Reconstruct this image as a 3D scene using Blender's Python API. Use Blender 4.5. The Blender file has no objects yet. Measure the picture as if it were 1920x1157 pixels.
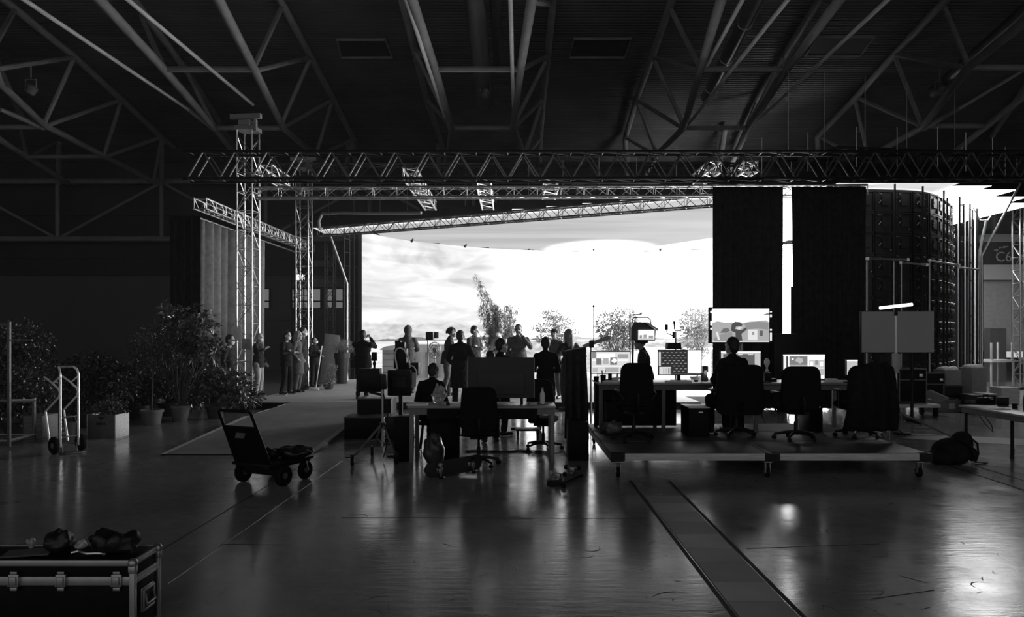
import bpy, bmesh, math, random
from mathutils import Vector, Matrix, noise
R = random.Random(11)
PI = math.pi
sc = bpy.context.scene
COL = sc.collection

# ------------------------------------------------------------------ camera
HC, F, CX, CY = 1.85, 1387.0, 960.0, 622.0          # eye height, focal length in px, vanishing point
cam_d = bpy.data.cameras.new('camera')
cam_d.sensor_width = 36.0
cam_d.lens = F / 1920 * 36.0
cam_d.shift_y = (CY - 578.5) / 1920
cam_d.clip_end = 300
cam = bpy.data.objects.new('camera', cam_d)
cam.location = (0, 0, HC)
cam.rotation_euler = (PI / 2, 0, 0)
COL.objects.link(cam)
sc.camera = cam

# ------------------------------------------------------------------ world, exposure
w = bpy.data.worlds.new('world')
w.use_nodes = True
w.node_tree.nodes['Background'].inputs[0].default_value = (1, 1, 1, 1)
w.node_tree.nodes['Background'].inputs[1].default_value = 0.32      # even grey fill, added through the hall end left open behind the camera
sc.world = w
sc.view_settings.view_transform = 'Standard'
sc.view_settings.look = 'None'
sc.view_settings.exposure = 0.0
sc.view_settings.gamma = 1.0
sc.view_settings.use_curve_mapping = False
sc.cycles.max_bounces = 7
sc.cycles.diffuse_bounces = 4
sc.cycles.glossy_bounces = 4


def at(px, py, z=0.0):
    d = (HC - z) * F / (py - CY)
    return Vector(((px - CX) / F * d, d, z))


def P(px, py, d):
    return Vector(((px - CX) / F * d, d, HC + (CY - py) / F * d))


# ------------------------------------------------------------------ materials (all neutral greys: the photograph is black and white)
MATS = {}


def mat(name, v, rough=0.6, metal=0.0, var=0.12, scale=6.0, bump=0.0, bscale=40.0, spec=0.5, stretch=None, coat=0.0):
    if name in MATS:
        return MATS[name]
    m = bpy.data.materials.new(name)
    m.use_nodes = True
    nt = m.node_tree
    b = nt.nodes['Principled BSDF']
    b.inputs['Roughness'].default_value = rough
    b.inputs['Metallic'].default_value = metal
    b.inputs['Specular IOR Level'].default_value = spec
    b.inputs['Coat Weight'].default_value = coat
    tc = nt.nodes.new('ShaderNodeTexCoord')
    mp = nt.nodes.new('ShaderNodeMapping')
    if stretch:
        mp.inputs['Scale'].default_value = stretch
    nt.links.new(tc.outputs['Object'], mp.inputs['Vector'])
    n = nt.nodes.new('ShaderNodeTexNoise')
    n.inputs['Scale'].default_value = scale
    n.inputs['Detail'].default_value = 4
    nt.links.new(mp.outputs[0], n.inputs['Vector'])
    mr = nt.nodes.new('ShaderNodeMapRange')
    mr.inputs[1].default_value = 0.3
    mr.inputs[2].default_value = 0.7
    mr.inputs[3].default_value = v * (1 - var)
    mr.inputs[4].default_value = v * (1 + var)
    nt.links.new(n.outputs['Fac'], mr.inputs[0])
    nt.links.new(mr.outputs[0], b.inputs['Base Color'])
    if bump:
        n2 = nt.nodes.new('ShaderNodeTexNoise')
        n2.inputs['Scale'].default_value = bscale
        n2.inputs['Detail'].default_value = 3
        nt.links.new(mp.outputs[0], n2.inputs['Vector'])
        bp = nt.nodes.new('ShaderNodeBump')
        bp.inputs['Strength'].default_value = bump
        bp.inputs['Distance'].default_value = 0.02
        nt.links.new(n2.outputs['Fac'], bp.inputs['Height'])
        nt.links.new(bp.outputs[0], b.inputs['Normal'])
    MATS[name] = m
    return m


def translucent(m, f=0.5, v=0.5):
    """thin leaves let light through"""
    nt = m.node_tree
    b = nt.nodes['Principled BSDF']
    out = nt.nodes['Material Output']
    tr = nt.nodes.new('ShaderNodeBsdfTranslucent')
    tr.inputs[0].default_value = (v, v, v, 1)
    mx = nt.nodes.new('ShaderNodeMixShader')
    mx.inputs[0].default_value = f
    nt.links.new(b.outputs[0], mx.inputs[1])
    nt.links.new(tr.outputs[0], mx.inputs[2])
    nt.links.new(mx.outputs[0], out.inputs['Surface'])
    return m


def emit(v, name=None):
    name = name or 'screen_light_%03d' % round(v * 100)
    if name in MATS:
        return MATS[name]
    m = bpy.data.materials.new(name)
    m.use_nodes = True
    nt = m.node_tree
    b = nt.nodes['Principled BSDF']
    b.inputs['Base Color'].default_value = (0.02, 0.02, 0.02, 1)
    b.inputs['Emission Color'].default_value = (1, 1, 1, 1)
    b.inputs['Emission Strength'].default_value = v
    b.inputs['Roughness'].default_value = 0.3
    MATS[name] = m
    return m


M_STEEL = mat('painted_roof_steel', 0.25, 0.55, 0, 0.15, 2)
M_ROD = mat('bright_steel_rod', 0.75, 0.4, 0.2, 0.1, 3)
M_DECK = mat('corrugated_roof_deck', 0.105, 0.6, 0, 0.25, 0.6)
M_ALU = mat('aluminium', 0.62, 0.3, 1.0, 0.1, 10)
M_TUBE = mat('bright_plated_tube', 0.88, 0.3, 0.35, 0.08, 10)
M_ALUD = mat('dull_aluminium', 0.4, 0.42, 1.0, 0.15, 10)
M_BLK = mat('black_plastic', 0.008, 0.45, 0, 0.3, 20, spec=0.2)
M_BLKM = mat('black_powder_metal', 0.012, 0.4, 0.2, 0.3, 20, spec=0.3)
M_DRAPE = mat('black_molton', 0.028, 0.95, 0, 0.3, 8, spec=0.05)
M_CURT = mat('grey_curtain_cloth', 0.13, 0.9, 0, 0.2, 10, spec=0.1)
M_CHAIR = mat('chair_fabric', 0.013, 0.9, 0, 0.3, 60, 0.2, 200, spec=0.06)
M_WOOD = mat('pale_plywood', 0.55, 0.6, 0, 0.2, 5, stretch=(1, 6, 14))
M_WOODD = mat('brown_wood', 0.13, 0.6, 0, 0.3, 5, stretch=(1, 6, 14))
M_STAGE = mat('stage_deck_coating', 0.055, 0.5, 0, 0.3, 4)
M_CARPET = mat('grey_event_carpet', 0.48, 0.85, 0, 0.12, 3, 0.15, 60, spec=0.15)
M_WHITE = mat('white_laminate', 0.75, 0.4, 0, 0.05, 5)
M_PAPER = mat('paper', 0.8, 0.8, 0, 0.05, 5)
M_CARD = mat('cardboard', 0.3, 0.8, 0, 0.15, 6)
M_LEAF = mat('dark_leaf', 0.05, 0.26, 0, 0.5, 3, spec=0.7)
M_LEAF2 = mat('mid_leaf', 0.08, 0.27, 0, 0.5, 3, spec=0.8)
M_BARK = mat('bark', 0.08, 0.8, 0, 0.4, 20)
M_SOIL = mat('soil', 0.025, 0.95, 0, 0.4, 30)
M_TERRA = mat('terracotta_pot', 0.14, 0.75, 0, 0.2, 6)
M_POTL = mat('light_plastic_pot', 0.45, 0.6, 0, 0.12, 6)
M_POTD = mat('dark_plastic_pot', 0.03, 0.5, 0, 0.2, 6)
M_RUB = mat('rubber', 0.008, 0.7, 0, 0.3, 20, spec=0.15)
M_HUB = mat('wheel_hub_grey', 0.14, 0.5, 0.3, 0.2, 10)
M_SKIN = mat('skin', 0.36, 0.55, 0, 0.08, 12)
M_HAIRD = mat('dark_hair', 0.014, 0.5, 0, 0.5, 60, 0.4, 120)
M_HAIRL = mat('fair_hair', 0.2, 0.5, 0, 0.4, 60, 0.4, 120)
M_MASK = mat('white_face_mask', 0.85, 0.8, 0, 0.03, 10)
M_CLD = mat('black_clothing', 0.014, 0.9, 0, 0.3, 12, 0.3, 18, spec=0.15)
M_CLN = mat('navy_clothing', 0.035, 0.9, 0, 0.3, 12, 0.3, 18, spec=0.15)
M_CLG = mat('grey_clothing', 0.10, 0.9, 0, 0.2, 12, 0.3, 18, spec=0.15)
M_CLL = mat('light_clothing', 0.42, 0.9, 0, 0.15, 12, 0.3, 18, spec=0.15)
M_SHOE = mat('dark_shoe', 0.02, 0.5, 0, 0.3, 12)
M_SOLE = mat('white_sole', 0.7, 0.6, 0, 0.05, 12)
M_GLASS = mat('dark_glass', 0.01, 0.08, 0, 0.1, 3)
M_CASE = mat('black_case_laminate', 0.006, 0.5, 0, 0.2, 12, spec=0.12)
M_TRUSSD = mat('dark_truss_metal', 0.10, 0.45, 0.3, 0.2, 12)
M_TRUSSB = mat('black_truss_paint', 0.03, 0.4, 0.2, 0.2, 12)


# ------------------------------------------------------------------ mesh helpers
def frame(d, up=Vector((0, 0, 1))):
    d = d.normalized()
    if abs(d.dot(up)) > 0.98:
        up = Vector((0, 1, 0))
    x = up.cross(d).normalized()
    return x, d.cross(x).normalized()


class MB:
    def __init__(s):
        s.v, s.f, s.m, s.s = [], [], [], []
        s.uv = None

    def add(s, vs, fs, mi=0, sm=False):
        b = len(s.v)
        s.v.extend(Vector(v) for v in vs)
        for f in fs:
            s.f.append([b + i for i in f])
            s.m.append(mi)
            s.s.append(sm)
        return s

    def box(s, c, size, rz=0.0, M=None, mi=0):
        x, y, z = [k / 2 for k in size]
        vs = [Vector(p) for p in ((-x, -y, -z), (x, -y, -z), (x, y, -z), (-x, y, -z), (-x, -y, z), (x, -y, z), (x, y, z), (-x, y, z))]
        T = Matrix.Translation(Vector(c)) @ (M if M is not None else Matrix.Rotation(rz, 4, 'Z'))
        return s.add([T @ v for v in vs], [(0, 3, 2, 1), (4, 5, 6, 7), (0, 1, 5, 4), (1, 2, 6, 5), (2, 3, 7, 6), (3, 0, 4, 7)], mi)

    def rbox(s, c, size, b=0.01, rz=0.0, M=None, mi=0, seg=2):
        bm = bmesh.new()
        bmesh.ops.create_cube(bm, size=1.0)
        bmesh.ops.scale(bm, vec=Vector(size), verts=bm.verts)
        b = min(b, min(size) * 0.45)
        bmesh.ops.bevel(bm, geom=bm.edges[:] + bm.verts[:], offset=b, segments=seg, profile=0.5, affect='EDGES')
        T = Matrix.Translation(Vector(c)) @ (M if M is not None else Matrix.Rotation(rz, 4, 'Z'))
        s.bm(bm, T, mi, True)
        return s

    def bm(s, bm, T=Matrix.Identity(4), mi=0, sm=False):
        bm.verts.index_update()
        s.add([T @ v.co for v in bm.verts], [[v.index for v in f.verts] for f in bm.faces], mi, sm)
        bm.free()

    def tube(s, pts, r, n=8, closed=False, mi=0, sm=True):
        pts = [Vector(p) for p in pts]
        k = len(pts)
        rs = r if isinstance(r, (list, tuple)) else [r] * k
        vs, fs = [], []
        px = None
        for i, p in enumerate(pts):
            a = pts[i - 1] if (i > 0 or closed) else p
            c = pts[(i + 1) % k] if (i < k - 1 or closed) else p
            t = (c - a)
            if t.length < 1e-9:
                t = Vector((0, 0, 1))
            t.normalize()
            if px is None:
                x, y = frame(t)
            else:
                x = (px - t * px.dot(t))
                if x.length < 1e-6:
                    x, y = frame(t)
                x.normalize()
                y = t.cross(x)
            px = x
            for j in range(n):
                q = 2 * PI * j / n
                vs.append(p + (x * math.cos(q) + y * math.sin(q)) * rs[i])
        for i in range(k if closed else k - 1):
            for j in range(n):
                i2 = (i + 1) % k
                fs.append((i * n + j, i * n + (j + 1) % n, i2 * n + (j + 1) % n, i2 * n + j))
        if not closed:
            fs.append(list(range(n))[::-1])
            fs.append([(k - 1) * n + j for j in range(n)])
        return s.add(vs, fs, mi, sm)

    def cyl(s, p0, p1, r0, r1=None, n=16, mi=0):
        r1 = r0 if r1 is None else r1
        return s.tube([p0, p1], [r0, r1], n, mi=mi)

    def lathe(s, prof, n=20, loc=(0, 0, 0), M=None, mi=0, sm=True):
        T = Matrix.Translation(Vector(loc)) @ (M if M is not None else Matrix.Identity(4))
        vs, fs = [], []
        for r, z in prof:
            for j in range(n):
                q = 2 * PI * j / n
                vs.append(T @ Vector((r * math.cos(q), r * math.sin(q), z)))
        for i in range(len(prof) - 1):
            for j in range(n):
                fs.append((i * n + j, i * n + (j + 1) % n, (i + 1) * n + (j + 1) % n, (i + 1) * n + j))
        if prof[0][0] > 1e-6:
            fs.append(list(range(n))[::-1])
        if prof[-1][0] > 1e-6:
            fs.append([(len(prof) - 1) * n + j for j in range(n)])
        return s.add(vs, fs, mi, sm)

    def ell(s, c, r, M=None, nu=14, nv=10, mi=0):
        T = Matrix.Translation(Vector(c)) @ (M if M is not None else Matrix.Identity(4))
        vs = [T @ Vector((0, 0, -r[2]))]
        for i in range(1, nv):
            a = -PI / 2 + PI * i / nv
            for j in range(nu):
                q = 2 * PI * j / nu
                vs.append(T @ Vector((r[0] * math.cos(a) * math.cos(q), r[1] * math.cos(a) * math.sin(q), r[2] * math.sin(a))))
        vs.append(T @ Vector((0, 0, r[2])))
        fs = []
        for j in range(nu):
            fs.append((0, 1 + (j + 1) % nu, 1 + j))
            fs.append((len(vs) - 1, len(vs) - 1 - nu + j, len(vs) - 1 - nu + (j + 1) % nu))
        for i in range(nv - 2):
            for j in range(nu):
                fs.append((1 + i * nu + j, 1 + i * nu + (j + 1) % nu, 1 + (i + 1) * nu + (j + 1) % nu, 1 + (i + 1) * nu + j))
        return s.add(vs, fs, mi, True)

    def cap(s, p0, r0, p1, r1, n=12):
        """tapered capsule (for figures)"""
        p0, p1 = Vector(p0), Vector(p1)
        d = (p1 - p0)
        L = max(d.length, 1e-5)
        t = d / L
        pts, rs = [], []
        for k in (0.999, 0.8, 0.45):
            pts.append(p0 - t * r0 * k)
            rs.append(r0 * math.sqrt(max(1 - k * k, 1e-4)))
        pts += [p0, p1]
        rs += [r0, r1]
        for k in (0.45, 0.8, 0.999):
            pts.append(p1 + t * r1 * k)
            rs.append(r1 * math.sqrt(max(1 - k * k, 1e-4)))
        return s.tube(pts, rs, n)

    def prism(s, poly, t, M=Matrix.Identity(4), mi=0):
        """2-D outline (x, z) extruded from y = -t/2 to t/2"""
        n = len(poly)
        vs = [M @ Vector((x, -t / 2, z)) for x, z in poly] + [M @ Vector((x, t / 2, z)) for x, z in poly]
        fs = [list(range(n)), [n + i for i in range(n)][::-1]] + [((i + 1) % n, i, n + i, n + (i + 1) % n) for i in range(n)]
        return s.add(vs, fs, mi)

    def quad(s, a, b, c, d, mi=0):
        return s.add([a, b, c, d], [(0, 1, 2, 3)], mi)

    def build(s, name, m, parent=None, world=False, loc=None, rz=0.0, sharp=True):
        me = bpy.data.meshes.new(name)
        vs = s.v
        if parent is not None and world:
            inv = wm(parent).inverted()
            vs = [inv @ v for v in vs]
        me.from_pydata([tuple(v) for v in vs], [], s.f)
        for mm in (m if isinstance(m, (list, tuple)) else [m]):
            me.materials.append(mm)
        me.polygons.foreach_set('material_index', s.m)
        me.polygons.foreach_set('use_smooth', s.s)
        if s.uv:
            ul = me.uv_layers.new(name='UVMap')
            for p in me.polygons:
                for li in p.loop_indices:
                    ul.data[li].uv = s.uv[me.loops[li].vertex_index]
        me.update()
        if sharp and True in s.s:
            try:
                me.set_sharp_from_angle(angle=math.radians(42))
            except Exception:
                pass
        o = bpy.data.objects.new(name, me)
        COL.objects.link(o)
        if parent is not None:
            o.parent = parent
        if loc is not None:
            o.location = loc
            o.rotation_euler = (0, 0, rz)
        return o


def wm(o):
    m = Matrix.LocRotScale(o.location, o.rotation_euler, o.scale)
    return wm(o.parent) @ m if o.parent else m


def tag(o, label, cat, group=None, kind=None):
    o['label'] = label
    o['category'] = cat
    if group:
        o['group'] = group
    if kind:
        o['kind'] = kind
    return o


def thing(name, label, cat, loc=(0, 0, 0), rz=0.0, group=None):
    o = bpy.data.objects.new(name, None)
    o.empty_display_size = 0.1
    COL.objects.link(o)
    o.location = loc
    o.rotation_euler = (0, 0, rz)
    return tag(o, label, cat, group)


def struct(name, mb, m):
    o = mb.build(name, m)
    o['kind'] = 'structure'
    return o


def children(o, _c={}):
    return [c for c in COL.objects if c.parent == o]


def copy_tree(o, loc, rz, label=None, group=None):
    def rec(q, par):
        c = q.copy()
        COL.objects.link(c)
        if par is not None:
            c.parent = par
        for ch in [k for k in COL.objects if k.parent == q]:
            rec(ch, c)
        return c
    c = rec(o, None)
    c.location = loc
    c.rotation_euler = (0, 0, rz)
    if label:
        c['label'] = label
    if group:
        c['group'] = group
    return c


def nz(x, y=0.0, z=0.0):
    return noise.noise(Vector((x, y, z)))
# ================================================================== HALL SHELL
def deck_z(y):
    return 14.92 - 0.13 * y


def floor_material():
    m = bpy.data.materials.new('polished_concrete')
    m.use_nodes = True
    nt = m.node_tree
    L = nt.links
    b = nt.nodes['Principled BSDF']
    tc = nt.nodes.new('ShaderNodeTexCoord')

    def noise_tex(scale, detail, st):
        mp = nt.nodes.new('ShaderNodeMapping')
        mp.inputs['Scale'].default_value = st
        L.new(tc.outputs['Object'], mp.inputs['Vector'])
        n = nt.nodes.new('ShaderNodeTexNoise')
        n.inputs['Scale'].default_value = scale
        n.inputs['Detail'].default_value = detail
        n.inputs['Roughness'].default_value = 0.6
        L.new(mp.outputs[0], n.inputs['Vector'])
        return n

    def rng(src, a, c, lo, hi):
        r = nt.nodes.new('ShaderNodeMapRange')
        r.inputs[1].default_value, r.inputs[2].default_value, r.inputs[3].default_value, r.inputs[4].default_value = a, c, lo, hi
        L.new(src, r.inputs[0])
        return r.outputs[0]

    def mul(a, c):
        r = nt.nodes.new('ShaderNodeMath')
        r.operation = 'MULTIPLY'
        L.new(a, r.inputs[0])
        L.new(c, r.inputs[1])
        return r.outputs[0]
    base = rng(noise_tex(0.5, 6, (1, 1, 1)).outputs['Fac'], 0.3, 0.7, 0.20, 0.31)
    fine = rng(noise_tex(7, 5, (1, 1, 1)).outputs['Fac'], 0.3, 0.7, 0.86, 1.12)
    # tyre scuffs and scratches: thin dark ridges of a stretched noise
    scr = noise_tex(1.3, 3, (1.0, 0.35, 1))
    pin = nt.nodes.new('ShaderNodeMath')
    pin.operation = 'PINGPONG'
    pin.inputs[1].default_value = 0.06
    L.new(scr.outputs['Fac'], pin.inputs[0])
    mask = rng(noise_tex(0.8, 2, (1, 1, 1)).outputs['Fac'], 0.50, 0.58, 0, 1)
    scuff = rng(pin.outputs[0], 0.0, 0.0018, 1.0, 0.0)
    sc_ = rng(mul(scuff, mask), 0, 1, 1.0, 0.35)
    L.new(mul(mul(base, fine), sc_), b.inputs['Base Color'])
    ro = rng(noise_tex(2.2, 5, (1, 1, 1)).outputs['Fac'], 0.3, 0.7, 0.12, 0.22)
    L.new(ro, b.inputs['Roughness'])
    b.inputs['Specular IOR Level'].default_value = 0.95
    bn = noise_tex(8.0, 5, (0.45, 1.9, 1))
    bp = nt.nodes.new('ShaderNodeBump')
    bp.inputs['Strength'].default_value = 0.16
    bp.inputs['Distance'].default_value = 0.012
    L.new(bn.outputs['Fac'], bp.inputs['Height'])
    L.new(bp.outputs[0], b.inputs['Normal'])
    return m


M_FLOOR = floor_material()
mb = MB()
mb.quad((-32, -9, 0), (30, -9, 0), (30, 37, 0), (-32, 37, 0))
struct('floor', mb, M_FLOOR)

# roof deck: corrugated sheet, ribs running across the hall
mb = MB()
ys = [-9.0, 12.0]
prof = [(-9.0, 0.0), (12.0, 0.0)]
y = 12.0
while y < 36.4:
    prof += [(y + 0.02, 0.0), (y + 0.035, -0.035), (y + 0.10, -0.035), (y + 0.115, 0.0), (y + 0.165, 0.0)]
    y += 0.165
vs, fs = [], []
for yy, dz in prof:
    vs += [(-32, yy, deck_z(yy) + dz), (30, yy, deck_z(yy) + dz)]
for i in range(len(prof) - 1):
    fs.append((2 * i, 2 * i + 2, 2 * i + 3, 2 * i + 1))
mb.add(vs, fs)
struct('ceiling', mb, M_DECK)

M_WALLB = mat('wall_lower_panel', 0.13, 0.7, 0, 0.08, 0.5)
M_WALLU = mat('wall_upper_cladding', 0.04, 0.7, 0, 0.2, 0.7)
M_WALLR = mat('pale_wall_panel', 0.62, 0.7, 0, 0.05, 0.5)
mb = MB()
mb.box((-1, 36.6, 2.3), (62, 0.4, 4.6))
struct('wall_back', mb, M_WALLB)
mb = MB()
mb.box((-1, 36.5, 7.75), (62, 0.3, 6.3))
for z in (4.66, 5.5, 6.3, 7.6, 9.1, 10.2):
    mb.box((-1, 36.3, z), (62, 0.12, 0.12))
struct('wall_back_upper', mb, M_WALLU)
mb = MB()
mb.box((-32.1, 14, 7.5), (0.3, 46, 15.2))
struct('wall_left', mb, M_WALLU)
mb = MB()
mb.box((30.1, 14, 7.5), (0.3, 46, 15.2))
struct('wall_right', mb, M_WALLU)

# floor joints
M_JOINT = mat('dark_floor_joint', 0.015, 0.7)
M_JMET = mat('metal_joint_strip', 0.5, 0.35, 0.8)


def joint(n, a, b_, wd, m, h=0.003):
    a, b_ = Vector(a), Vector(b_)
    d = (b_ - a)
    q = MB()
    q.box((a + b_) / 2 + Vector((0, 0, h / 2)), (d.length, wd, h), math.atan2(d.y, d.x))
    struct('trim_%d' % n, q, m)


joint(1, at(314, 1094.6), at(642, 864), 0.012, M_JMET)
joint(2, at(296, 1036), at(582, 862), 0.008, M_JOINT)
joint(3, at(640, 971), at(1214, 972), 0.008, M_JOINT)
joint(4, at(1400, 1029), at(1650, 1020), 0.004, M_JOINT)
joint(5, at(1745, 862), at(1925, 921), 0.03, M_JOINT)
joint(6, at(1690, 832), at(1925, 903), 0.008, M_JOINT)
joint(7, at(30, 880), at(300, 803), 0.010, M_JOINT)
joint(8, at(1632, 1124), at(1752, 1107), 0.004, M_JOINT)
joint(9, at(415, 1021), at(527, 1022), 0.006, M_JOINT)
# a broad shadow band on the floor at the right, painted as a dark strip
q = MB()
a, b_, c, d = at(1690, 822), at(1930, 836), at(1930, 824), at(1700, 812)
q.add([a + Vector((0, 0, .002)), b_ + Vector((0, 0, .002)), c + Vector((0, 0, .002)), d + Vector((0, 0, .002))], [(0, 1, 2, 3)])
struct('trim_10', q, mat('floor_shadow_band', 0.06, 0.5))

# scuffs and tyre marks worn into the floor
q = MB()
RS = random.Random(5)
for i in range(110):
    px_, py_ = RS.uniform(640, 1900), 880 + 277 * RS.random() ** .7
    if 1180 + (py_ - 905) * .76 - 20 < px_ < 1280 + (py_ - 927) + 20 and py_ > 900:
        continue
    c_ = at(px_, py_)
    a_ = RS.gauss(0.2, .7); L_ = RS.choice([.02, .03, .05, .09, .16, .30]) * RS.uniform(.7, 1.3); w_ = RS.uniform(.0015, .0045); k_ = RS.uniform(-2.5, 2.5)
    prev = None; vs = []
    for j in range(7):
        t_ = j / 6 - .5
        an = a_ + k_ * t_ * L_ * 3
        p_ = c_ + Vector((math.cos(an), math.sin(an), 0)) * (t_ * L_)
        n_ = Vector((-math.sin(an), math.cos(an), 0)) * (w_ * (1 - 1.6 * abs(t_)) * (1 + .5 * RS.random()))
        vs += [p_ + n_ + Vector((0, 0, .0015)), p_ - n_ + Vector((0, 0, .0015))]
    q.add(vs, [(2 * j, 2 * j + 1, 2 * j + 3, 2 * j + 2) for j in range(6)])
struct('trim_15', q, mat('floor_scuff', 0.02, 0.6, spec=.1))

# floor duct with lift-out cover plates
XL = lambda y_: CXL0 + (y_ - Y0_) * SL
p1a, p1b = at(1184, 904.5), at(1377, 1157)
p2a, p2b = at(1280, 927.7), at(1507, 1157)
SLa = (p1b.x - p1a.x) / (p1b.y - p1a.y)
SLb = (p2b.x - p2a.x) / (p2b.y - p2a.y)
lx = lambda y_: p1a.x + (y_ - p1a.y) * SLa
rx = lambda y_: p2a.x + (y_ - p2a.y) * SLb
q = MB()
for fx, s in ((lx, -1), (rx, 1)):
    y0, y1 = 4.2, 9.2
    q.add([(fx(y0) - .016, y0, .003), (fx(y0) + .016, y0, .003), (fx(y1) + .016, y1, .003), (fx(y1) - .016, y1, .003)], [(0, 1, 2, 3)])
struct('trim_11', q, M_JOINT)
ord_ = ['first', 'second', 'third', 'fourth', 'fifth', 'sixth', 'seventh', 'eighth', 'ninth']
edges_y = [1180, 1129, 1092, 1057, 1029, 1002, 980, 961, 945, 930]
M_PLATE = [mat('duct_plate_a', 0.24, 0.5, 0, 0.1, 3), mat('duct_plate_b', 0.31, 0.48, 0, 0.1, 3), mat('duct_plate_c', 0.27, 0.55, 0, 0.1, 3)]
for i in range(9):
    ya, yb = at(0, edges_y[i]).y + .012, at(0, edges_y[i + 1]).y - .012
    q = MB()
    zt = .006
    vs = [(lx(ya) + .03, ya, 0), (rx(ya) - .03, ya, 0), (rx(yb) - .03, yb, 0), (lx(yb) + .03, yb, 0)]
    vs += [(v[0], v[1], zt) for v in vs]
    q.add(vs, [(4, 5, 6, 7), (0, 1, 5, 4), (1, 2, 6, 5), (2, 3, 7, 6), (3, 0, 4, 7)])
    o = q.build('duct_cover_plate', M_PLATE[i % 3])
    tag(o, 'grey cover plate of the floor duct, %s counted from the bottom edge of the photo' % ord_[i], 'floor plate', 'cover plates of the floor duct')

# wall girder along the back wall
g = thing('wall_girder', 'long steel lattice girder along the dark back wall under the roof', 'girder', (0, 35.4, 0))
for z in (9.05, 6.3):
    q = MB()
    q.tube([(-31.5, 35.4, z), (29.5, 35.4, z)], 0.13, 8)
    q.build('chord', M_STEEL, g, True)
xs = [(x - CX) / F * 35.4 for x in (-87, 108, 303, 498, 693, 888, 1083, 1278, 1473, 1668, 1863, 2058)]
for i, x in enumerate(xs):
    q = MB()
    q.tube([(x, 35.4, 6.3), (x, 35.4, 9.05)], 0.10, 8)
    q.build('post', M_STEEL, g, True)
    if i:
        q = MB()
        q.tube([(x, 35.4, 6.3 if i % 2 else 9.0), (xs[i - 1], 35.4, 9.0 if i % 2 else 6.3)], 0.07, 8)
        q.build('diagonal', M_STEEL, g, True)

# gallery glazing at the back
M_PANE = emit(0.13, 'lit_gallery_pane')
M_PFR = mat('dark_window_frame', 0.02, 0.5)


def win(n, px0, px1):
    y = 36.33
    k = y / F
    x0, x1 = (px0 - CX) * k, (px1 - CX) * k
    z0, z1 = HC + (CY - 579) * k, HC + (CY - 541) * k
    zm = HC + (CY - 565) * k
    q = MB()
    for z in (z0, zm, z1):
        q.box(((x0 + x1) / 2, y, z), (x1 - x0, .1, .07))
    for x in (x0, x1):
        q.box((x, y, (z0 + z1) / 2), (.07, .1, z1 - z0))
    o = struct('window_%d' % n, q, M_PFR)
    q = MB()
    q.box(((x0 + x1) / 2, y + .03, (z0 + z1) / 2), (x1 - x0 - .04, .02, z1 - z0 - .04))
    q.build('glass_pane', M_PANE, o)


for n, (a, b_) in enumerate(((478, 506), (546, 579), (580, 602), (610, 624), (626, 644))):
    win(n + 1, a, b_)
q = MB()
for za, zb, m_ in ((588, 600, 0),):
    k = 36.2 / F
    q.box(((570 - CX) * k, 36.25, HC + (CY - 594) * k), (160 * k, .1, 12 * k))
struct('trim_12', q, mat('gallery_band', 0.12, 0.6))
q = MB()
k = 36.2 / F
q.box(((595 - CX) * k, 36.25, HC + (CY - 531) * k), (98 * k, .16, 14 * k))
struct('trim_13', q, mat('gallery_soffit', 0.18, 0.6))

# exit light box hanging in front of the gallery
t = thing('exit_light', 'small bright rectangular exit light glowing above the gallery windows', 'exit light', P(561, 528, 35.9))
q = MB(); q.box(P(561, 520, 36.03), (.56, .34, .28)); q.build('housing', M_BLK, t, True)
q = MB(); q.box(P(561, 520, 35.84), (.50, .03, .25)); q.build('diffuser', emit(6.0), t, True)
q = MB(); q.box(P(561, 520, 36.26), (.2, .16, .10)); q.build('bracket', M_BLK, t, True)
q = MB(); q.box(P(607, 494, 36.2), (36 * k, .06, 12 * k))
o = q.build('wall_sign', mat('dim_sign_panel', 0.16, 0.6))
tag(o, 'dim oblong sign board on the back wall above the gallery windows', 'sign')


# ------------------------------------------------------------------ roof trusses (node pixels + depth by height of the member)
def pw(tab, y):
    for (ya, da), (yb, db) in zip(tab, tab[1:]):
        if y <= yb or (yb, db) == tab[-1]:
            return da + (db - da) * (y - ya) / (yb - ya)


LOWT = [(0, 15.5), (130, 20.5), (240, 26.0), (290, 30.0), (342, 34.6)]


def low(px, py):
    return P(px, py, pw(LOWT, py))


def top(px, py):
    d = min(12.75 / ((CY - py) / F + 0.13), 35.0)
    return P(px, py, d)


def roof_truss(label, chords_low, chords_top, struts, diags, rods=(), cols=(), gussets=()):
    r = thing('roof_truss', label, 'roof truss', low(*chords_low[0][-1]) if chords_low else top(*chords_top[0][-1]), 0, 'tubular steel roof trusses of the hall')
    def ext(pts, py):
        return [pts[0] + (pts[0] - pts[1]).normalized() * 4.0] + pts if py <= 40 else pts
    for ch in chords_low:
        q = MB(); q.tube(ext([low(*p) for p in ch], ch[0][1]), 0.115, 10); q.build('chord', M_STEEL, r, True)
    for ch in chords_top:
        q = MB(); q.tube(ext([top(*p) for p in ch], ch[0][1]), 0.12, 10); q.build('chord', M_STEEL, r, True)
    for a, b_ in struts:
        q = MB(); q.tube([low(*a), low(*b_)], 0.085, 8); q.build('strut', M_STEEL, r, True)
    for a, b_ in diags:                                       # a on the top chord, b on the lower chord
        q = MB(); q.tube([top(*a), low(*b_)], 0.075, 8); q.build('diagonal', M_STEEL, r, True)
    for a, b_ in rods:
        q = MB(); q.tube(ext([low(*a), low(*b_)], 0), 0.05, 8); q.build('tension_rod', M_ROD, r, True)
    for a, b_ in gussets:
        q = MB(); q.tube([low(*a), low(*b_)], [0.07, 0.13], 8); q.build('gusset', M_STEEL, r, True)
    for a, b_ in cols:
        q = MB(); q.tube([top(*a), top(*b_)], 0.12, 10); q.build('post', M_STEEL, r, True)
    return r


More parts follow.
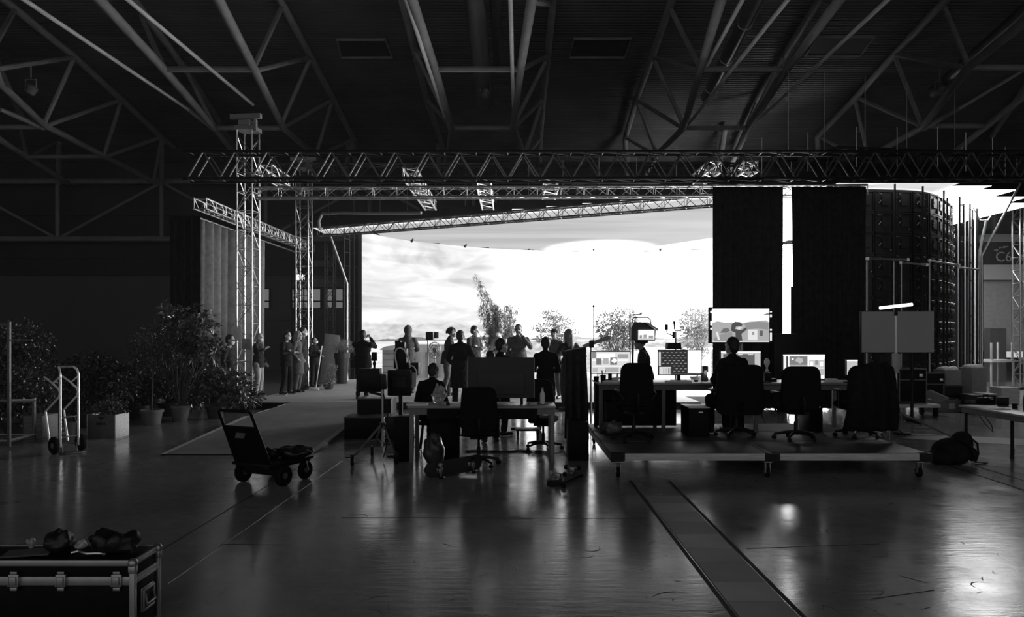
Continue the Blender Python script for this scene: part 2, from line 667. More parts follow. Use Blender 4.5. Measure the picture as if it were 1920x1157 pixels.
roof_truss('leftmost tubular roof truss, sloping down to the back wall above the ivy', [[(-60, -5), (0, 157), (82, 234), (195, 292), (290, 342)], [(-90, 190), (0, 262), (50, 294), (127, 342)]],
           [[(20, 10), (140, 107), (228, 187), (303, 257), (325, 275)], [(-60, 20), (-10, 110), (40, 215)]],
           [((50, 294), (192, 293)), ((-20, 238), (84, 238))],
           [((140, 107), (82, 234)), ((228, 187), (86, 236)), ((228, 187), (195, 290)), ((303, 257), (200, 293)), ((303, 257), (288, 340)), ((28, 18), (-10, 85)), ((140, 107), (-10, 130)), ((40, 245), (50, 292)), ((105, 268), (54, 294))],
           [((43, -2), (353, 205))], [((303, 257), (303, 345)), ((110, 268), (110, 345))], [((353, 205), (402, 240)), ((0, 205), (82, 238))])
roof_truss('tubular roof truss left of centre, coming down onto the tall left tower', [[(187, 0), (307, 130), (402, 240), (434, 280), (470, 335)], [(410, 0), (477, 130), (531, 240), (590, 290), (640, 338)]],
           [[(528, 5), (583, 107), (625, 187), (663, 262), (668, 340)], [(255, 5), (350, 133), (410, 225), (443, 285)]],
           [((307, 130), (477, 130)), ((402, 240), (531, 240))],
           [((530, 10), (477, 124)), ((583, 107), (480, 132)), ((583, 107), (529, 230)), ((624, 187), (533, 238)), ((624, 187), (593, 288)), ((663, 262), (598, 291)), ((265, 30), (307, 128)), ((350, 133), (402, 238)), ((663, 264), (640, 334)), ((418, 0), (525, 10))][:9],
           [((240, 0), (474, 196)), ((45, 0), (180, 90))][:1], [((663, 262), (668, 340)), ((655, 265), (648, 338))])
roof_truss('centre tubular roof truss above the middle of the bright screen', [[(773, 0), (812, 117), (847, 240), (841, 290), (837, 338)], [(997, 0), (976, 130), (962, 238), (982, 290), (1000, 338)]],
           [[(753, 0), (776, 90), (800, 187), (834, 287), (834, 338)], [(1037, 0), (1027, 105), (1018, 187), (1013, 260), (1010, 338)]],
           [((816, 130), (976, 130)), ((847, 240), (962, 240))],
           [((1032, 8), (997, 2)), ((1027, 105), (978, 130)), ((1025, 112), (966, 228)), ((1018, 187), (965, 238)), ((1016, 195), (984, 289)), ((1013, 260), (986, 292)), ((776, 90), (812, 120)), ((800, 187), (847, 238)), ((776, 92), (845, 236))],
           [((762, 0), (833, 217)), ((957, 0), (963, 216))], [((822, 272), (822, 338))], [((833, 217), (846, 240)), ((963, 216), (962, 240))])
roof_truss('tubular roof truss right of centre, above the two black drapes', [[(1352, 0), (1313, 130), (1282, 240), (1232, 290), (1204, 336)], [(1573, 0), (1475, 130), (1403, 240), (1379, 290), (1362, 330)]],
           [[(1260, 0), (1223, 105), (1193, 187), (1172, 260), (1177, 338)], [(1540, -5), (1470, 105), (1420, 187), (1375, 280)]],
           [((1313, 130), (1475, 130)), ((1282, 240), (1403, 240))],
           [((1256, 14), (1313, 128)), ((1223, 105), (1282, 236)), ((1223, 107), (1312, 132)), ((1193, 187), (1231, 288)), ((1193, 187), (1280, 240)), ((1173, 258), (1229, 291)), ((1470, 105), (1403, 236)), ((1420, 187), (1379, 288))],
           [((1392, 0), (1326, 122)), ((1475, 2), (1283, 243)), ((1662, 2), (1404, 242))], [((1360, 240), (1345, 335))])
roof_truss('rightmost tubular roof truss, above the back of the curved screen', [[(1935, 30), (1815, 127), (1730, 238), (1640, 288), (1600, 320)], [(1960, 130), (1920, 180), (1851, 236), (1790, 285), (1750, 330)]],
           [[(1773, 0), (1677, 102), (1605, 182), (1533, 256), (1536, 338)], [(1990, 60), (1925, 160), (1860, 255)]],
           [((1815, 127), (1935, 127)), ((1730, 236), (1851, 236))],
           [((1770, 12), (1815, 122)), ((1677, 102), (1812, 128)), ((1677, 104), (1728, 234)), ((1605, 182), (1726, 236)), ((1603, 185), (1627, 290)), ((1534, 256), (1614, 296)), ((1677, 102), (1738, 70)), ((1605, 182), (1690, 158))][:6],
           [((1925, 128), (1800, 203))], [], [((1800, 203), (1730, 240))])

# ducts in the roof
q = MB()
for a, b_, r in ((P(884, -60, 18.8), P(909, 185, 24.5), .28),):
    q.tube([a, b_], r, 16)
    q.tube([b_, b_ + (b_ - a).normalized() * .2], r * 1.08, 16)
o = q.build('air_duct', mat('duct_metal_dark', 0.16, 0.4, 0.5)); tag(o, 'round ventilation duct under the roof beside the centre truss', 'duct')
q = MB(); q.tube([P(926, -70, 19), P(934, 122, 25)], .16, 12)
o = q.build('air_duct', mat('duct_metal_dark', 0.16, 0.4, 0.5)); tag(o, 'thin short ventilation duct just right of the bigger duct at the centre truss', 'duct')
q = MB()
a, b_ = P(1455, -70, 17), P(1325, 182, 25.5)
q.tube([a, b_], .20, 16)
for k_ in (.1, .35, .62, .9):
    c = a.lerp(b_, k_); q.tube([c, c + (b_ - a).normalized() * .06], .215, 16)
o = q.build('air_duct', mat('duct_metal_bright', 0.55, 0.3, 0.9)); tag(o, 'shiny metal ventilation duct slanting above the left black drape', 'duct')
q = MB(); q.tube([P(1960, -10, 19), P(1753, 172, 25.5)], .22, 14)
o = q.build('air_duct', mat('duct_metal_dark', 0.16, 0.4, 0.5)); tag(o, 'dark ventilation duct behind the rightmost roof truss', 'duct')

# roof hatches
for lab, (x0, x1, x2, x3, y0, y1) in (('open roof hatch left of the centre truss', (632, 722, 736, 640, 74, 108)),
                                       ('open roof hatch between the centre truss and the truss right of it', (1076, 1183, 1171, 1068, 72, 108)),
                                       ('open roof hatch above the right black drape', (1534, 1640, 1612, 1510, 69, 105))):
    def dk(px, py, off=0.08):
        d = (HC - 14.92 + off) / (-0.13 - (CY - py) / F) if False else (14.92 - off - HC) / ((CY - py) / F + 0.13)
        return P(px, py, d)
    c4 = [dk(x0, y0), dk(x1, y0), dk(x2, y1), dk(x3, y1)]
    t = thing('roof_hatch', lab, 'roof hatch', c4[3], 0, 'roof hatches between the trusses')
    q = MB(); q.tube(c4, .05, 4, closed=True, sm=False); q.build('hatch_frame', M_STEEL, t, True)
    q = MB(); q.quad(*[p + Vector((0, 0, .03)) for p in c4]); q.build('hatch_shade_sheet', mat('hatch_well_shade', 0.045, 0.8), t, True)  # dark sheet stands in for the shaded depth of the hatch well
# small roof spotlights
for px, py, d, lab in ((910, 175, 23.5, 'small pale floodlight at the end of the centre duct'), (1762, 170, 24.5, 'small pale floodlight under the rightmost roof truss'), (58, 168, 22, 'small pale floodlight under the leftmost roof truss')):
    c = P(px, py, d)
    t = thing('roof_floodlight', lab, 'floodlight', c, 0, 'floodlights under the roof')
    q = MB(); q.lathe([(.09, -.16), (.16, -.1), (.17, .1), (.10, .16)], 14, M=Matrix.Rotation(.6, 4, 'Y')); q.build('lamp_body', M_HUB, t)
    q = MB(); q.tube([(-.16, 0, 0), (-.16, 0, .3), (.16, 0, .3), (.16, 0, 0)], .02, 6); q.tube([(0, 0, .3), (0, 0, .75)], .02, 6); q.build('bracket', M_STEEL, t)
# ================================================================== LED VOLUME
ctrl = [(-5.4, 26.6), (-4.3, 29.0), (-1.6, 31.6), (1.6, 33.1), (5.0, 33.5), (8.6, 32.6), (11.6, 30.4), (13.1, 27.2), (13.3, 23.9), (12.6, 21.5), (11.4, 19.85), (10.5, 19.0), (9.2, 18.75), (8.0, 18.75)]


def catmull(pts, n):
    out = []
    for i in range(len(pts) - 1):
        p0 = Vector(pts[max(i - 1, 0)]); p1 = Vector(pts[i]); p2 = Vector(pts[i + 1]); p3 = Vector(pts[min(i + 2, len(pts) - 1)])
        for k in range(n):
            t = k / n
            out.append(0.5 * ((2 * p1) + (-p0 + p2) * t + (2 * p0 - 5 * p1 + 4 * p2 - p3) * t * t + (-p0 + 3 * p1 - 3 * p2 + p3) * t ** 3))
    out.append(Vector(pts[-1]))
    return out


arc = catmull(ctrl, 8)
s_at = [0.0]
for a, b_ in zip(arc, arc[1:]):
    s_at.append(s_at[-1] + (b_ - a).length)
LARC = s_at[-1]


def arc_pt(s):
    s = max(0, min(LARC, s))
    for i in range(len(arc) - 1):
        if s <= s_at[i + 1]:
            t = (s - s_at[i]) / (s_at[i + 1] - s_at[i])
            return arc[i].lerp(arc[i + 1], t), (arc[i + 1] - arc[i]).normalized()
    return arc[-1], (arc[-1] - arc[-2]).normalized()


S_SUN = min(range(len(arc)), key=lambda i: abs(arc[i].x - 4.2) + (0 if arc[i].y > 30 else 99))
S_SUN = s_at[S_SUN]
S_HID = s_at[min(range(len(arc)), key=lambda i: abs(arc[i].x - 10.2) + (0 if arc[i].y > 28 else 99))]
ZB, ZT = 0.02, 5.46


def led_material(kind):
    m = bpy.data.materials.new('led_' + kind)
    m.use_nodes = True
    nt = m.node_tree
    L = nt.links
    b = nt.nodes['Principled BSDF']
    b.inputs['Base Color'].default_value = (0.02, 0.02, 0.02, 1)
    b.inputs['Roughness'].default_value = 0.9
    b.inputs['Specular IOR Level'].default_value = 0.0
    b.inputs['Emission Color'].default_value = (1, 1, 1, 1)
    uv = nt.nodes.new('ShaderNodeUVMap')
    sep = nt.nodes.new('ShaderNodeSeparateXYZ')
    L.new(uv.outputs[0], sep.inputs[0])

    def mth(op, a, c, cl=False):
        n = nt.nodes.new('ShaderNodeMath'); n.operation = op; n.use_clamp = cl
        for i, q in enumerate((a, c)):
            if q is None:
                continue
            if hasattr(q, 'links'):
                L.new(q, n.inputs[i])
            else:
                n.inputs[i].default_value = q
        return n.outputs[0]

    def rng(src, a, c, lo, hi, ss=True):
        r = nt.nodes.new('ShaderNodeMapRange')
        if ss:
            r.interpolation_type = 'SMOOTHSTEP'
        r.inputs[1].default_value, r.inputs[2].default_value, r.inputs[3].default_value, r.inputs[4].default_value = a, c, lo, hi
        L.new(src, r.inputs[0])
        return r.outputs[0]

    def ntex(sx, sy, scale, detail, dist=0.0):
        mp = nt.nodes.new('ShaderNodeMapping'); mp.inputs['Scale'].default_value = (sx, sy, 1)
        L.new(uv.outputs[0], mp.inputs['Vector'])
        n = nt.nodes.new('ShaderNodeTexNoise'); n.inputs['Scale'].default_value = scale; n.inputs['Detail'].default_value = detail
        n.inputs['Distortion'].default_value = dist
        L.new(mp.outputs[0], n.inputs['Vector'])
        return n.outputs['Fac']

    def mix(f, a, c):
        n = nt.nodes.new('ShaderNodeMix'); n.data_type = 'FLOAT'
        for i, q in ((0, f), (2, a), (3, c)):
            if hasattr(q, 'links'):
                L.new(q, n.inputs[i])
            else:
                n.inputs[i].default_value = q
        return n.outputs[0]
    u, v = sep.outputs[0], sep.outputs[1]
    if kind == 'wall_image':
        cloud = ntex(0.30, 0.9, 1.0, 7, 1.6)
        streak = ntex(0.12, 1.6, 1.2, 5, 0.8)
        sky = mth('ADD', rng(cloud, 0.30, 0.72, 0.64, 0.97), rng(streak, 0.35, 0.65, -0.08, 0.16))
        sky = mth('ADD', sky, rng(v, 2.2, 3.6, 0.08, 0.0))
        sky = mth('ADD', sky, mth('MULTIPLY', rng(v, 2.1, 2.5, 1.0, 0.0), rng(ntex(1.6, 5, 1.0, 4, 0.5), 0.35, 0.65, -0.22, -0.04)))
        # the low evening sun at the middle of the image
        us = mth('DIVIDE', mth('SUBTRACT', u, S_SUN), 5.4)
        vsn = mth('DIVIDE', mth('SUBTRACT', v, 3.4), 6.0)
        r2 = mth('ADD', mth('MULTIPLY', us, us), mth('MULTIPLY', vsn, vsn))
        glow = rng(r2, 1.0, 0.0, 0.0, 3.0)
        glow = mth('ADD', glow, rng(u, S_SUN - 6.3, S_SUN - 4.0, 0.0, 0.45))
        sky = mth('ADD', sky, glow)
        # distant shore, sea, and hazy hills right of the sun
        shore = mth('ADD', rng(ntex(0.5, 0, 1.0, 3), 0.3, 0.7, 1.48, 1.66), 0.0)
        above_sea = rng(v, 1.47, 1.50, 0, 1)
        hill_top = mth('SUBTRACT', v, shore)
        is_shore = mth('MULTIPLY', above_sea, rng(hill_top, -0.02, 0.02, 1, 0))
        img = mix(is_shore, sky, mth('ADD', 0.20, mth('MULTIPLY', glow, 0.12)))
        sea = mth('ADD', 0.88, rng(ntex(0.2, 8, 1.0, 3), 0.3, 0.7, -0.12, 0.14))
        img = mix(rng(v, 1.45, 1.47, 1, 0), img, sea)
        # meadow and houses in front of the water at the middle and right
        hillz = rng(ntex(0.45, 0, 1.0, 4), 0.3, 0.7, 1.25, 1.75)
        land = mth('MULTIPLY', rng(mth('SUBTRACT', v, hillz), -0.05, 0.03, 1, 0), rng(u, 7.2, 9.2, 0, 1))
        tex = rng(ntex(2.2, 6, 1.0, 6), 0.35, 0.65, 0.22, 0.62)
        tex = mth('ADD', tex, mth('MULTIPLY', glow, 0.10))
        img = mix(land, img, tex)
        img = mth('ADD', img, rng(u, S_HID, S_HID + 2.0, 0.0, 24.0))     # extra brightness added on the wall hidden by the drapes, to light the set
        L.new(img, b.inputs['Emission Strength'])
    else:
        cl = ntex(0.10, 0.55, 1.0, 5, 0.6)
        base = rng(cl, 0.3, 0.7, 0.46, 0.60)
        dx = mth('DIVIDE', mth('SUBTRACT', u, 3.9), 2.9)
        dy = mth('DIVIDE', mth('SUBTRACT', v, 33.0), 4.3)
        r2 = mth('ADD', mth('MULTIPLY', dx, dx), mth('MULTIPLY', dy, dy))
        base = mth('ADD', base, mth('MULTIPLY', mth('POWER', rng(r2, 1.0, 0.0, 0.0, 1.0), 1.6), 4.0))
        front = mth('SUBTRACT', v, mth('SUBTRACT', 25.8, mth('MULTIPLY', mth('ADD', u, 6.2), 0.535)))
        base = mth('ADD', base, rng(front, 0.45, 0.8, 0.45, 0.0))
        # pale cloud edge towards the right
        e = mth('SUBTRACT', v, mth('ADD', 32.7, mth('MULTIPLY', mth('SUBTRACT', u, 5.4), -1.73)))
        base = mth('ADD', base, rng(e, 0.0, 0.25, 0.0, 0.5))
        base = mth('ADD', base, rng(u, 10.8, 12.6, 0.0, 6.5))
        base = mth('ADD', base, rng(u, 8.0, 9.5, 0.0, 0.22))
        base = mth('ADD', base, mth('MULTIPLY', rng(mth('SUBTRACT', u, mth('MULTIPLY', v, 0.272)), 0.2, 0.5, 0.0, 4.0), rng(mth('SUBTRACT', u, mth('MULTIPLY', v, 0.4795)), -0.9, -0.4, 1.0, 0.0)))   # unseen ceiling area behind the drapes, brightened to throw light on the set
        L.new(base, b.inputs['Emission Strength'])
    return m


# --- wall: emissive face inside, cabinet backs outside
wall = thing('led_wall', 'tall curved video screen wall glowing with a sunset sky', 'video wall', (arc[0].x, arc[0].y, ZB))
q = MB(); q.uv = []
NS = 90
NV = 6
vs, fs = [], []
for i in range(NS + 1):
    p, t = arc_pt(LARC * i / NS)
    for j in range(NV + 1):
        z = ZB + (ZT - ZB) * j / NV
        vs.append((p.x, p.y, z)); q.uv.append((LARC * i / NS, z))
for i in range(NS):
    for j in range(NV):
        a = i * (NV + 1) + j
        fs.append((a, a + NV + 1, a + NV + 2, a + 1))
q.add(vs, fs, 0, True)
q.build('screen_face', led_material('wall_image'), wall, True)


def outn(t):      # outward normal of the arc (away from the stage): left of travel direction
    return Vector((-t.y, t.x))


M_CAB = mat('screen_cabinet_back', 0.032, 0.4, 0.4, 0.35, 1.5)
M_CABH = mat('cabinet_handle_metal', 0.30, 0.3, 0.8, 0.2, 4)
cabs, hand = MB(), MB()
vs, fs = [], []
for i in range(NS + 1):
    p, t_ = arc_pt(LARC * i / NS)
    n_ = Vector((-t_.y, t_.x))
    for z in (ZB, ZT):
        vs.append((p.x + n_.x * .008, p.y + n_.y * .008, z))
for i in range(NS):
    fs.append((2 * i, 2 * i + 1, 2 * i + 3, 2 * i + 2))
cabs.add(vs, fs)
CW = 0.5
ncol = int(LARC / CW)
for i in range(ncol):
    s0 = i * CW
    p, t = arc_pt(s0 + CW / 2)
    n = outn(t)
    ang = math.atan2(t.y, t.x)
    for j in range(10):
        z0 = ZB + j * 0.538
        c = Vector((p.x + n.x * 0.07, p.y + n.y * 0.07, z0 + 0.269))
        cabs.box(c, (CW - 0.004, 0.12, 0.534), ang)
        # only the right-hand arm and the far left end show their backs: give those the ribs, boxes and handles
        if p.x > 8 and p.y < 28 or s0 < 2:
            M = Matrix.Rotation(ang, 4, 'Z')
            pw_ = lambda x, y, z: c + M @ Vector((x, y, z))
            cabs.box(pw_(-.04, .08, .02), (.20, .05, .24), ang)
            cabs.box(pw_(0, .075, -.245), (CW - .03, .04, .03), ang)
            cabs.box(pw_(0, .075, .245), (CW - .03, .04, .03), ang)
            for sx in (-.235, .235):
                cabs.box(pw_(sx, .075, 0), (.025, .04, .5), ang)
            hand.tube([pw_(.10, .10, .15), pw_(.11, .15, .17), pw_(.17, .15, .20), pw_(.19, .10, .20)], .008, 5)
            hand.tube([pw_(.10, .10, .03), pw_(.12, .15, .01), pw_(.17, .13, -.05)], .008, 5)
            if (i * 7 + j * 3) % 4 == 0:
                hand.box(pw_(-.15, .12, -.16), (.04, .03, .03), ang)
cabs.build('cabinet_backs', M_CAB, wall, True)
o = hand.build('cabinet_handles', M_CABH, wall, True)
o['kind'] = 'stuff'

# small light-catching clips on the seam between wall and ceiling
for i, (px, py) in enumerate(((772, 452), (872, 462), (992, 467), (1113, 468), (1238, 468))):
    c = P(px, py, 27.5 if i == 0 else (30 if i == 1 else 32.6))
    q = MB(); q.ell(c, (.05, .05, .06), nu=8, nv=6); q.box(c + Vector((.04, 0, .05)), (.05, .05, .08))
    o = q.build('tracking_sensor', M_BLK)
    tag(o, 'tiny dark tracking sensor on the upper screen seam, %s from the left' % ('first', 'second', 'third', 'fourth', 'fifth')[i], 'sensor', 'sensors along the upper screen seam')

# --- ceiling: stepped panels
ZC = 5.50


def inside(x, y):
    # front edge, right tip, and the plan of the wall with a little overhang
    if x < 8.9:
        if y < 25.8 - (x + 6.2) * 0.535:
            return False
        if x < -6.9:
            return False
    else:
        # stepped rounded right tip
        cx_, cy_ = 8.6, 24.0
        if ((x - cx_) / 6.7) ** 2 + ((y - cy_) / 6.2) ** 2 > 1.0:
            return False
    # behind the wall arc
    cx_, cy_ = 4.4, 24.0
    if y > 24 and ((x - cx_) / 10.6) ** 2 + ((y - cy_) / 9.9) ** 2 > 1.0:
        return x < -3 and y < 27.6 and x > -6.9
    return True


ceil_ = thing('led_ceiling', 'stepped overhead video panels glowing above the curved screen', 'video ceiling', (-6, 26, ZC))
cells = set()
DX, DY = 1.0, 0.5
for i in range(-10, 30):
    for j in range(30, 80):
        if inside(i * DX * 1.0 + .5, j * DY + .25):
            cells.add((i, j))
q, body, cab = MB(), MB(), MB()
q.uv = []
for (i, j) in cells:
    x0, y0 = i * DX, j * DY
    q.add([(x0, y0, ZC), (x0, y0 + DY, ZC), (x0 + DX, y0 + DY, ZC), (x0 + DX, y0, ZC)], [(0, 1, 2, 3)])
    q.uv += [(x0, y0), (x0, y0 + DY), (x0 + DX, y0 + DY), (x0 + DX, y0)]
    T_ = ZC + .36
    body.add([(x0, y0, T_), (x0 + DX, y0, T_), (x0 + DX, y0 + DY, T_), (x0, y0 + DY, T_)], [(0, 1, 2, 3)])
    for (di, dj, a, b_) in ((0, -1, (x0, y0), (x0 + DX, y0)), (0, 1, (x0 + DX, y0 + DY), (x0, y0 + DY)), (-1, 0, (x0, y0 + DY), (x0, y0)), (1, 0, (x0 + DX, y0), (x0 + DX, y0 + DY))):
        if (i + di, j + dj) not in cells:
            body.add([(a[0], a[1], ZC), (b_[0], b_[1], ZC), (b_[0], b_[1], T_), (a[0], a[1], T_)], [(0, 1, 2, 3)])
q.build('screen_underside', led_material('ceiling_image'), ceil_, True)
body.build('panel_casing', M_CASE, ceil_, True)
rod = MB()
front = {}
for (i, j) in cells:
    front[i] = min(front.get(i, 999), j)
for i, j in front.items():
    if -7 <= i <= 15:
        rod.tube([(i * DX + .5, j * DY + .25, ZC + .3), (i * DX + .5, j * DY + .25, 6.9)], .012, 5)
rod.build('suspension_rods', M_ALUD, ceil_, True)


# ------------------------------------------------------------------ trusses
def truss_mesh(root, A, B, sx, sz, rc, rb, step, mch, mbr, up=Vector((0, 0, 1)), off=Vector((0, 0, 0)), tri=False, faces=4):
    A, B = Vector(A), Vector(B)
    d = (B - A)
    L_ = d.length
    x, y = frame(d, up)
    cor = [x * sx / 2 + y * sz / 2, x * sx / 2 - y * sz / 2, -x * sx / 2 - y * sz / 2, -x * sx / 2 + y * sz / 2]
    if tri:
        cor = [y * sz / 2, x * sx / 2 - y * sz / 2, -x * sx / 2 - y * sz / 2]
    for c in cor:
        q = MB(); q.tube([A + c, B + c], rc, 8); q.build('chord', mch, root, True)
    q = MB()
    n = max(1, int(round(L_ / step)))
    for k in range(len(cor)):
        c0, c1 = cor[k], cor[(k + 1) % len(cor)]
        for i in range(n):
            t0, t1 = i / n, (i + 1) / n
            a, b_ = (c0, c1) if (i + k) % 2 == 0 else (c1, c0)
            q.tube([A + d * t0 + a, A + d * t1 + b_], rb, 6)
            if i % 2 == 0:
                q.tube([A + d * t0 + c0, A + d * t0 + c1], rb, 6)
        q.tube([B + c0, B + c1], rb, 6)
    q.build('bracing', mbr, root, True)
    return root


def truss(label, A, B, sx=.29, sz=.29, rc=.025, rb=.010, step=.3, m=None, name='lighting_truss', group=None, **kw):
    m = m or M_ALU
    t = thing(name, label, 'truss', A, 0, group)
    return truss_mesh(t, A, B, sx, sz, rc, rb, step, m, m, **kw)


# main beam across the whole set (large truss with long diagonals)
t = thing('main_truss_beam', 'deep dark truss beam spanning the whole set above the screen', 'truss beam', (-7.6, 17.3, 5.4))
zl, zh = 5.40, 6.02
for yy in (17.10, 17.50):
    for z in (zl, zh):
        q = MB(); q.tube([(-7.6, yy, z), (13.4, yy, z)], .035, 8); q.build('chord', M_BLKM, t, True)
q, q2_ = MB(), MB()
x = -7.5
k_ = 0
while x < 13.3:
    for yy in (17.10, 17.50):
        (q if x < .6 else q2_).tube([(x, yy, zl), (x + .36, yy, zh)], .020, 6)
        (q if x < .6 else q2_).tube([(x + .36, yy, zh), (x + .74, yy, zl)], .017, 6)
    x += .74
    k_ += 1
q.build('diagonals', M_ALUD, t, True); q2_.build('diagonals', M_TRUSSD, t, True)  # left bays lighter, right bays darker: the light on the beam put into its colour
q = MB()
x = -7.5
while x < 13.3:
    for z in (zl, zh):
        q.tube([(x, 17.10, z), (x, 17.50, z)], .016, 6)
        q.tube([(x, 17.10, z), (x + .74, 17.50, z)], .014, 6)
    q.tube([(x, 17.10, zl - .02), (x + .10, 17.10, zl - .02)], .03, 6)
    x += .74
q.build('cross_bars', M_TRUSSD, t, True)

truss('thin silver truss running under the deep beam, ending behind the drapes', (-6.15, 17.8, 5.18), (8.5, 17.8, 5.24), sx=.24, sz=.24, step=.28)
truss('silver truss along the front edge of the overhead panels', (-6.6, 25.45, 5.27), (6.2, 18.75, 5.27), sx=.29, sz=.29, step=.3, m=M_TRUSSD)  # silver truss given a dark colour to paint its silhouette
# back beam above the panels (dark clutter behind the main beam)
t = thing('rear_truss_beam', 'dark truss beam hanging behind the deep beam above the overhead panels', 'truss beam', (-6, 21.0, 6.3))
truss_mesh(t, (-7.0, 22.6, 6.75), (14.6, 22.6, 6.75), .4, .4, .03, .014, .4, M_TRUSSB, M_TRUSSB)
t = thing('side_truss_beam', 'dark truss beam over the right tip of the overhead panels', 'truss beam', (9, 19, 6.3))
truss_mesh(t, (8.4, 19.4, 6.45), (16.6, 20.6, 6.45), .4, .4, .03, .014, .4, M_TRUSSB, M_TRUSSB)
# short trusses running back from the main beam
shorts = [(497, 318, 548, 345, 17.7, 'short bright truss beside the head of the left tower'), (768, 325, 812, 386, 17.7, 'short bright truss slanting back below the beam left of centre'),
          (907, 343, 922, 385, 18.05, 'short truss running back under the beam near the centre'), (1034, 345, 1038, 364, 18.0, 'short truss running back under the beam just right of centre'),
          (1340, 312, 1312, 342, 17.7, 'short bright truss slanting back above the left drape, left one of two'), (1408, 312, 1376, 340, 17.7, 'short bright truss slanting back above the left drape, right one of two')]
for x0, y0, x1, y1, d0, lab in shorts:
    a = P(x0, y0, d0)
    k = (CY - y0) / (CY - y1)
    d1 = min(d0 * k, d0 + 5.2)
    d1 = min(d1, 25.8 - (a.x + .9 + 6.2) * 0.535 - .25)
    b_ = Vector((a.x, d1, a.z))
    truss(lab, a, b_, sx=.32, sz=.24, rc=.026, rb=.012, step=.34, group='short trusses under the deep beam')
# curtain truss on the left side, running back
truss('bright truss carrying the grey curtain on the left side', (-7.54, 17.9, 4.95), (-7.5, 27.5, 4.95), sx=.3, sz=.25, group=None)
q = MB(); q.tube([(-7.62, 17.98, 4.62), (-7.55, 27.4, 4.62)], .025, 8)
o = q.build('curtain_rail', M_ALU); tag(o, 'tube rail below the side truss with the grey curtain hanging from it', 'rail')


# towers (square in plan) standing on the floor
def tower(label, x, y, w, h, m, mb_, step=.5, yaw=0.0, head=True, rc=.028):
    t = thing('truss_tower', label, 'truss tower', (x, y, 0), yaw, 'ground support towers')
    n = int(h / step)
    for sx in (-1, 1):
        for sy in (-1, 1):
            q = MB(); q.tube([(sx * w / 2, sy * w / 2, .04), (sx * w / 2, sy * w / 2, h)], rc, 8); q.build('chord', m, t)
    q = MB()
    pts = [(-1, -1), (1, -1), (1, 1), (-1, 1)]
    for k in range(4):
        a, b_ = pts[k], pts[(k + 1) % 4]
        for i in range(n):
            z0, z1 = i * step + .06, (i + 1) * step + .06
            p_, r_ = (a, b_) if (i + k) % 2 == 0 else (b_, a)
            q.tube([(p_[0] * w / 2, p_[1] * w / 2, z0), (r_[0] * w / 2, r_[1] * w / 2, z1)], .012, 6)
            q.tube([(a[0] * w / 2, a[1] * w / 2, z0), (b_[0] * w / 2, b_[1] * w / 2, z0)], .012, 6)
    q.build('bracing', mb_, t)
    q = MB(); q.box((0, 0, .02), (w + .3, w + .3, .04)); q.build('base_plate', M_BLKM, t)
    if head:
        q = MB(); q.box((0, 0, h + .06), (w + .1, w + .1, .10)); q.box((.05, -w / 2 - .02, h + .34), (w + .42, .12, .13)); q.box((.04, -w / 2 - .03, h + .17), (w * .75, .16, .13)); q.box((.3, -w / 2, h + .1), (.08, .1, .3)); q.tube([(-.2, 0, h + .1), (-.2, 0, h + .3)], .02, 6); q.tube([(.2, 0, h + .1), (.2, 0, h + .3)], .02, 6); q.build('head_block', M_STEEL, t)
    return t


tower('tall silver truss tower standing left, nearer of the two left towers', -7.06, 19.8, .42, 7.2, M_ALU, M_ALU, yaw=-.12)
tower('silver truss tower standing behind the masked group at left', -7.03, 25.0, .42, 7.3, M_ALU, M_ALU, yaw=-.05)
tower('silver truss tower cut by the right edge of the photo', 16.55, 24.0, .37, 6.6, M_ALU, M_ALU, step=.42, head=False)
tower('thin dark truss tower behind the left end of the front-edge truss', -7.25, 29.5, .34, 5.4, M_ALUD, M_ALUD, head=False)
tower('thin dark truss tower in front of the back gallery windows', -9.7, 33.5, .42, 6.8, M_BLKM, M_BLKM, head=False)

# grey curtain with vertical folds
q = MB()
vs, fs = [], []
N = 90
for i in range(N + 1):
    t_ = i / N
    yy = 17.95 + t_ * 4.6
    fold = .13 * math.sin(t_ * 62 + 2.2 * nz(t_ * 7, 3)) + .05 * nz(t_ * 20, 9)
    for j in range(9):
        z = .03 + (4.58 - .03) * j / 8
        vs.append((-7.62 + t_ * .06 + fold * (0.75 + .25 * j / 8), yy, z))
for i in range(N):
    for j in range(8):
        a = i * 9 + j
        fs.append((a, a + 9, a + 10, a + 1))
q.add(vs, fs, 0, True)
o = q.build('grey_curtain', M_CURT)
md = o.modifiers.new('cloth_thickness', 'SOLIDIFY'); md.thickness = .012
tag(o, 'tall grey curtain hanging in folds from the left side truss', 'curtain')
# dark curtain continuing behind the tower
q = MB()
vs, fs = [], []
for i in range(N + 1):
    t_ = i / N
    yy = 17.85
    fold = .06 * math.sin(t_ * 24) + .03 * nz(t_ * 9, 4)
    for j in range(3):
        vs.append((-8.2 + t_ * .75, yy - .1 + fold, .03 + 2.3 * j))
for i in range(N):
    for j in range(2):
        a = i * 3 + j
        fs.append((a, a + 3, a + 4, a + 1))
q.add(vs, fs, 0, True)
o = q.build('black_drape', M_DRAPE)
md = o.modifiers.new('cloth_thickness', 'SOLIDIFY'); md.thickness = .01
tag(o, 'narrow black drape at the front edge of the grey curtain', 'drape')


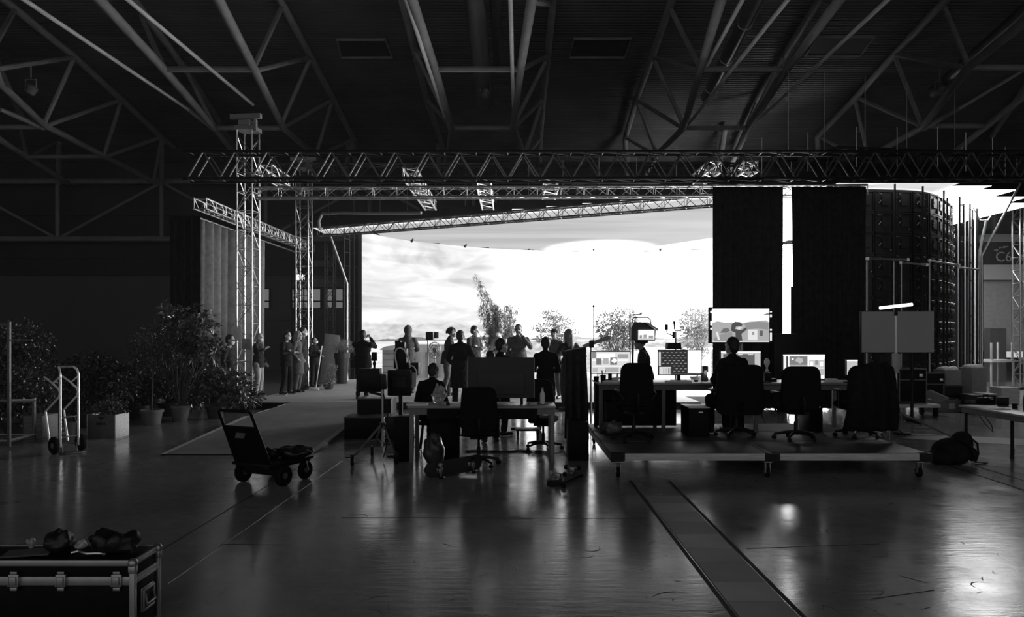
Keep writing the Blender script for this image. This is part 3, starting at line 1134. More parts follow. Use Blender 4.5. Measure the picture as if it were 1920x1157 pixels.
def drape(label, px0, px1, d, ztop, zbot=.02, taper=0.0):
    q = MB()
    vs, fs = [], []
    x0, x1 = (px0 - CX) / F * d, (px1 - CX) / F * d
    for i in range(N + 1):
        t_ = i / N
        fold = .035 * math.sin(t_ * 46 + 2 * nz(t_ * 5, px0)) + .02 * nz(t_ * 13, px0)
        for j in range(7):
            f_ = j / 6
            vs.append((x0 + (x1 - x0) * t_ + taper * (1 - f_) * (.5 - t_), d + fold * (1.2 - .5 * f_), zbot + (ztop - zbot) * f_))
    for i in range(N):
        for j in range(6):
            a = i * 7 + j
            fs.append((a, a + 7, a + 8, a + 1))
    q.add(vs, fs, 0, True)
    o = q.build('black_drape', M_DRAPE)
    md = o.modifiers.new('cloth_thickness', 'SOLIDIFY'); md.thickness = .01
    return tag(o, label, 'drape', 'black drapes blocking the screen light')


drape('tall black drape hanging left of the bright gap', 1337, 1469, 17.6, 5.30)
drape('tall black drape hanging right of the bright gap', 1485, 1625, 17.6, 5.30, taper=.12)
# dark flag panel in the lower part of the gap
q = MB(); q.box(P(1486, 582, 18.6), (.09, .05, 1.2)); q.box((6.95, 18.6, .62), (.05, .05, 1.24)); q.box((6.95, 18.6, .01), (.4, .4, .02))
o = q.build('flag_panel', M_BLK); tag(o, 'slim dark panel standing in the bright gap between the drapes', 'panel')
# black low wall/monitor panel under the gap
q = MB(); a = P(1490, 665, 17.2); q.rbox((a.x, 17.2, 1.0), (.98, .05, 1.62), .01); q.box((a.x - .3, 17.2, .1), (.06, .5, .2)); q.box((a.x + .3, 17.2, .1), (.06, .5, .2))
o = q.build('black_screen_panel', M_BLK); tag(o, 'low black panel closing the gap under the drapes', 'panel')


# ladder beams bracing the back of the curved wall
def ladder(label, px, ytop, pxw, d, h=None, step=.48):
    h = h or (HC + (CY - ytop) / F * d)
    w_ = pxw / F * d
    x = (px - CX) / F * d
    t = thing('ladder_beam', label, 'ladder beam', (x, d, 0), 0, 'ladder beams bracing the back of the curved screen')
    for sx in (-1, 1):
        q = MB(); q.tube([(sx * w_ / 2, (0.1 if sx > 0 else -.1), .02), (sx * w_ / 2, (0.1 if sx > 0 else -.1), h + (.15 if sx < 0 else 0))], .024, 8); q.build('rail', M_BLKM, t)
    q = MB()
    z = .35
    while z < h:
        q.tube([(-w_ / 2, -.1, z), (w_ / 2, .1, z)], .016, 6)
        z += step
    q.build('rungs', M_BLKM, t)
    return t


lad = [(1681, 358, 14, 18.25), (1733, 362, 14, 18.45), (1773, 370, 15, 18.75), (1803, 381, 16, 19.25), (1821, 393, 13, 20.0), (1832, 402, 9, 20.9)]
for i, (px, yt, w_, d) in enumerate(lad):
    ladder('dark ladder beam against the screen back, %s from the drape' % ('first', 'second', 'third', 'fourth', 'fifth', 'sixth')[i], px, yt, w_, d)
# rungs catching light near the tangent: scaffold bays behind the wall end
for i, (px, d) in enumerate(((1798, 21.9), (1808, 22.3), (1819, 22.9), (1829, 23.5))):
    t = ladder('pale scaffold ladder at the far edge of the screen back, %s from the left' % ('first', 'second', 'third', 'fourth')[i], px, 392 + 5 * i, 9, d, step=.22 + .03 * (i % 3))
    for c in [o for o in COL.objects if o.parent == t]:
        c.data.materials[0] = M_TUBE  # bright metal swapped in to paint the light falling on these ladders
# horizontal scaffold tubes across the back
for i, (xa, ya, da, xb, yb, db) in enumerate(((1624, 485, 17.9, 1706, 487, 17.95), (1686, 492, 18.08, 1740, 497, 18.2), (1740, 488, 18.28, 1800, 498, 18.85), (1796, 501, 18.78, 1838, 506, 20.2))):
    q = MB(); q.tube([P(xa, ya, da), P(xb, yb, db)], .024, 8)
    for k in (.03, .95):
        c = P(xa, ya, da).lerp(P(xb, yb, db), k); q.box(c, (.06, .06, .07))
    o = q.build('scaffold_tube', M_ALU)
    tag(o, 'horizontal scaffold tube across the screen back, %s from the drape' % ('first', 'second', 'third', 'fourth')[i], 'scaffold tube', 'scaffold tubes across the screen back')
for i, (px, d) in enumerate(((1626, 17.98), (1676, 18.02), (1690, 18.14), (1743, 18.2))):
    q = MB(); x = (px - CX) / F * d; q.tube([(x, d, .02), (x, d, HC + (CY - 490) / F * d)], .024, 8); q.box((x, d, .02), (.15, .15, .04))
    o = q.build('scaffold_upright', M_ALUD)
    tag(o, 'upright scaffold pole holding the horizontal tube, %s from the drape' % ('first', 'second', 'third', 'fourth')[i], 'scaffold pole', 'upright scaffold poles behind the screen')
# left end of the wall: dark scaffold seen edge-on
for i, (px, d) in enumerate(((650, 26.3), (660, 26.9), (669, 26.7))):
    ladder('dark ladder beam at the left end of the screen, %s from the left' % ('first', 'second', 'third')[i], px, 437, 8, d)
q = MB()
q.box(P(662, 560, 27.4) * 1.0, (.62, .1, 5.1)); 
for v in q.v: v.z = min(max(v.z, .1), 5.3)
o = q.build('wall_end_panel', M_CASE); tag(o, 'dark panel closing the left end of the screen', 'panel')
q = MB(); a_ = P(651, 532, 25.4); q.tube([P(620, 444, 25.0), a_, Vector((a_.x, a_.y, .172))], .035, 8)
o = q.build('brace_pole', M_ALUD); tag(o, 'slanting brace pole at the left end of the front-edge truss', 'brace pole')
q = MB()
c0 = [P(600, 432, 24.6), P(598, 415, 24.6), P(604, 401, 24.6), P(640, 399, 24.2), P(700, 400, 23.6), P(790, 399, 22.8)]
q.tube(c0, .05, 8)
o = q.build('cable_bundle', M_STEEL); tag(o, 'thick cable bundle looped along the top of the panels at left', 'cable')
# slanting poles at the right
q = MB(); a_ = P(1841, 480, 18.4); q.tube([P(1913, 345, 18.4), a_, Vector((a_.x, a_.y, .02))], .03, 8)
o = q.build('brace_pole', M_ALU); tag(o, 'long bright slanting pole in front of the sign panel', 'brace pole')
q = MB(); a_ = P(1838, 468, 23.9); q.tube([P(1850, 411, 23.6), a_, Vector((a_.x, a_.y, .02))], .045, 8); 
o = q.build('brace_pole', M_ALU); tag(o, 'short bright slanting pole beside the right edge of the screen back', 'brace pole')
q = MB()
q.tube([P(1825, 389.2, 21.8), P(1838, 413, 21.8), P(1852, 413, 21.8), P(1868, 389.2, 21.8)], .02, 6)
o = q.build('hanging_cable', M_ALUD); tag(o, 'pale cable looping under the right tip of the overhead panels', 'cable')

# right: pale wall panels with the C6 sign
q = MB()
X0, X1 = (1838 - CX) / F * 28, (1960 - CX) / F * 28
zz = lambda py: HC + (CY - py) / F * 28
q.box(((X0 + X1) / 2, 28.1, zz(522) / 2 + 1.1), (X1 - X0, .2, zz(522) - 2.2 + 2.2 - 0.0))
struct('wall_right_annex', q, mat('annex_wall', 0.45, 0.7))
q = MB(); q.box(((X0 + X1) / 2, 27.95, (zz(525) + zz(497)) / 2), (X1 - X0, .25, zz(497) - zz(525)))
q.box(((X0 + X1) / 2, 27.95, (zz(455) + zz(440)) / 2), (X1 - X0, .25, zz(440) - zz(455)))
struct('trim_14', q, M_WALLR)
sg = thing('hall_sign', 'dark hall sign panel reading C6 with a small arrow', 'sign', P(1900, 497, 27.8))
q = MB(); q.box(((X0 + X1) / 2, 27.86, (zz(497) + zz(455)) / 2), (X1 - X0, .1, zz(455) - zz(497))); q.build('panel', mat('sign_panel_dark', 0.05, 0.6), sg, True)
fc = bpy.data.curves.new('lettering', 'FONT'); fc.body = 'C6'; fc.size = .52; fc.align_x = 'CENTER'; fc.extrude = .004
fo = bpy.data.objects.new('lettering', fc); COL.objects.link(fo)
dg = bpy.context.evaluated_depsgraph_get()
me = bpy.data.meshes.new_from_object(fo.evaluated_get(dg))
bpy.data.objects.remove(fo)
lo = bpy.data.objects.new('lettering', me); COL.objects.link(lo)
M_LET = mat('sign_lettering', 0.55, 0.6)
me.materials.clear(); me.materials.append(M_LET)
lo.rotation_euler = (PI / 2, 0, 0)
lo.location = P(1882, 490, 27.79) - sg.location
lo.parent = sg
q = MB()
c = P(1866, 469, 27.79)
q.box(c, (.10, .01, .03)); q.prism([(0, -.06), (.08, 0), (0, .06)], .01, Matrix.Translation(c + Vector((.04, 0, 0))))
for i in range(7):
    c = P(1874 + i * 2.6, 464.5 - i * .35, 27.79); q.box(c, (.034, .01, .07 if i in (0, 3, 4) else .05))
q.build('small_marks', M_LET, sg, True)
# a lit doorway and pale wall further back
q = MB(); q.box(P(1912, 610, 30), (1.1, .1, 2.6)); struct('window_6', q, emit(0.55, 'lit_doorway'))
q = MB(); q.box(P(1866, 640, 27.3), (.60, .35, 1.06)); 
for v in q.v: v.z += -.05
o = q.build('tall_grey_box', mat('grey_box', 0.12, 0.6)); 
for v in o.data.vertices: v.co.z = 0.0 if v.co.z < 1.2 else v.co.z
tag(o, 'tall grey box standing against the pale wall under the sign', 'box')

# chain hoists hanging above the overhead panels at the right
for i, (px, d, zz_) in enumerate(((1478, 20.2, 6.6), (1545, 20.4, 6.65), (1622, 20.6, 6.7), (1700, 21.2, 6.75), (1790, 21.6, 6.7))):
    x = (px - CX) / F * d
    t = thing('chain_hoist', 'dark chain hoist above the overhead panels at the right, %s from the left' % ('first', 'second', 'third', 'fourth', 'fifth')[i], 'hoist', (x, d, zz_ - .3), 0, 'chain hoists above the overhead panels')
    q = MB(); q.rbox((0, 0, .3), (.42, .22, .2), .03); q.cyl((-.24, 0, .3), (.24, 0, .3), .09, n=14); q.build('motor', M_BLK, t)
    q = MB(); q.tube([(0, 0, .38), (0, 0, 9.0 - zz_ + .3)], .012, 6); q.tube([(.08, 0, .22), (.08, 0, -.35)], .012, 6); q.build('chain', M_ALUD, t)
    q = MB(); q.lathe([(.10, -.28), (.13, .05), (.12, .2)], 14, (-.14, 0, .02)); q.build('chain_bag', M_DRAPE, t)
# notices fixed to the left tower
q = MB(); q.rbox(P(449, 626, 19.52), (.13, .006, .36), .002); o = q.build('notice_sheet', M_PAPER); tag(o, 'bright white sheet fixed to the side of the nearer left truss tower', 'notice')
q = MB(); q.rbox(P(463, 645, 19.54), (.25, .012, .29), .003); o = q.build('notice_board', M_CLL); tag(o, 'grey board fixed inside the nearer left truss tower at head height', 'notice')
# ================================================================== PLATFORM, RAMP, RISER
ZP = 0.17
q = MB()
poly = [(-6.55, 17.65), (4.5, 17.65), (4.5, 19.2), (7.4, 19.2), (7.4, 30.6), (4.5, 31.0), (0.6, 31.0), (-2.6, 29.4), (-4.6, 26.6), (-6.0, 26.0)]
n = len(poly)
q.add([(x, y, 0.0) for x, y in poly] + [(x, y, ZP) for x, y in poly], [[n + i for i in range(n)]] + [((i + 1) % n, i, n + i, n + (i + 1) % n)[::-1] for i in range(n)])
o = q.build('stage_platform', M_CARPET)
q = MB(); q.box((-1.02, 17.645, .075), (11.04, .012, .15)); q.build('front_edge', M_BLK, o)
tag(o, 'low wide carpeted platform under the people in front of the screen', 'platform')
RX0, RX1 = -5.27, -3.03
rp = thing('carpet_ramp', 'carpeted ramp with a pale left edge rising to the platform', 'ramp', (-4.15, 11.16, 0))
q = MB()
sec = [(11.16, 0.0), (11.16, 0.006), (14.65, ZP), (17.62, ZP), (17.62, 0.0)]
vs = [(RX0, y, z) for y, z in sec] + [(RX1, y, z) for y, z in sec]
q.add(vs, [(1, 2, 7, 6)[::-1], (2, 3, 8, 7)[::-1], (0, 1, 6, 5)[::-1], (3, 4, 9, 8)[::-1], (0, 4, 3, 2, 1), (5, 6, 7, 8, 9)])
q.build('deck', mat('ramp_carpet', 0.27, 0.85, 0, 0.12, 3, 0.15, 60, spec=0.15), rp, True)
q = MB()
q.add([(RX0 - .03, 11.1, 0.004), (RX0 + .075, 11.1, 0.014), (RX0 + .075, 14.65, ZP + .008), (RX0 - .03, 14.65, ZP + .008), (RX0 - .03, 11.1, 0), (RX0 - .03, 14.65, ZP - .06)], [(0, 1, 2, 3), (4, 0, 3, 5)])
q.build('pale_edge', mat('white_edge_tape', .85, .28, 0, .05, 8), rp, True)['label'] = 'pale bright edge strip'
q = MB()
q.add([(RX1 - .06, 11.1, 0.012), (RX1 + .03, 11.1, 0.004), (RX1 + .03, 14.2, ZP - .015), (RX1 - .06, 14.2, ZP - .01)], [(0, 1, 2, 3)])
q.build('side_tape', M_CLL, rp, True)
q = MB()
for y0, y1 in ((15.2, 16.1), (16.6, 17.2)):
    q.add([(RX0 - .01, y0, ZP + .004), (RX0 + .04, y0, ZP + .004), (RX0 + .04, y1, ZP + .004), (RX0 - .01, y1, ZP + .004)], [(0, 1, 2, 3)])
q.build('edge_dashes', M_PAPER, rp, True)
q = MB(); q.box((-4.15, 11.10, .006), (2.22, .05, .010)); q.build('front_gap_strip', M_BLK, rp, True)  # the dark gap at the ramp's foot, put in as a black strip
# black step boxes leading up beside the ramp
for i, (x0, x1, y0, y1, h, lab) in enumerate(((-2.90, -2.22, 12.78, 13.42, .37, 'front black step box at the right side of the ramp'), (-2.82, -2.2, 13.46, 14.1, .63, 'rear taller black step box behind the first, papers on it'))):
    t = thing('step_box', lab, 'step', ((x0 + x1) / 2, (y0 + y1) / 2, 0), 0, 'black step boxes')
    q = MB(); q.rbox((0, 0, h / 2 - .01), (x1 - x0, y1 - y0, h - .02), .01); q.build('body', M_CASE, t)
    q = MB(); q.rbox((0, 0, h - .008), (x1 - x0 + .02, y1 - y0 + .02, .016), .004); q.build('tread', mat('step_tread', 0.05, 0.35), t)
q = MB(); q.box((-2.52, 13.72, .634), (.34, .3, .006), .1); q.box((-2.44, 13.8, .64), (.25, .2, .004), -.25)
o = q.build('paper_sheets', M_PAPER); tag(o, 'white paper sheets lying on the taller black step box', 'paper')

# rolling riser carrying the desks
SX0, SX1, SY0, SY1, SZ = 1.25, 5.26, 9.30, 12.32, 0.32
t = thing('rolling_riser', 'low rolling stage riser with a pale wooden front edge under the desks', 'stage riser', (3.25, 10.8, 0))
for i in range(2):
    for j in range(3):
        x0 = SX0 + i * 2.005
        y0 = SY0 + j * 1.007
        q = MB(); q.rbox((x0 + 1.0, y0 + .5, SZ - .02), (1.998, 1.0, .04), .003); q.build('deck_panel', M_STAGE, t, True)
q = MB()
for y in (SY0 + 1.0, SY0 + 2.01):
    q.box((3.255, y, SZ + .001), (4.0, .012, .003))
q.box((SX0 + 2.0, SY0 + .52, SZ + .002), (.05, 1.0, .004))
q.build('joint_strips', M_HUB, t, True)
for x0, x1 in ((SX0 + .17, SX0 + 1.93), (SX0 + 2.12, SX1 - .14)):
    q = MB(); q.rbox(((x0 + x1) / 2, SY0 + .01, SZ - .045), (x1 - x0, .04, .09), .004); q.build('front_fascia', M_WOOD, t, True)['label'] = 'pale wooden front edge board'
q = MB()
for x in (SX0 + .08, SX0 + 2.02, SX1 - .06):
    q.box((x, SY0 + .03, SZ - .05), (.17, .08, .10))
for x in (SX0 + .03, SX1 - .03):
    q.box((x, (SY0 + SY1) / 2, SZ - .07), (.05, SY1 - SY0 - .1, .10))
for y in (SY0 + 1.0, SY1 - .05):
    q.box(((SX0 + SX1) / 2, y, SZ - .08), (SX1 - SX0 - .1, .05, .10))
q.build('frame', M_BLKM, t, True)
for x in (SX0 + .1, SX0 + 2.0, SX1 - .08):
    for y in (SY0 + .12, SY1 - .14):
        q = MB()
        q.cyl((x - .018, y, .065), (x + .018, y, .065), .064, n=18)
        q.build('caster_wheel', M_RUB, t, True)
        q = MB()
        for s in (-.028, .028):
            q.box((x + s, y - .01, .12), (.006, .05, .13))
        q.box((x, y, .195), (.10, .09, .012)); q.cyl((x - .04, y, .065), (x + .04, y, .065), .01, n=8)
        q.build('caster_fork', M_ALUD, t, True)


# ================================================================== FURNITURE BUILDERS
def office_chair(label, loc, rz, w=.48, hb=.62, top_z=1.06, arms='t', group='office chairs', base=True, seat_z=.47):
    """backrest faces local -y (the sitter looks to +y)"""
    t = thing('office_chair', label, 'chair', loc, rz, group)
    q = MB()
    r = .11
    z0, z1 = top_z - hb, top_z
    hw = w / 2
    poly = []
    for cx_, cz_, a0 in ((hw - r, z1 - r, 0), (-hw + r, z1 - r, 90), (-hw + r * .8, z0 + r, 180), (hw - r * .8, z0 + r, 270)):
        for k in range(6):
            a = math.radians(a0 + 18 * k)
            poly.append((cx_ + r * math.cos(a), cz_ + r * math.sin(a)))
    bm = bmesh.new()
    fr = [bm.verts.new((x, -.03 + .05 * ((x / hw) ** 2), z)) for x, z in poly]
    bk = [bm.verts.new((x, .035 + .05 * ((x / hw) ** 2), z)) for x, z in poly]
    bm.faces.new(fr); bm.faces.new(bk[::-1])
    for k in range(len(fr)):
        bm.faces.new((fr[(k + 1) % len(fr)], fr[k], bk[k], bk[(k + 1) % len(fr)]))
    bmesh.ops.bevel(bm, geom=[e for e in bm.edges if abs(e.verts[0].co.y - e.verts[1].co.y) < .03 and len(e.link_faces) == 2 and any(len(f.verts) > 8 for f in e.link_faces)], offset=.018, segments=3, profile=.5, affect='EDGES')
    q.bm(bm, Matrix.Translation((0, -.24, 0)), 0, True)
    q.build('backrest', M_CHAIR, t)
    q = MB(); q.rbox((0, .02, seat_z), (w * .98, .47, .09), .04, seg=4); q.build('seat', M_CHAIR, t)
    q = MB(); q.tube([(0, -.05, seat_z - .06), (0, -.27, seat_z - .06), (0, -.315, seat_z + .05), (0, -.29, z0 + .18)], .024, 8); q.box((0, 0, seat_z - .065), (.24, .26, .05)); q.build('back_bracket', M_BLK, t)
    if arms:
        for s in (-1, 1):
            q = MB()
            x = s * (w / 2 + .03)
            if arms == 't':
                q.tube([(s * .12, 0, seat_z - .06), (x, 0, seat_z - .05), (x, 0, seat_z + .20)], .018, 8)
                q.rbox((x, .0, seat_z + .215), (.075, .25, .035), .014)
            else:
                q.tube([(s * .15, .12, seat_z - .05), (x, .14, seat_z), (x, .16, seat_z + .14), (x, .06, seat_z + .23), (x, -.12, seat_z + .235), (x, -.24, seat_z + .20), (s * w * .42, -.27, seat_z + .12)], .02, 8)
            q.build('armrest', M_BLK, t)
    q = MB(); q.cyl((0, 0, .10), (0, 0, .26), .028, n=14); q.cyl((0, 0, .24), (0, 0, seat_z - .06), .018, n=12); q.build('gas_column', M_BLKM, t)
    q = MB()
    for k in range(5):
        a = 2 * PI * k / 5 + .3
        q.tube([(0, 0, .115), (.15 * math.cos(a), .15 * math.sin(a), .105), (.29 * math.cos(a), .29 * math.sin(a), .075)], [.028, .022, .016], 8)
    q.cyl((0, 0, .08), (0, 0, .13), .04, n=12)
    q.build('star_base', M_BLKM, t)
    for k in range(5):
        a = 2 * PI * k / 5 + .3
        c = Vector((.29 * math.cos(a), .29 * math.sin(a), .03))
        tdir = Vector((-math.sin(a + .5), math.cos(a + .5), 0))
        q = MB()
        for s in (-1, 1):
            q.cyl(c + tdir * (.006 * s), c + tdir * (.024 * s), .028, n=12)
        q.cyl(c, c + Vector((0, 0, .05)), .008, n=6)
        q.build('caster', M_BLK, t)
    return t


def screen_quads(root, px, d, ui, name='screen', base=0.0, off=0.0):
    """the picture on a screen: rectangles (x0, y0, x1, y1, level) or polygons ([(x, y)...], level) in photo pixels, laid on the panel plane"""
    x0, y0, x1, y1 = px
    q = MB()
    mats, idx = [], {}

    def mi(v):
        if v not in idx:
            idx[v] = len(mats); mats.append(emit(v))
        return idx[v]
    q.add([P(x0, y1, d), P(x1, y1, d), P(x1, y0, d), P(x0, y0, d)], [(0, 1, 2, 3)], mi(base))
    k = 1
    for u in ui:
        if len(u) == 5:
            a, b_, c, e, v = u
            pts = [(a, e), (c, e), (c, b_), (a, b_)]
        else:
            pts, v = u
        vs = []
        for (x, y) in pts:
            p = P(x, y, d); p.y -= .0008 * k; vs.append(p)
        q.add(vs, [list(range(len(vs)))], mi(v))
        k += 1
    return q.build(name, mats, root, True)


def monitor(label, px, d, zfoot, ui, base=.5, bez=1.0, name='monitor', stand=True, group=None, bot=None):
    x0, y0, x1, y1 = px
    a, b_ = P(x0, y1, d), P(x1, y0, d)
    w_, h_ = b_.x - a.x, b_.z - a.z
    cx_, cz_ = (a.x + b_.x) / 2, (a.z + b_.z) / 2
    t = thing(name, label, 'monitor', (cx_, d + .06, zfoot), 0, group)
    g_ = .012 * bez
    q = MB(); q.rbox((cx_, d + .022, cz_), (w_ + 2 * g_, .036, h_ + 2 * g_), .006); q.rbox((cx_, d + .05, cz_), (w_ * .6, .03, h_ * .6), .01); q.build('housing', M_BLK, t, True)
    screen_quads(t, px, d, ui, base=base)
    if stand:
        q = MB(); q.rbox((cx_, d + .085, (cz_ + zfoot) / 2), (.06, .03, cz_ - zfoot - .01), .008); q.build('stand_neck', M_BLK, t, True)
        q = MB(); q.rbox((cx_, d + .06, zfoot + .008), (.24, .18, .014), .005); q.build('stand_base', M_BLK, t, True)
    return t


def desk(label, x0, x1, y0, y1, ztop, zf, m_top, m_fr, name='desk', fascia=.08, leg='panel', cat='desk', group=None, inset=(.05, .05)):
    t = thing(name, label, cat, ((x0 + x1) / 2, (y0 + y1) / 2, zf), 0, group)
    q = MB(); q.rbox(((x0 + x1) / 2, (y0 + y1) / 2, ztop - .014), (x1 - x0, y1 - y0, .028), .004); q.build('table_top', m_top, t, True)
    q = MB(); q.box(((x0 + x1) / 2, y0 + .04, ztop - .03 - fascia / 2), (x1 - x0 - .04, .022, fascia)); q.box(((x0 + x1) / 2, y1 - .04, ztop - .03 - fascia / 2), (x1 - x0 - .04, .022, fascia))
    q.build('apron', m_fr, t, True)
    for x in (x0 + inset[0], x1 - inset[1]):
        for y in (y0 + .06, y1 - .06):
            q = MB(); q.rbox((x, y, (ztop - .03 + zf) / 2), (.055, .055, ztop - .03 - zf), .004); q.build('leg', m_fr, t, True)
    return t


# ================================================================== DESKS AND GEAR ON THE RISER
ZD = 1.075
M_DTOP = mat('grey_desk_top', 0.30, 0.35, 0, 0.08, 4)
M_DFR = mat('desk_frame_grey', 0.10, 0.5, 0, 0.1, 4)
desk('grey desk on the riser holding the two left monitors', 1.30, 3.05, 11.18, 11.98, ZD, SZ, M_DTOP, M_DFR, group='desks on the riser', inset=(.05, .75))
desk('grey desk on the riser behind the wide chair and the empty chair', 3.10, 5.24, 11.18, 11.98, ZD, SZ, M_DTOP, mat('desk_frame_light', 0.2, 0.5), group='desks on the riser', inset=(.60, .05))
q = MB(); q.rbox((1.99, 11.9, .68), (1.30, .02, .68), .003)
o = q.build('modesty_panel', M_BLK); o.parent = bpy.data.objects['desk']; o.matrix_parent_inverse = wm(bpy.data.objects['desk']).inverted()

ui1 = [(1110, 660, 1118, 672, .25), (1119, 663, 1153, 676, 1.3), (1118, 672, 1128, 684, .18), (1130, 671, 1141, 683, .45), (1144, 670, 1157, 684, .2), ([(1146, 677), (1150, 672), (1156, 673), (1157, 677), (1152, 681)], 1.1), (1158, 664, 1178, 672, .35), (1159, 674, 1178, 677, 1.2), (1110, 674, 1117, 677, 1.0), (1110, 686, 1178, 688, .9), (1111, 690, 1121, 698, .5), (1123, 690, 1133, 698, .7), (1135, 689, 1160, 698, .42), (1162, 689, 1166, 698, .5)]
monitor('monitor with three picture tiles at the left end of the riser desks', (1109, 660, 1181, 700), 11.75, ZD, ui1, base=.75, group='monitors on the riser desks')
ui2 = [(1237, 658, 1289, 700, .02), (1290, 657, 1315, 699, 3.0), (1235, 660, 1239, 686, .6), (1236, 688, 1258, 702, .7)]
for j in range(8):
    for i in range(6):
        x = 1241 + i * 8.3 + (j % 2) * 4
        if x < 1285 and not (j > 4 and x < 1258):
            ui2.append((x, 660.5 + j * 5.0, x + 4.2, 661.9 + j * 5.0, .30))
for i in range(5):
    ui2.append((1243 + i * 3, 690, 1244 + i * 3, 701, .1))
monitor('wide monitor with a dark dotted desktop and a white window', (1235, 657, 1315, 702), 11.6, ZD, ui2, base=.06, group='monitors on the riser desks')
monitor('monitor with a grey window behind the seated person', (1352, 659, 1426, 704), 11.8, ZD, [(1356, 664, 1415, 703, .12), (1352, 659, 1426, 661, 1.8), (1356, 664, 1415, 666, .06), (1384, 664, 1392, 666, .8), (1402, 664, 1412, 666, .7), (1394, 682, 1396, 684, 1.2)], base=.55, group='monitors on the riser desks')
ui5 = [(1470, 668, 1474, 709, .9), (1474, 668, 1478, 709, .05), (1480, 668, 1514, 684, .22), (1484, 672, 1488, 675, 1.0), ([(1490, 676), (1496, 670), (1504, 672), (1506, 678), (1500, 682)], .5), (1480, 684, 1514, 709, .4), (1515, 667, 1546, 673, 2.2), (1517, 675, 1545, 690, .6), (1519, 678, 1524, 686, 1.4), (1528, 676, 1534, 684, .3), (1537, 678, 1543, 687, 1.0), (1517, 691, 1530, 706, 1.4), (1531, 691, 1546, 704, .5), (1468, 665, 1546, 667, 2.0)]
monitor('monitor full of small windows in front of the empty office chair', (1469, 665, 1546, 710), 11.75, ZD, ui5, base=1.1, group='monitors on the riser desks')
monitor('small tablet screen half hidden behind the coats', (1588, 675, 1608, 703), 11.25, ZD, [(1588, 675, 1608, 677, 2.2)], base=.55, name='tablet_screen')
# big monitor on a stand behind the desks
ui3 = [([(1335, 606), (1345, 602), (1360, 605), (1372, 604), (1390, 606), (1405, 603), (1420, 602), (1436, 600), (1442, 604), (1442, 640), (1335, 640)], .42),
       ([(1350, 624), (1356, 616), (1365, 615), (1369, 620), (1362, 624)], .16), ([(1338, 634), (1352, 627), (1372, 622), (1376, 640), (1340, 640)], .30), ([(1342, 622), (1346, 622), (1350, 637), (1346, 638)], .8),
       ([(1379, 624), (1370, 620), (1372, 608), (1378, 603), (1388, 604), (1392, 609), (1389, 613), (1380, 612), (1378, 617), (1390, 619), (1400, 613), (1412, 612), (1400, 618), (1390, 626), (1392, 639), (1379, 639)], .07),
       ([(1380, 616), (1386, 612), (1392, 614), (1386, 619)], .7), ([(1424, 592), (1442, 586), (1442, 591)], .25), (1402, 618, 1420, 638, .8), (1424, 620, 1430, 630, .12), (1410, 622, 1414, 628, .3), ([(1395, 606), (1420, 603), (1440, 605), (1440, 618), (1420, 616), (1400, 618)], .28)]
t = monitor('large monitor on a stand showing the sunlit set', (1335, 579, 1442, 641), 12.75, 0.0, ui3, base=2.6, name='large_monitor', stand=False)
q = MB(); a, b_ = P(1330, 644, 12.75), P(1448, 576, 12.75)
q.box(((a.x + b_.x) / 2, 12.80, (a.z + b_.z) / 2), (b_.x - a.x, .05, b_.z - a.z))
q.build('mounting_frame', M_BLK, t, True)
q = MB()
for (x0, y0, x1, y1) in ((1332, 583, 1335, 587), (1332, 602, 1335, 610), (1332, 615, 1335, 618), (1444, 584, 1447, 586), (1444, 590, 1447, 595), (1444, 617, 1447, 620), (1444, 624, 1447, 639)):
    q.add([P(x0, y1, 12.74), P(x1, y1, 12.74), P(x1, y0, 12.74), P(x0, y0, 12.74)], [(0, 1, 2, 3)])
q.build('marker_lights', emit(2.2), t, True)
q = MB(); xm = (1390 - CX) / F * 12.9
q.cyl((xm, 12.9, .04), (xm, 12.9, 1.68), .035, n=14); q.build('stand_pole', M_ALUD, t, True)
q = MB(); q.box((xm, 12.95, .02), (.8, .6, .04)); q.build('stand_base', M_BLKM, t, True)

# chairs on the riser
office_chair('office chair with looped armrests at the left end of the riser desks', (1.72, 10.45, SZ), .05, w=.44, hb=.60, top_z=1.10, arms='loop')
office_chair('wide office chair with a person sitting in it on the riser', (3.26, 10.75, SZ), -.02, w=.64, hb=.72, top_z=1.06, arms='t')
office_chair('empty office chair with a straight high back on the riser', (4.01, 10.45, SZ), .0, w=.52, hb=.60, top_z=1.05, arms='t', seat_z=.46)
office_chair('office chair covered by dark coats at the right end of the riser', (5.00, 10.74, SZ), .12, w=.46, hb=.58, top_z=1.05, arms='t')

# coats over the right chair
for i, (dx, dy, w_, lab, seed) in enumerate(((.0, -.40, .60, 'dark coat hanging over the back of the chair at the right end of the riser', 3.1), (.24, -.33, .34, 'narrow dark jacket draped over the right side of the coat covered chair', 7.7))):
    q = MB(); vs, fs = [], []
    for a_ in range(25):
        for b2 in range(15):
            u_, v_ = a_ / 24, b2 / 14
            z = 1.42 - .95 * v_ - .62 * abs(u_ - .45) ** 1.8 * (1 - v_)
            x = dx + (u_ - .5) * (w_ + .16 * v_)
            y = dy - .03 - .06 * math.sin(v_ * PI) + .035 * math.sin(u_ * 21 + seed) * (0.3 + v_) + .03 * nz(u_ * 5, v_ * 5, seed) + (.10 * (u_ - .5) ** 2 * 4)
            vs.append((x, y, z))
    # over the top and down the front
    for a_ in range(24):
        for b2 in range(14):
            k = a_ * 15 + b2
            fs.append((k, k + 15, k + 16, k + 1))
    q.add(vs, fs, 0, True)
    o = q.build('coat', M_CLD, loc=(4.98, 10.74, 0), rz=.12)
    md = o.modifiers.new('cloth_thickness', 'SOLIDIFY'); md.thickness = .03
    tag(o, lab, 'coat')

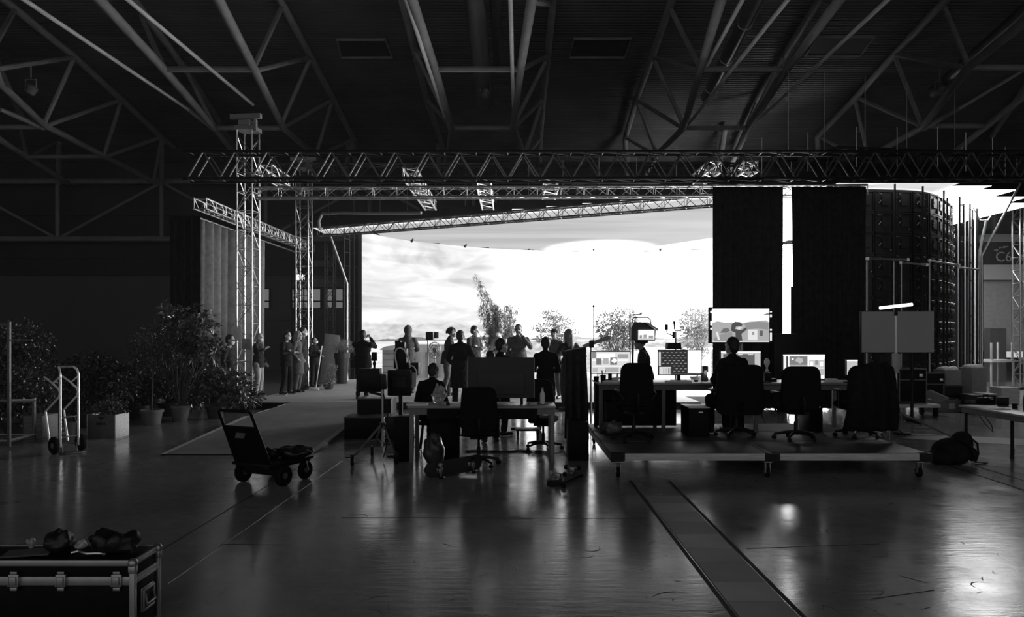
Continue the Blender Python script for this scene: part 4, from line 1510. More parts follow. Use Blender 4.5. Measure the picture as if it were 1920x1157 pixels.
# pedestal and computers under the desks
t = thing('drawer_pedestal', 'black box with a bright lit top standing under the left riser desk', 'pedestal', (2.72, 11.0, SZ))
q = MB(); q.rbox((0, 0, .21), (.30, .52, .42), .006); q.build('body', M_CASE, t)
q = MB(); q.rbox((0, 0, .425), (.31, .53, .012), .003); q.build('painted_lit_top', M_WHITE, t)  # white top paints in the light falling on the black box
q = MB(); q.box((.02, -.265, .36), (.06, .01, .02)); q.build('handle', M_ALU, t)
for x, lab in ((3.46, 'black computer tower under the right riser desk, behind the wide chair'), (4.66, 'black computer tower under the right riser desk, between the empty chair and the coats'), (1.55, 'black computer tower under the left riser desk')):
    t = thing('computer_tower', lab, 'computer', (x, 11.55, SZ), 0, 'computers under the riser desks')
    q = MB(); q.rbox((0, 0, .225), (.20, .45, .45), .008); q.build('case', M_CASE, t)
    q = MB(); q.ell((.05, -.227, .38), (.008, .004, .008), nu=8, nv=6); q.build('power_light', emit(4.0), t)
# crumpled clear bag below the left desk
q = MB(); q.ell((0, 0, .09), (.15, .11, .10), nu=22, nv=14)
for v in q.v:
    k = 1 + .28 * nz(v.x * 16, v.y * 16, v.z * 16); v.x *= k; v.y *= k; v.z = max(v.z * k, .002)
o = q.build('crumpled_bag', mat('crumpled_plastic', 0.12, 0.3, 0, 0.4, 10), loc=(1.50, 11.02, SZ)); tag(o, 'crumpled plastic bag on the riser below the left desk', 'bag')


def lamp(label, px, py, d, zf, r=.03, v=14.0):
    c = P(px, py, d)
    t = thing('desk_lamp', label, 'lamp', (c.x, c.y, zf))
    q = MB(); q.ell(c, (r, r, r * 1.2), nu=12, nv=8); q.build('bulb', emit(v), t, True)
    q = MB(); q.tube([c - Vector((0, 0, r)), (c.x + .02, c.y, (c.z + zf) / 2), (c.x, c.y, zf)], .008, 6); q.lathe([(.05, 0), (.05, .012), (.01, .02)], 14, (c.x, c.y, zf)); q.build('stand', M_ALUD, t, True)


lamp('small glaring lamp on the desk left of the seated person', 1329.5, 703, 11.35, ZD, .034)


def cup(label, px, d, zf, r=.04, h=.1, m=M_BLK, name='cup', cat='cup', pens=0, group=None):
    x = (px - CX) / F * d
    t = thing(name, label, cat, (x, d, zf), 0, group)
    q = MB(); q.lathe([(r * .8, 0), (r, h), (r * .88, h), (r * .7, .01)], 16); q.build('body', m, t)
    for i in range(pens):
        q = MB(); a = 2.1 * i; q.tube([(.01 * math.cos(a), .01 * math.sin(a), .012), (r * .8 * math.cos(a), r * .8 * math.sin(a), h + .07)], .005, 6); q.build('pen', M_HUB, t)
    return t


cup('dark pen cup with pens on the left riser desk', 1131, 11.35, ZD, .045, .11, M_BLK, 'pen_cup', 'pen cup', 4)
cup('squat dark cup left of the pen cup on the riser desk', 1118, 11.5, ZD, .045, .08, M_BLK)
# keyboards and papers on the desks
for px, d, w_, lab in ((1150, 11.32, .34, 'keyboard below the monitor with picture tiles'), (1272, 11.3, .40, 'keyboard below the wide dotted monitor')):
    x = (px - CX) / F * d
    t = thing('keyboard', lab, 'keyboard', (x, d, ZD), 0, 'keyboards on the riser desks')
    q = MB(); q.rbox((0, 0, .011), (w_, .13, .018), .004); q.build('body', M_WHITE, t)
    q = MB()
    for i in range(int(w_ / .024)):
        for j in range(5):
            q.box((-w_ / 2 + .02 + i * .0235, -.048 + j * .024, .023), (.019, .019, .007))
    q.build('keys', M_PAPER, t)
for px, d, s, lab in ((1305, 11.45, .09, 'computer mouse at the right end of the left riser desk'),):
    x = (px - CX) / F * d
    q = MB(); q.ell((0, 0, .018), (.035, .06, .022)); o = q.build('mouse', M_BLK, loc=(x, d, ZD)); tag(o, lab, 'mouse')
# dark speaker blocks
for px, d, w_, h_, lab in ((1321, 11.55, .09, .24, 'slim black speaker beside the wide dotted monitor'),):
    x = (px - CX) / F * d
    t = thing('speaker', lab, 'speaker', (x, d, ZD))
    q = MB(); q.rbox((0, 0, h_ / 2), (w_, .12, h_), .01); q.build('cabinet', M_BLK, t)
    q = MB(); q.lathe([(.03, 0), (.03, .006), (.01, .002)], 14, (0, -.061, h_ * .6), Matrix.Rotation(PI / 2, 4, 'X')); q.build('driver', M_HUB, t)
# the glass figure
x = (1438 - CX) / F * 11.35
t = thing('glass_ornament', 'slender pale glass ornament on a black block, right of the seated person', 'ornament', (x, 11.35, ZD))
q = MB(); q.rbox((.01, 0, .075), (.10, .08, .15), .006); q.build('block', M_BLK, t)
q = MB(); q.lathe([(.012, .15), (.028, .17), (.012, .215), (.02, .24), (.042, .29), (.040, .33), (.022, .36), (.006, .375)], 16); q.build('glass', mat('pale_glass', 0.6, 0.1, 0, 0.3, 20), t)
# little devices
for px, d, s, m_, lab, nm in ((1559, 11.3, (.16, .09, .06), M_WHITE, 'small pale device box on the right riser desk', 'device_box'), (1580, 11.35, (.14, .12, .03), M_PAPER, 'stack of pale papers on the right riser desk', 'paper_stack'), (1430, 11.25, (.16, .1, .02), M_CLG, 'grey notepad on the right riser desk', 'notepad'), (1447, 11.5, (.12, .1, .05), M_BLK, 'small black box behind the notepad', 'small_box')):
    x = (px - CX) / F * d
    q = MB(); q.rbox((0, 0, s[2] / 2), s, .004, rz=.15); o = q.build(nm, m_, loc=(x, d, ZD)); tag(o, lab, nm.split('_')[-1] if nm != 'notepad' else 'notepad')
# lit cables below the desks, lying behind the riser on the floor
for i, (pts, lab) in enumerate((([(1405, 770), (1425, 764), (1450, 772), (1466, 766), (1500, 772), (1512, 770)], 'tangle of thin cables hanging under the desk by the empty chair'),)):
    q = MB()
    for k in range(6):
        x0 = 1428 + k * 14
        q.tube([P(x0, 760, 12.0), P(x0 + 6 * math.sin(k), 778, 12.05), P(x0 + 8 * math.sin(k + 1), 794, 12.1)], .006, 5)
    q.tube([P(x, y, 12.0) for x, y in pts], .008, 5)
    q.tube([P(1425, 728, 11.9), P(1430, 765, 12.0)], .008, 5)
    o = q.build('cable_tangle', M_BLK); tag(o, lab, 'cables')

# large dark screen with its back stand (right)
a, b_ = P(1615, 662, 15.0), P(1753, 583, 15.0)
t = thing('large_screen', 'large blank grey screen on a stand in front of the screen back', 'screen', ((a.x + b_.x) / 2, 15.1, 0))
q = MB(); q.rbox(((a.x + b_.x) / 2, 15.05, (a.z + b_.z) / 2), (b_.x - a.x, .06, b_.z - a.z), .008); q.build('housing', M_BLK, t, True)
q = MB(); q.box(((a.x + b_.x) / 2, 15.015, (a.z + b_.z) / 2), (b_.x - a.x - .03, .012, b_.z - a.z - .03)); q.build('panel', mat('blank_screen_grey', 0.40, 0.55, 0, 0.04, 2), t, True)
q = MB()
for s in (-.35, .35):
    q.cyl(((a.x + b_.x) / 2 + s, 15.13, .05), ((a.x + b_.x) / 2 + s, 15.13, a.z + .3), .03, n=12)
q.box(((a.x + b_.x) / 2, 15.13, .4), (.8, .04, .05))
q.build('stand_posts', M_BLKM, t, True)
for s in (-.35, .35):
    q = MB(); q.box(((a.x + b_.x) / 2 + s, 15.05, .025), (.06, .5, .05)); q.build('stand_foot', M_BLKM, t, True)

# light stand with a glowing tube
LX, LY = (1680 - CX) / F * 13.0, 13.0
t = thing('light_stand', 'tall light stand on a tripod with a glowing tube across its top', 'light stand', (LX, LY, 0))
zt_ = HC + (CY - 574) / F * LY
zh_ = HC + (CY - 770) / F * LY
q = MB(); q.cyl((0, 0, .12), (0, 0, 1.25), .022, n=12); q.cyl((0, 0, 1.25), (0, 0, zt_), .016, n=12); q.cyl((0, 0, 1.22), (0, 0, 1.30), .032, n=12); q.build('pole', M_TUBE, t)
q = MB()
for ax, ay in ((-.32, -.30), (.66, -.95), (.1, .62)):
    q2 = MB(); q2.tube([(0, 0, zh_), (ax, ay, .02)], .014, 8); q2.tube([(0, 0, .16), (ax * .55, ay * .55, zh_ * .46)], .008, 6); q2.build('leg', M_ALUD, t)
q = MB(); q.cyl((0, 0, zh_ - .03), (0, 0, zh_ + .05), .03, n=12); q.build('collar', M_BLK, t)
q = MB(); q.tube([(-.285, 0, zt_ - .035), (.285, 0, zt_ + .03)], .028, 12); q.build('light_tube', emit(2.2), t)['label'] = 'glowing horizontal tube lamp'
q = MB(); q.rbox((-.02, -.03, zt_ - .1), (.05, .05, .14), .008); q.build('tube_clamp', M_BLK, t)
q = MB(); q.rbox((-.04, -.05, 1.30), (.10, .06, .34), .01); q.rbox((.03, -.05, 1.33), (.025, .05, .26), .006); q.build('ballast', mat('pale_ballast', 0.45, 0.5), t)
q = MB(); q.tube([(-.05, -.05, 1.14), (-.07, -.05, .9), (-.03, -.04, .6), (-.04, -.04, .2), (.2, .05, .012)], .008, 6); q.build('cable', M_BLK, t)
# weights at the stand foot
for dx, lab in ((-.16, 'small metal weight on the floor left of the light stand'), (.28, 'flat dark round weight on the floor right of the light stand')):
    q = MB(); q.lathe([(.09 if dx < 0 else .16, 0), (.09 if dx < 0 else .16, .035), (.03, .05)], 18); o = q.build('floor_weight', M_BLKM if dx > 0 else M_ALUD, loc=(LX + dx, LY + .35, 0)); tag(o, lab, 'weight')
# slim pole stand left of it
x = (1668 - CX) / F * 12.3
t = thing('pole_stand', 'slim bent pole stand beside the coats at the right end of the riser', 'stand', (x, 12.3, 0))
q = MB(); q.tube([(-.14, 0, 1.02), (-.02, 0, 1.02), (0, 0, .98), (0, 0, .03)], .012, 8); q.build('pole', M_ALUD, t)
q = MB(); q.lathe([(.10, 0), (.10, .02), (.02, .04)], 16); q.build('base', M_BLKM, t)

# backpack on the floor
bp = thing('backpack', 'slumped black backpack on the floor right of the riser', 'backpack', (6.15, 10.35, 0))
q = MB()
q.ell((0, 0, .17), (.27, .20, .20), nu=26, nv=16); q.ell((.16, .02, .30), (.14, .16, .16), nu=22, nv=14); q.ell((-.16, -.02, .10), (.20, .18, .11), nu=22, nv=14)
for v in q.v:
    v.z = max(v.z, .004)
    k = .05 * nz(v.x * 6, v.y * 6, v.z * 6); v.x += k; v.y += k
o = q.build('bag', M_CLD, bp)
md = o.modifiers.new('skin', 'REMESH'); md.mode = 'VOXEL'; md.voxel_size = .02
sm = o.modifiers.new('soften', 'SMOOTH'); sm.iterations = 4
q = MB(); q.tube([(.27, .0, .36), (.31, -.08, .30), (.30, -.12, .16), (.27, -.1, .04)], .014, 6); q.tube([(.02, -.16, .36), (.14, -.2, .3), (.2, -.2, .14)], .016, 6); q.build('straps', M_CLD, bp)
q = MB(); q.ell((.27, -.02, .14), (.06, .11, .10)); q.build('side_pocket', M_CLD, bp)
q = MB(); q.tube([(6.4, 10.3, .012), (6.5, 10.42, .012), (6.66, 10.36, .012), (6.52, 10.28, .012), (6.40, 10.22, .012)], .008, 6)
o = q.build('cable_end', M_BLK); tag(o, 'loose black cable end on the floor beside the backpack', 'cable')

# ------------------------------------------------------------------ table at the right edge
t = thing('folding_table', 'pale topped table with slim legs at the right edge, gear on it', 'table', (7.4, 10.6, 0))
q = MB(); q.rbox((7.42, 10.55, .69), (.84, 2.1, .03), .005); q.build('table_top', M_DTOP, t, True)
q = MB(); q.box((7.42, 10.55, .635), (.78, 2.04, .08)); q.build('apron', mat('table_apron', 0.10, 0.5), t, True)
for x, y in ((7.06, 11.5), (7.30, 10.80), (7.78, 11.5), (7.78, 9.65)):
    q = MB(); q.cyl((x, y, .02), (x, y, .60), .022, n=12); q.cyl((x, y, 0), (x, y, .025), .03, n=12); q.build('leg', M_BLKM, t, True)
ZT2 = .705


def at_t(px, py):
    return at(px, py, ZT2)


def gadget(nm, lab, px, py, s, m, rz=0.0, cat=None, extra=None):
    c = at_t(px, py)
    t = thing(nm, lab, cat or nm.split('_')[-1], (c.x, c.y, ZT2), rz)
    q = MB(); q.rbox((0, 0, s[2] / 2), s, min(s) * .15); q.build('body', m, t)
    if extra:
        extra(t, s)
    return t


def cam_extra(t, s):
    q = MB(); q.cyl((0, -s[1] / 2, s[2] * .5), (0, -s[1] / 2 - .07, s[2] * .5), .035, n=16); q.build('lens', M_BLK, t)
    q = MB(); q.tube([(-.05, 0, s[2]), (-.05, 0, s[2] + .04), (.05, 0, s[2] + .04), (.05, 0, s[2])], .008, 6); q.build('handle', M_BLK, t)


gadget('camera', 'dark camera body lying on the table at the right edge', 1848, 757, (.24, .14, .10), M_BLK, .3, 'camera', cam_extra)
gadget('gear_case', 'flat grey case near the left corner of the right-edge table', 1822, 756, (.16, .12, .05), M_CLG, .2, 'case')
gadget('gear_box', 'small black box with a pale lid on the right-edge table', 1880, 760, (.14, .12, .13), M_BLK, -.1, 'box')
gadget('paper_stack', 'white papers on the right-edge table in front of the black box', 1875, 768, (.22, .16, .012), M_PAPER, .2, 'papers')
c = at_t(1903, 766)
t = thing('mug', 'black mug standing on the right-edge table', 'mug', (c.x, c.y, ZT2))
q = MB(); q.lathe([(.035, 0), (.038, .07), (.033, .07), (.03, .008)], 16); q.build('body', M_BLK, t); q = MB(); q.tube([(.036, 0, .06), (.06, 0, .05), (.06, 0, .025), (.036, 0, .015)], .006, 6); q.build('handle', M_BLK, t)
c = at_t(1936, 779)
q = MB(); q.lathe([(.09, 0), (.12, .05), (.13, .2), (.10, .33), (.03, .36)], 20); o = q.build('black_helmet', M_BLK, loc=(c.x + .02, c.y, ZT2)); tag(o, 'rounded black object cut by the right edge of the photo, on the table', 'headgear')
q = MB(); q.tube([(7.05, 11.2, .62), (7.02, 11.0, .50), (7.12, 10.95, .36), (7.2, 11.1, .44), (7.14, 11.2, .6)], .006, 5)
o = q.build('hanging_cable', M_BLK); tag(o, 'thin dark cable hanging below the right-edge table', 'cable')

# ------------------------------------------------------------------ crates and cases behind, right
def crate(nm, lab, px0, px1, ytop, ybot, dp, m, cat, group=None, rz=0.0, extra=None, z0=None):
    d = at(0, ybot).y if z0 is None else z0[1]
    zb = 0.0 if z0 is None else z0[0]
    x0, x1 = (px0 - CX) / F * d, (px1 - CX) / F * d
    zt = HC + (CY - ytop) / F * d
    t = thing(nm, lab, cat, ((x0 + x1) / 2, d + dp / 2, zb), rz, group)
    w_, h_ = x1 - x0, zt - zb
    q = MB(); q.rbox((0, 0, h_ / 2), (w_, dp, h_), .008); q.build('body', m, t)
    if extra:
        extra(t, w_, dp, h_)
    return t


def case_trim(t, w_, dp, h_):
    q = MB()
    for z in (.01, h_ - .01, h_ * .68):
        q.box((0, -dp / 2, z), (w_ + .01, .012, .025))
    for s in (-1, 1):
        q.box((s * w_ / 2, -dp / 2, h_ / 2), (.03, .014, h_))
    q.build('edge_trim', M_HUB, t)
    q = MB(); q.rbox((w_ * .3, -dp / 2 - .01, h_ * .8), (.09, .02, .07), .006); q.build('latch', M_ALU, t)


def foam(t, w_, dp, h_):
    q = MB()
    for i in range(4):
        q.ell((-w_ * .36 + i * w_ * .24, 0, h_ + .01), (w_ * .13, dp * .4, .06 + .02 * (i % 2)), nu=12, nv=8)
    q.build('foam_filling', M_PAPER, t)


t = thing('equipment_dolly', 'low wooden rolling dolly under the black case, right of the light stand', 'dolly', (8.7, 16.2, 0))
q = MB(); q.rbox((0, 0, .255), (.98, .7, .07), .008); q.build('deck', M_WOOD, t)
for x in (-.42, .42):
    for y in (-.27, .27):
        q = MB(); q.cyl((x - .02, y, .08), (x + .02, y, .08), .08, n=16); q.box((x, y, .18), (.07, .08, .09)); q.build('caster', M_RUB, t)
crate('black_case', 'big black equipment case standing on the wooden dolly', 1686, 1737, 691, 757, .5, M_CASE, 'case', z0=(.29, 15.98), extra=case_trim)
crate('rack_case', 'black rack case with a pale tag behind the flat open carton', 1737, 1772, 699, 746, .25, M_CASE, 'case', z0=(0, 17.9), extra=case_trim)
crate('foam_carton', 'grey carton of white foam, left one of the pair behind the gear', 1772, 1803, 694, 757, .5, M_CARD, 'carton', 'cartons of white foam', z0=(0, 17.9), extra=foam)
crate('foam_carton', 'grey carton of white foam, right one of the pair beside the ladder beams', 1822, 1850, 690, 752, .5, M_CARD, 'carton', 'cartons of white foam', z0=(0, 17.9), extra=foam)
crate('low_wooden_box', 'low wooden box with pale patches in front of the black case', 1748, 1802, 750, 771, .45, M_WOODD, 'box', z0=(0, 17.0), extra=lambda t, w_, dp, h_: [MB().box((w_ * .18, -dp / 2 - .004, h_ * .5), (w_ * .2, .006, h_ * .45)).build('pale_label', M_CLL, t)])
t = thing('small_framed_screen', 'small dark screen in a grey frame standing on the low wooden box', 'screen', ((1787 - CX) / F * 17.2, 17.2, .285))
q = MB(); q.rbox((0, 0, .17), (.46, .03, .33), .006); q.build('frame', M_CLG, t); q = MB(); q.box((0, -.017, .165), (.40, .006, .27)); q.build('panel', M_BLK, t)
q = MB(); q.box((0, .06, .008), (.2, .12, .016)); q.build('foot', M_BLK, t)
q = MB(); q.rbox((0, 0, 0), (.46, .36, .025), .006, M=Matrix.Rotation(.42, 4, 'Y') @ Matrix.Rotation(-.35, 4, 'X'))
o = q.build('carton_lid', M_CLL, loc=((1752 - CX) / F * 16.45, 16.45, .42)); tag(o, 'pale carton lid leaning against the low wooden box', 'lid')
crate('dark_bin', 'small dark bin on the floor behind the right-edge table', 1802, 1822, 726, 760, .3, M_BLK, 'bin', z0=(0, 18.6))
t = crate('gear_tray', 'long dark tray with pale papers behind the right-edge table', 1822, 1868, 741, 768, .5, M_BLK, 'tray', z0=(0, 16.6))
q = MB(); q.box((0, 0, 0), (.34, .3, .02), .2); q.box((-.1, .05, .02), (.2, .18, .014), -.3)
o = q.build('paper_stack', M_PAPER, loc=((1848 - CX) / F * 16.85, 16.85, HC + (CY - 741) / F * 16.6 + .012)); tag(o, 'pale papers lying on the long dark tray', 'papers')
crate('wooden_crate', 'pale wooden crate behind the gear on the right-edge table', 1878, 1912, 727, 764, .45, M_WOOD, 'crate', z0=(0, 17.6))

# stacked white tables at the far right
def white_table(label, x0, x1, y0, y1, z, inverted):
    t = thing('white_table', label, 'table', ((x0 + x1) / 2, (y0 + y1) / 2, z), .32, 'stacked white tables')
    h_ = .62 if inverted else .86
    w_, dp = x1 - x0, y1 - y0
    q = MB(); q.rbox((0, 0, .02 if inverted else h_ - .02), (w_, dp, .04), .004); q.build('table_top', M_WHITE, t)
    for sx in (-1, 1):
        for sy in (-1, 1):
            q = MB(); q.rbox((sx * (w_ / 2 - .07), sy * (dp / 2 - .07), (h_ + (.04 if inverted else -.04)) / 2), (.05, .05, h_ - .04), .004); q.build('leg', M_WHITE, t)
    if not inverted:
        pass
    return t


white_table('white table standing on its legs at the far right, another upside down on it', 15.9, 17.05, 24.9, 25.6, 0, False)
white_table('white table lying upside down on another white table', 15.93, 17.02, 24.92, 25.58, .862, True)

q = MB(); q.tube([at(1690, 819) + Vector((0, 0, .008)), at(1720, 817) + Vector((0, 0, .008)), at(1768, 817) + Vector((0, 0, .008))], .008, 5)
o = q.build('floor_cable', M_BLK); tag(o, 'thin black cable crossing the floor between the light stand and the backpack', 'cable')
# ================================================================== LEFT FOREGROUND
# flight case
FX1, FY0, FY1, FZ = -2.275, 4.44, 4.75, 0.48
FX0 = -3.50
fc_ = thing('flight_case', 'black flight case with metal edges at the bottom left corner of the photo', 'flight case', ((FX0 + FX1) / 2, (FY0 + FY1) / 2, 0))
q = MB(); q.rbox(((FX0 + FX1) / 2, (FY0 + FY1) / 2, .165), (FX1 - FX0, FY1 - FY0, .33), .006); q.build('body', M_CASE, fc_, True)
q = MB(); q.rbox(((FX0 + FX1) / 2, (FY0 + FY1) / 2, .405), (FX1 - FX0 - .004, FY1 - FY0 - .004, .14), .006); q.build('lid', M_CASE, fc_, True)
M_EDGE = mat('case_edge_aluminium', 0.42, 0.36, 0.85, 0.1, 12)
q = MB()
for x in (FX0, FX1):
    for y in (FY0, FY1):
        q.rbox((x, y, .24), (.034, .034, .47), .006)
for y in (FY0, FY1):
    for z, h_ in ((.462, .036), (.355, .052), (.018, .036)):
        q.rbox(((FX0 + FX1) / 2, y, z), (FX1 - FX0, .022, h_), .004)
for x in (FX0, FX1):
    for z, h_ in ((.462, .036), (.355, .052), (.018, .036)):
        q.rbox((x, (FY0 + FY1) / 2, z), (.022, FY1 - FY0, h_), .004)
    q.rbox((x, (FY0 + FY1) / 2, .340), (.030, FY1 - FY0, .008), .002)
    q.rbox((x, (FY0 + FY1) / 2, .370), (.030, FY1 - FY0, .008), .002)
q.build('edge_profile', M_EDGE, fc_, True)
for x in (FX0, FX1):
    for y in (FY0, FY1):
        q = MB(); q.ell((x, y, .462), (.030, .030, .030), nu=12, nv=8); q.rbox((x, y, .425), (.045, .045, .05), .01); q.build('corner_ball', M_EDGE, fc_, True)
for px in (30, 118, 222):
    x = (px - CX) / F * FY0
    q = MB(); q.rbox((x, FY0 - .018, .362), (.062, .018, .075), .004); q.rbox((x, FY0 - .03, .362), (.04, .014, .05), .004)
    for s in (-1, 1):
        q.rbox((x + s * .028, FY0 - .026, .358), (.006, .012, .062), .002)
    q.rbox((x, FY0 - .02, .312), (.042, .014, .022), .004); q.rbox((x, FY0 - .02, .408), (.042, .012, .016), .003)
    q.build('latch', M_EDGE, fc_, True)
yc = (FY0 + FY1) / 2
q = MB(); q.rbox((FX1 + .008, yc, .205), (.014, .15, .15), .005)
q.rbox((FX1 + .02, yc, .265), (.01, .14, .018), .003); q.rbox((FX1 + .02, yc, .145), (.01, .14, .018), .003)
for s in (-1, 1):
    q.rbox((FX1 + .02, yc + s * .066, .205), (.01, .016, .12), .003)
q.build('handle_dish', M_EDGE, fc_, True)
q = MB(); q.box((FX1 + .017, yc, .205), (.004, .11, .10)); q.build('dish_recess', M_BLK, fc_, True)
q = MB(); q.tube([(FX1 + .022, yc - .05, .24), (FX1 + .034, yc - .05, .18), (FX1 + .034, yc + .05, .18), (FX1 + .022, yc + .05, .24)], .008, 8); q.build('handle', M_EDGE, fc_, True)

FT = .482


def lump(nm, lab, cat, loc, r, m, amp=.25, fr=9.0, seed=0.0):
    q = MB(); q.ell((0, 0, r[2] * .9), r, nu=28, nv=18)
    for v in q.v:
        k = 1 + amp * nz(v.x * fr + seed, v.y * fr, v.z * fr) + amp * .5 * nz(v.x * fr * 2.3 + seed, v.y * fr * 2.3, v.z * fr * 2.3)
        v.x *= k; v.y *= k; v.z = max(v.z * k, .002)
    o = q.build(nm, m, loc=loc, sharp=False)
    return tag(o, lab, cat)


M_LEATH = mat('dark_crumpled_cloth', 0.012, 0.45, 0, 0.4, 12, 0.4, 20)
lump('crumpled_bag', 'dark crumpled bag on the right end of the flight case lid', 'bag', (-2.47, 4.60, FT), (.155, .10, .068), M_LEATH, .35, 12, 2)
lump('crumpled_bag', 'dark crumpled bag in the middle of the flight case lid', 'bag', (-2.82, 4.60, FT), (.088, .075, .068), M_LEATH, .35, 14, 5)
lump('crumpled_paper', 'bright crumpled paper beside the middle bag on the flight case', 'paper', (-2.715, 4.66, FT), (.035, .03, .026), mat('crumpled_foil', .6, .35, 0, .1, 9), .5, 25, 4)
q = MB(); q.box((0, 0, .006), (.26, .14, .01)); o = q.build('notebook', M_CLG, loc=(-2.98, 4.56, FT), rz=.25); tag(o, 'flat grey notebook lying on the flight case lid', 'notebook')
q = MB()
pts = [(-2.70 + .035 * k, 4.53 + .018 * math.sin(k * 1.7), FT + .012 + .006 * math.sin(k)) for k in range(7)]
q.tube(pts, .009, 6)
o = q.build('chain_cable', M_ALU); tag(o, 'short glinting cable in front of the bags on the flight case', 'cable')
lump('plastic_wrap', 'small glinting plastic wrap at the left end of the flight case lid', 'wrap', (-3.03, 4.66, FT), (.022, .02, .034), mat('clear_wrap', .3, .15, 0, .3, 20), .6, 30, 8)

# --- platform cart
ct = thing('platform_cart', 'black four wheeled platform cart with a leaning handle panel on the open floor', 'cart', (-3.0, 9.05, 0), math.atan2(-.43, .90))
W_ = .60
q = MB(); q.rbox((0, .12, .265), (W_, .78, .035), .01); q.rbox((0, .12, .235), (W_ - .06, .72, .04), .01); q.build('deck', M_BLKM, ct)
def wheel(root, c, r, w_, ax='x', hub=M_HUB):
    q = MB()
    M = Matrix.Rotation(PI / 2, 4, 'Y')
    q.lathe([(r * .55, -w_ / 2 * .7), (r * .85, -w_ / 2), (r, -w_ / 2 * .55), (r, w_ / 2 * .55), (r * .85, w_ / 2), (r * .55, w_ / 2 * .7)], 24, c, M)
    o = q.build('wheel', M_RUB, root)
    q = MB(); q.lathe([(.012, -w_ / 2 * .75), (r * .3, -w_ / 2 * .8), (r * .34, -w_ / 2 * .55), (r * .52, -w_ / 2 * .6), (r * .58, -w_ / 2 * .5), (r * .58, w_ / 2 * .5), (r * .52, w_ / 2 * .6), (r * .34, w_ / 2 * .55), (r * .3, w_ / 2 * .8), (.012, w_ / 2 * .75)], 20, c, M)
    h_ = q.build('hub', hub, o)
    return o
for s in (-1, 1):
    wheel(ct, (s * (W_ / 2 + .02), -.06, .125), .125, .085)
    wheel(ct, (s * (W_ / 2 - .05), .40, .115), .115, .07)
    q = MB()
    for k in (-.05, .05):
        q.tube([(s * (W_ / 2 - .05) + k, .36, .235), (s * (W_ / 2 - .05) + k, .40, .115)], .012, 6)
    q.build('caster_fork', M_ALUD, ct)
q = MB(); q.cyl((-W_ / 2, -.06, .125), (W_ / 2, -.06, .125), .014, n=8); q.box((0, -.06, .19), (W_ * .9, .06, .10)); q.build('axle', M_BLKM, ct)
# handle: frame and panel, leaning back
hb_, ht_, lean = .27, .93, .30
def hpt(x, f):
    return Vector((x, -.22 - lean * f, hb_ + (ht_ - hb_) * f))
q = MB(); q.tube([hpt(-.27, 0), hpt(-.25, .97), hpt(-.22, 1.0), hpt(.22, 1.0), hpt(.25, .97), hpt(.27, 0)], .019, 8)
q.tube([hpt(-.26, .70), hpt(.26, .70)], .014, 8)
q.build('handle_frame', M_BLKM, ct)
q = MB()
a, b_, c, d = hpt(-.255, 0), hpt(.255, 0), hpt(.245, .70), hpt(-.245, .70)
off = Vector((0, .018, .008))
q.add([a, b_, c, d, a + off, b_ + off, c + off, d + off], [(0, 1, 2, 3), (7, 6, 5, 4), (0, 4, 5, 1), (1, 5, 6, 2), (2, 6, 7, 3), (3, 7, 4, 0)])
q.build('handle_panel', M_BLK, ct)
q = MB(); c = hpt(-.02, .56) - off; q.box(c, (.14, .006, .07), M=Matrix.Translation((0, 0, 0)) @ Matrix.Rotation(-.42, 4, 'X')); q.build('grip_plate', M_HUB, ct)
lump('crumpled_garment', 'black garment bundle lying on the platform cart', 'garment', (-2.72, 9.22, .284), (.25, .19, .075), mat('shiny_black_cloth', .012, .3, 0, .4, 12, .3, 15), .35, 7, 3)
lump('crumpled_garment', 'second dark bundle on the platform cart, behind the handle panel', 'garment', (-2.98, 9.18, .284), (.13, .12, .06), M_LEATH, .3, 9, 6)

# --- sack truck
st = thing('sack_truck', 'silver two wheeled sack truck with bent handles in front of the ivy', 'sack truck', (-6.76, 11.3, 0), 1.03)
for s in (-1, 1):
    x = s * .135
    q = MB(); q.tube([(x, 0, .10), (x, 0, 1.20), (x * .95, .03, 1.27), (x * .8, .10, 1.31)], .017, 8); q.build('upright', M_TUBE, st)
    q = MB(); q.tube([(x, .30, .14), (x, .42, .62), (x, .04, .86), (x, .01, .93), (x, .05, .98), (x, .24, 1.07), (x, .46, 1.15)], .015, 8); q.tube([(x, .22, 1.06), (x, .02, 1.16)], .012, 8); q.build('bent_handle', M_TUBE, st)
    wheel(st, (s * .20, .06, .13), .13, .06)
for a_, b2, r_, nm in (((-.108, .10, 1.31), (.108, .10, 1.31), .017, 'top_bar'), ((-.135, 0, .55), (.135, 0, .55), .012, 'cross_bar'), ((-.135, 0, .25), (.135, 0, .25), .012, 'cross_bar'), ((-.20, .06, .13), (.20, .06, .13), .012, 'axle')):
    q = MB(); q.tube([a_, b2], r_, 8); q.build(nm, M_ALUD, st)
q = MB(); q.rbox((0, -.09, .012), (.30, .18, .012), .003); q.tube([(-.11, -.01, .02), (-.11, 0, .14)], .015, 6); q.tube([(.11, -.01, .02), (.11, 0, .14)], .015, 6); q.build('toe_plate', M_ALUD, st)

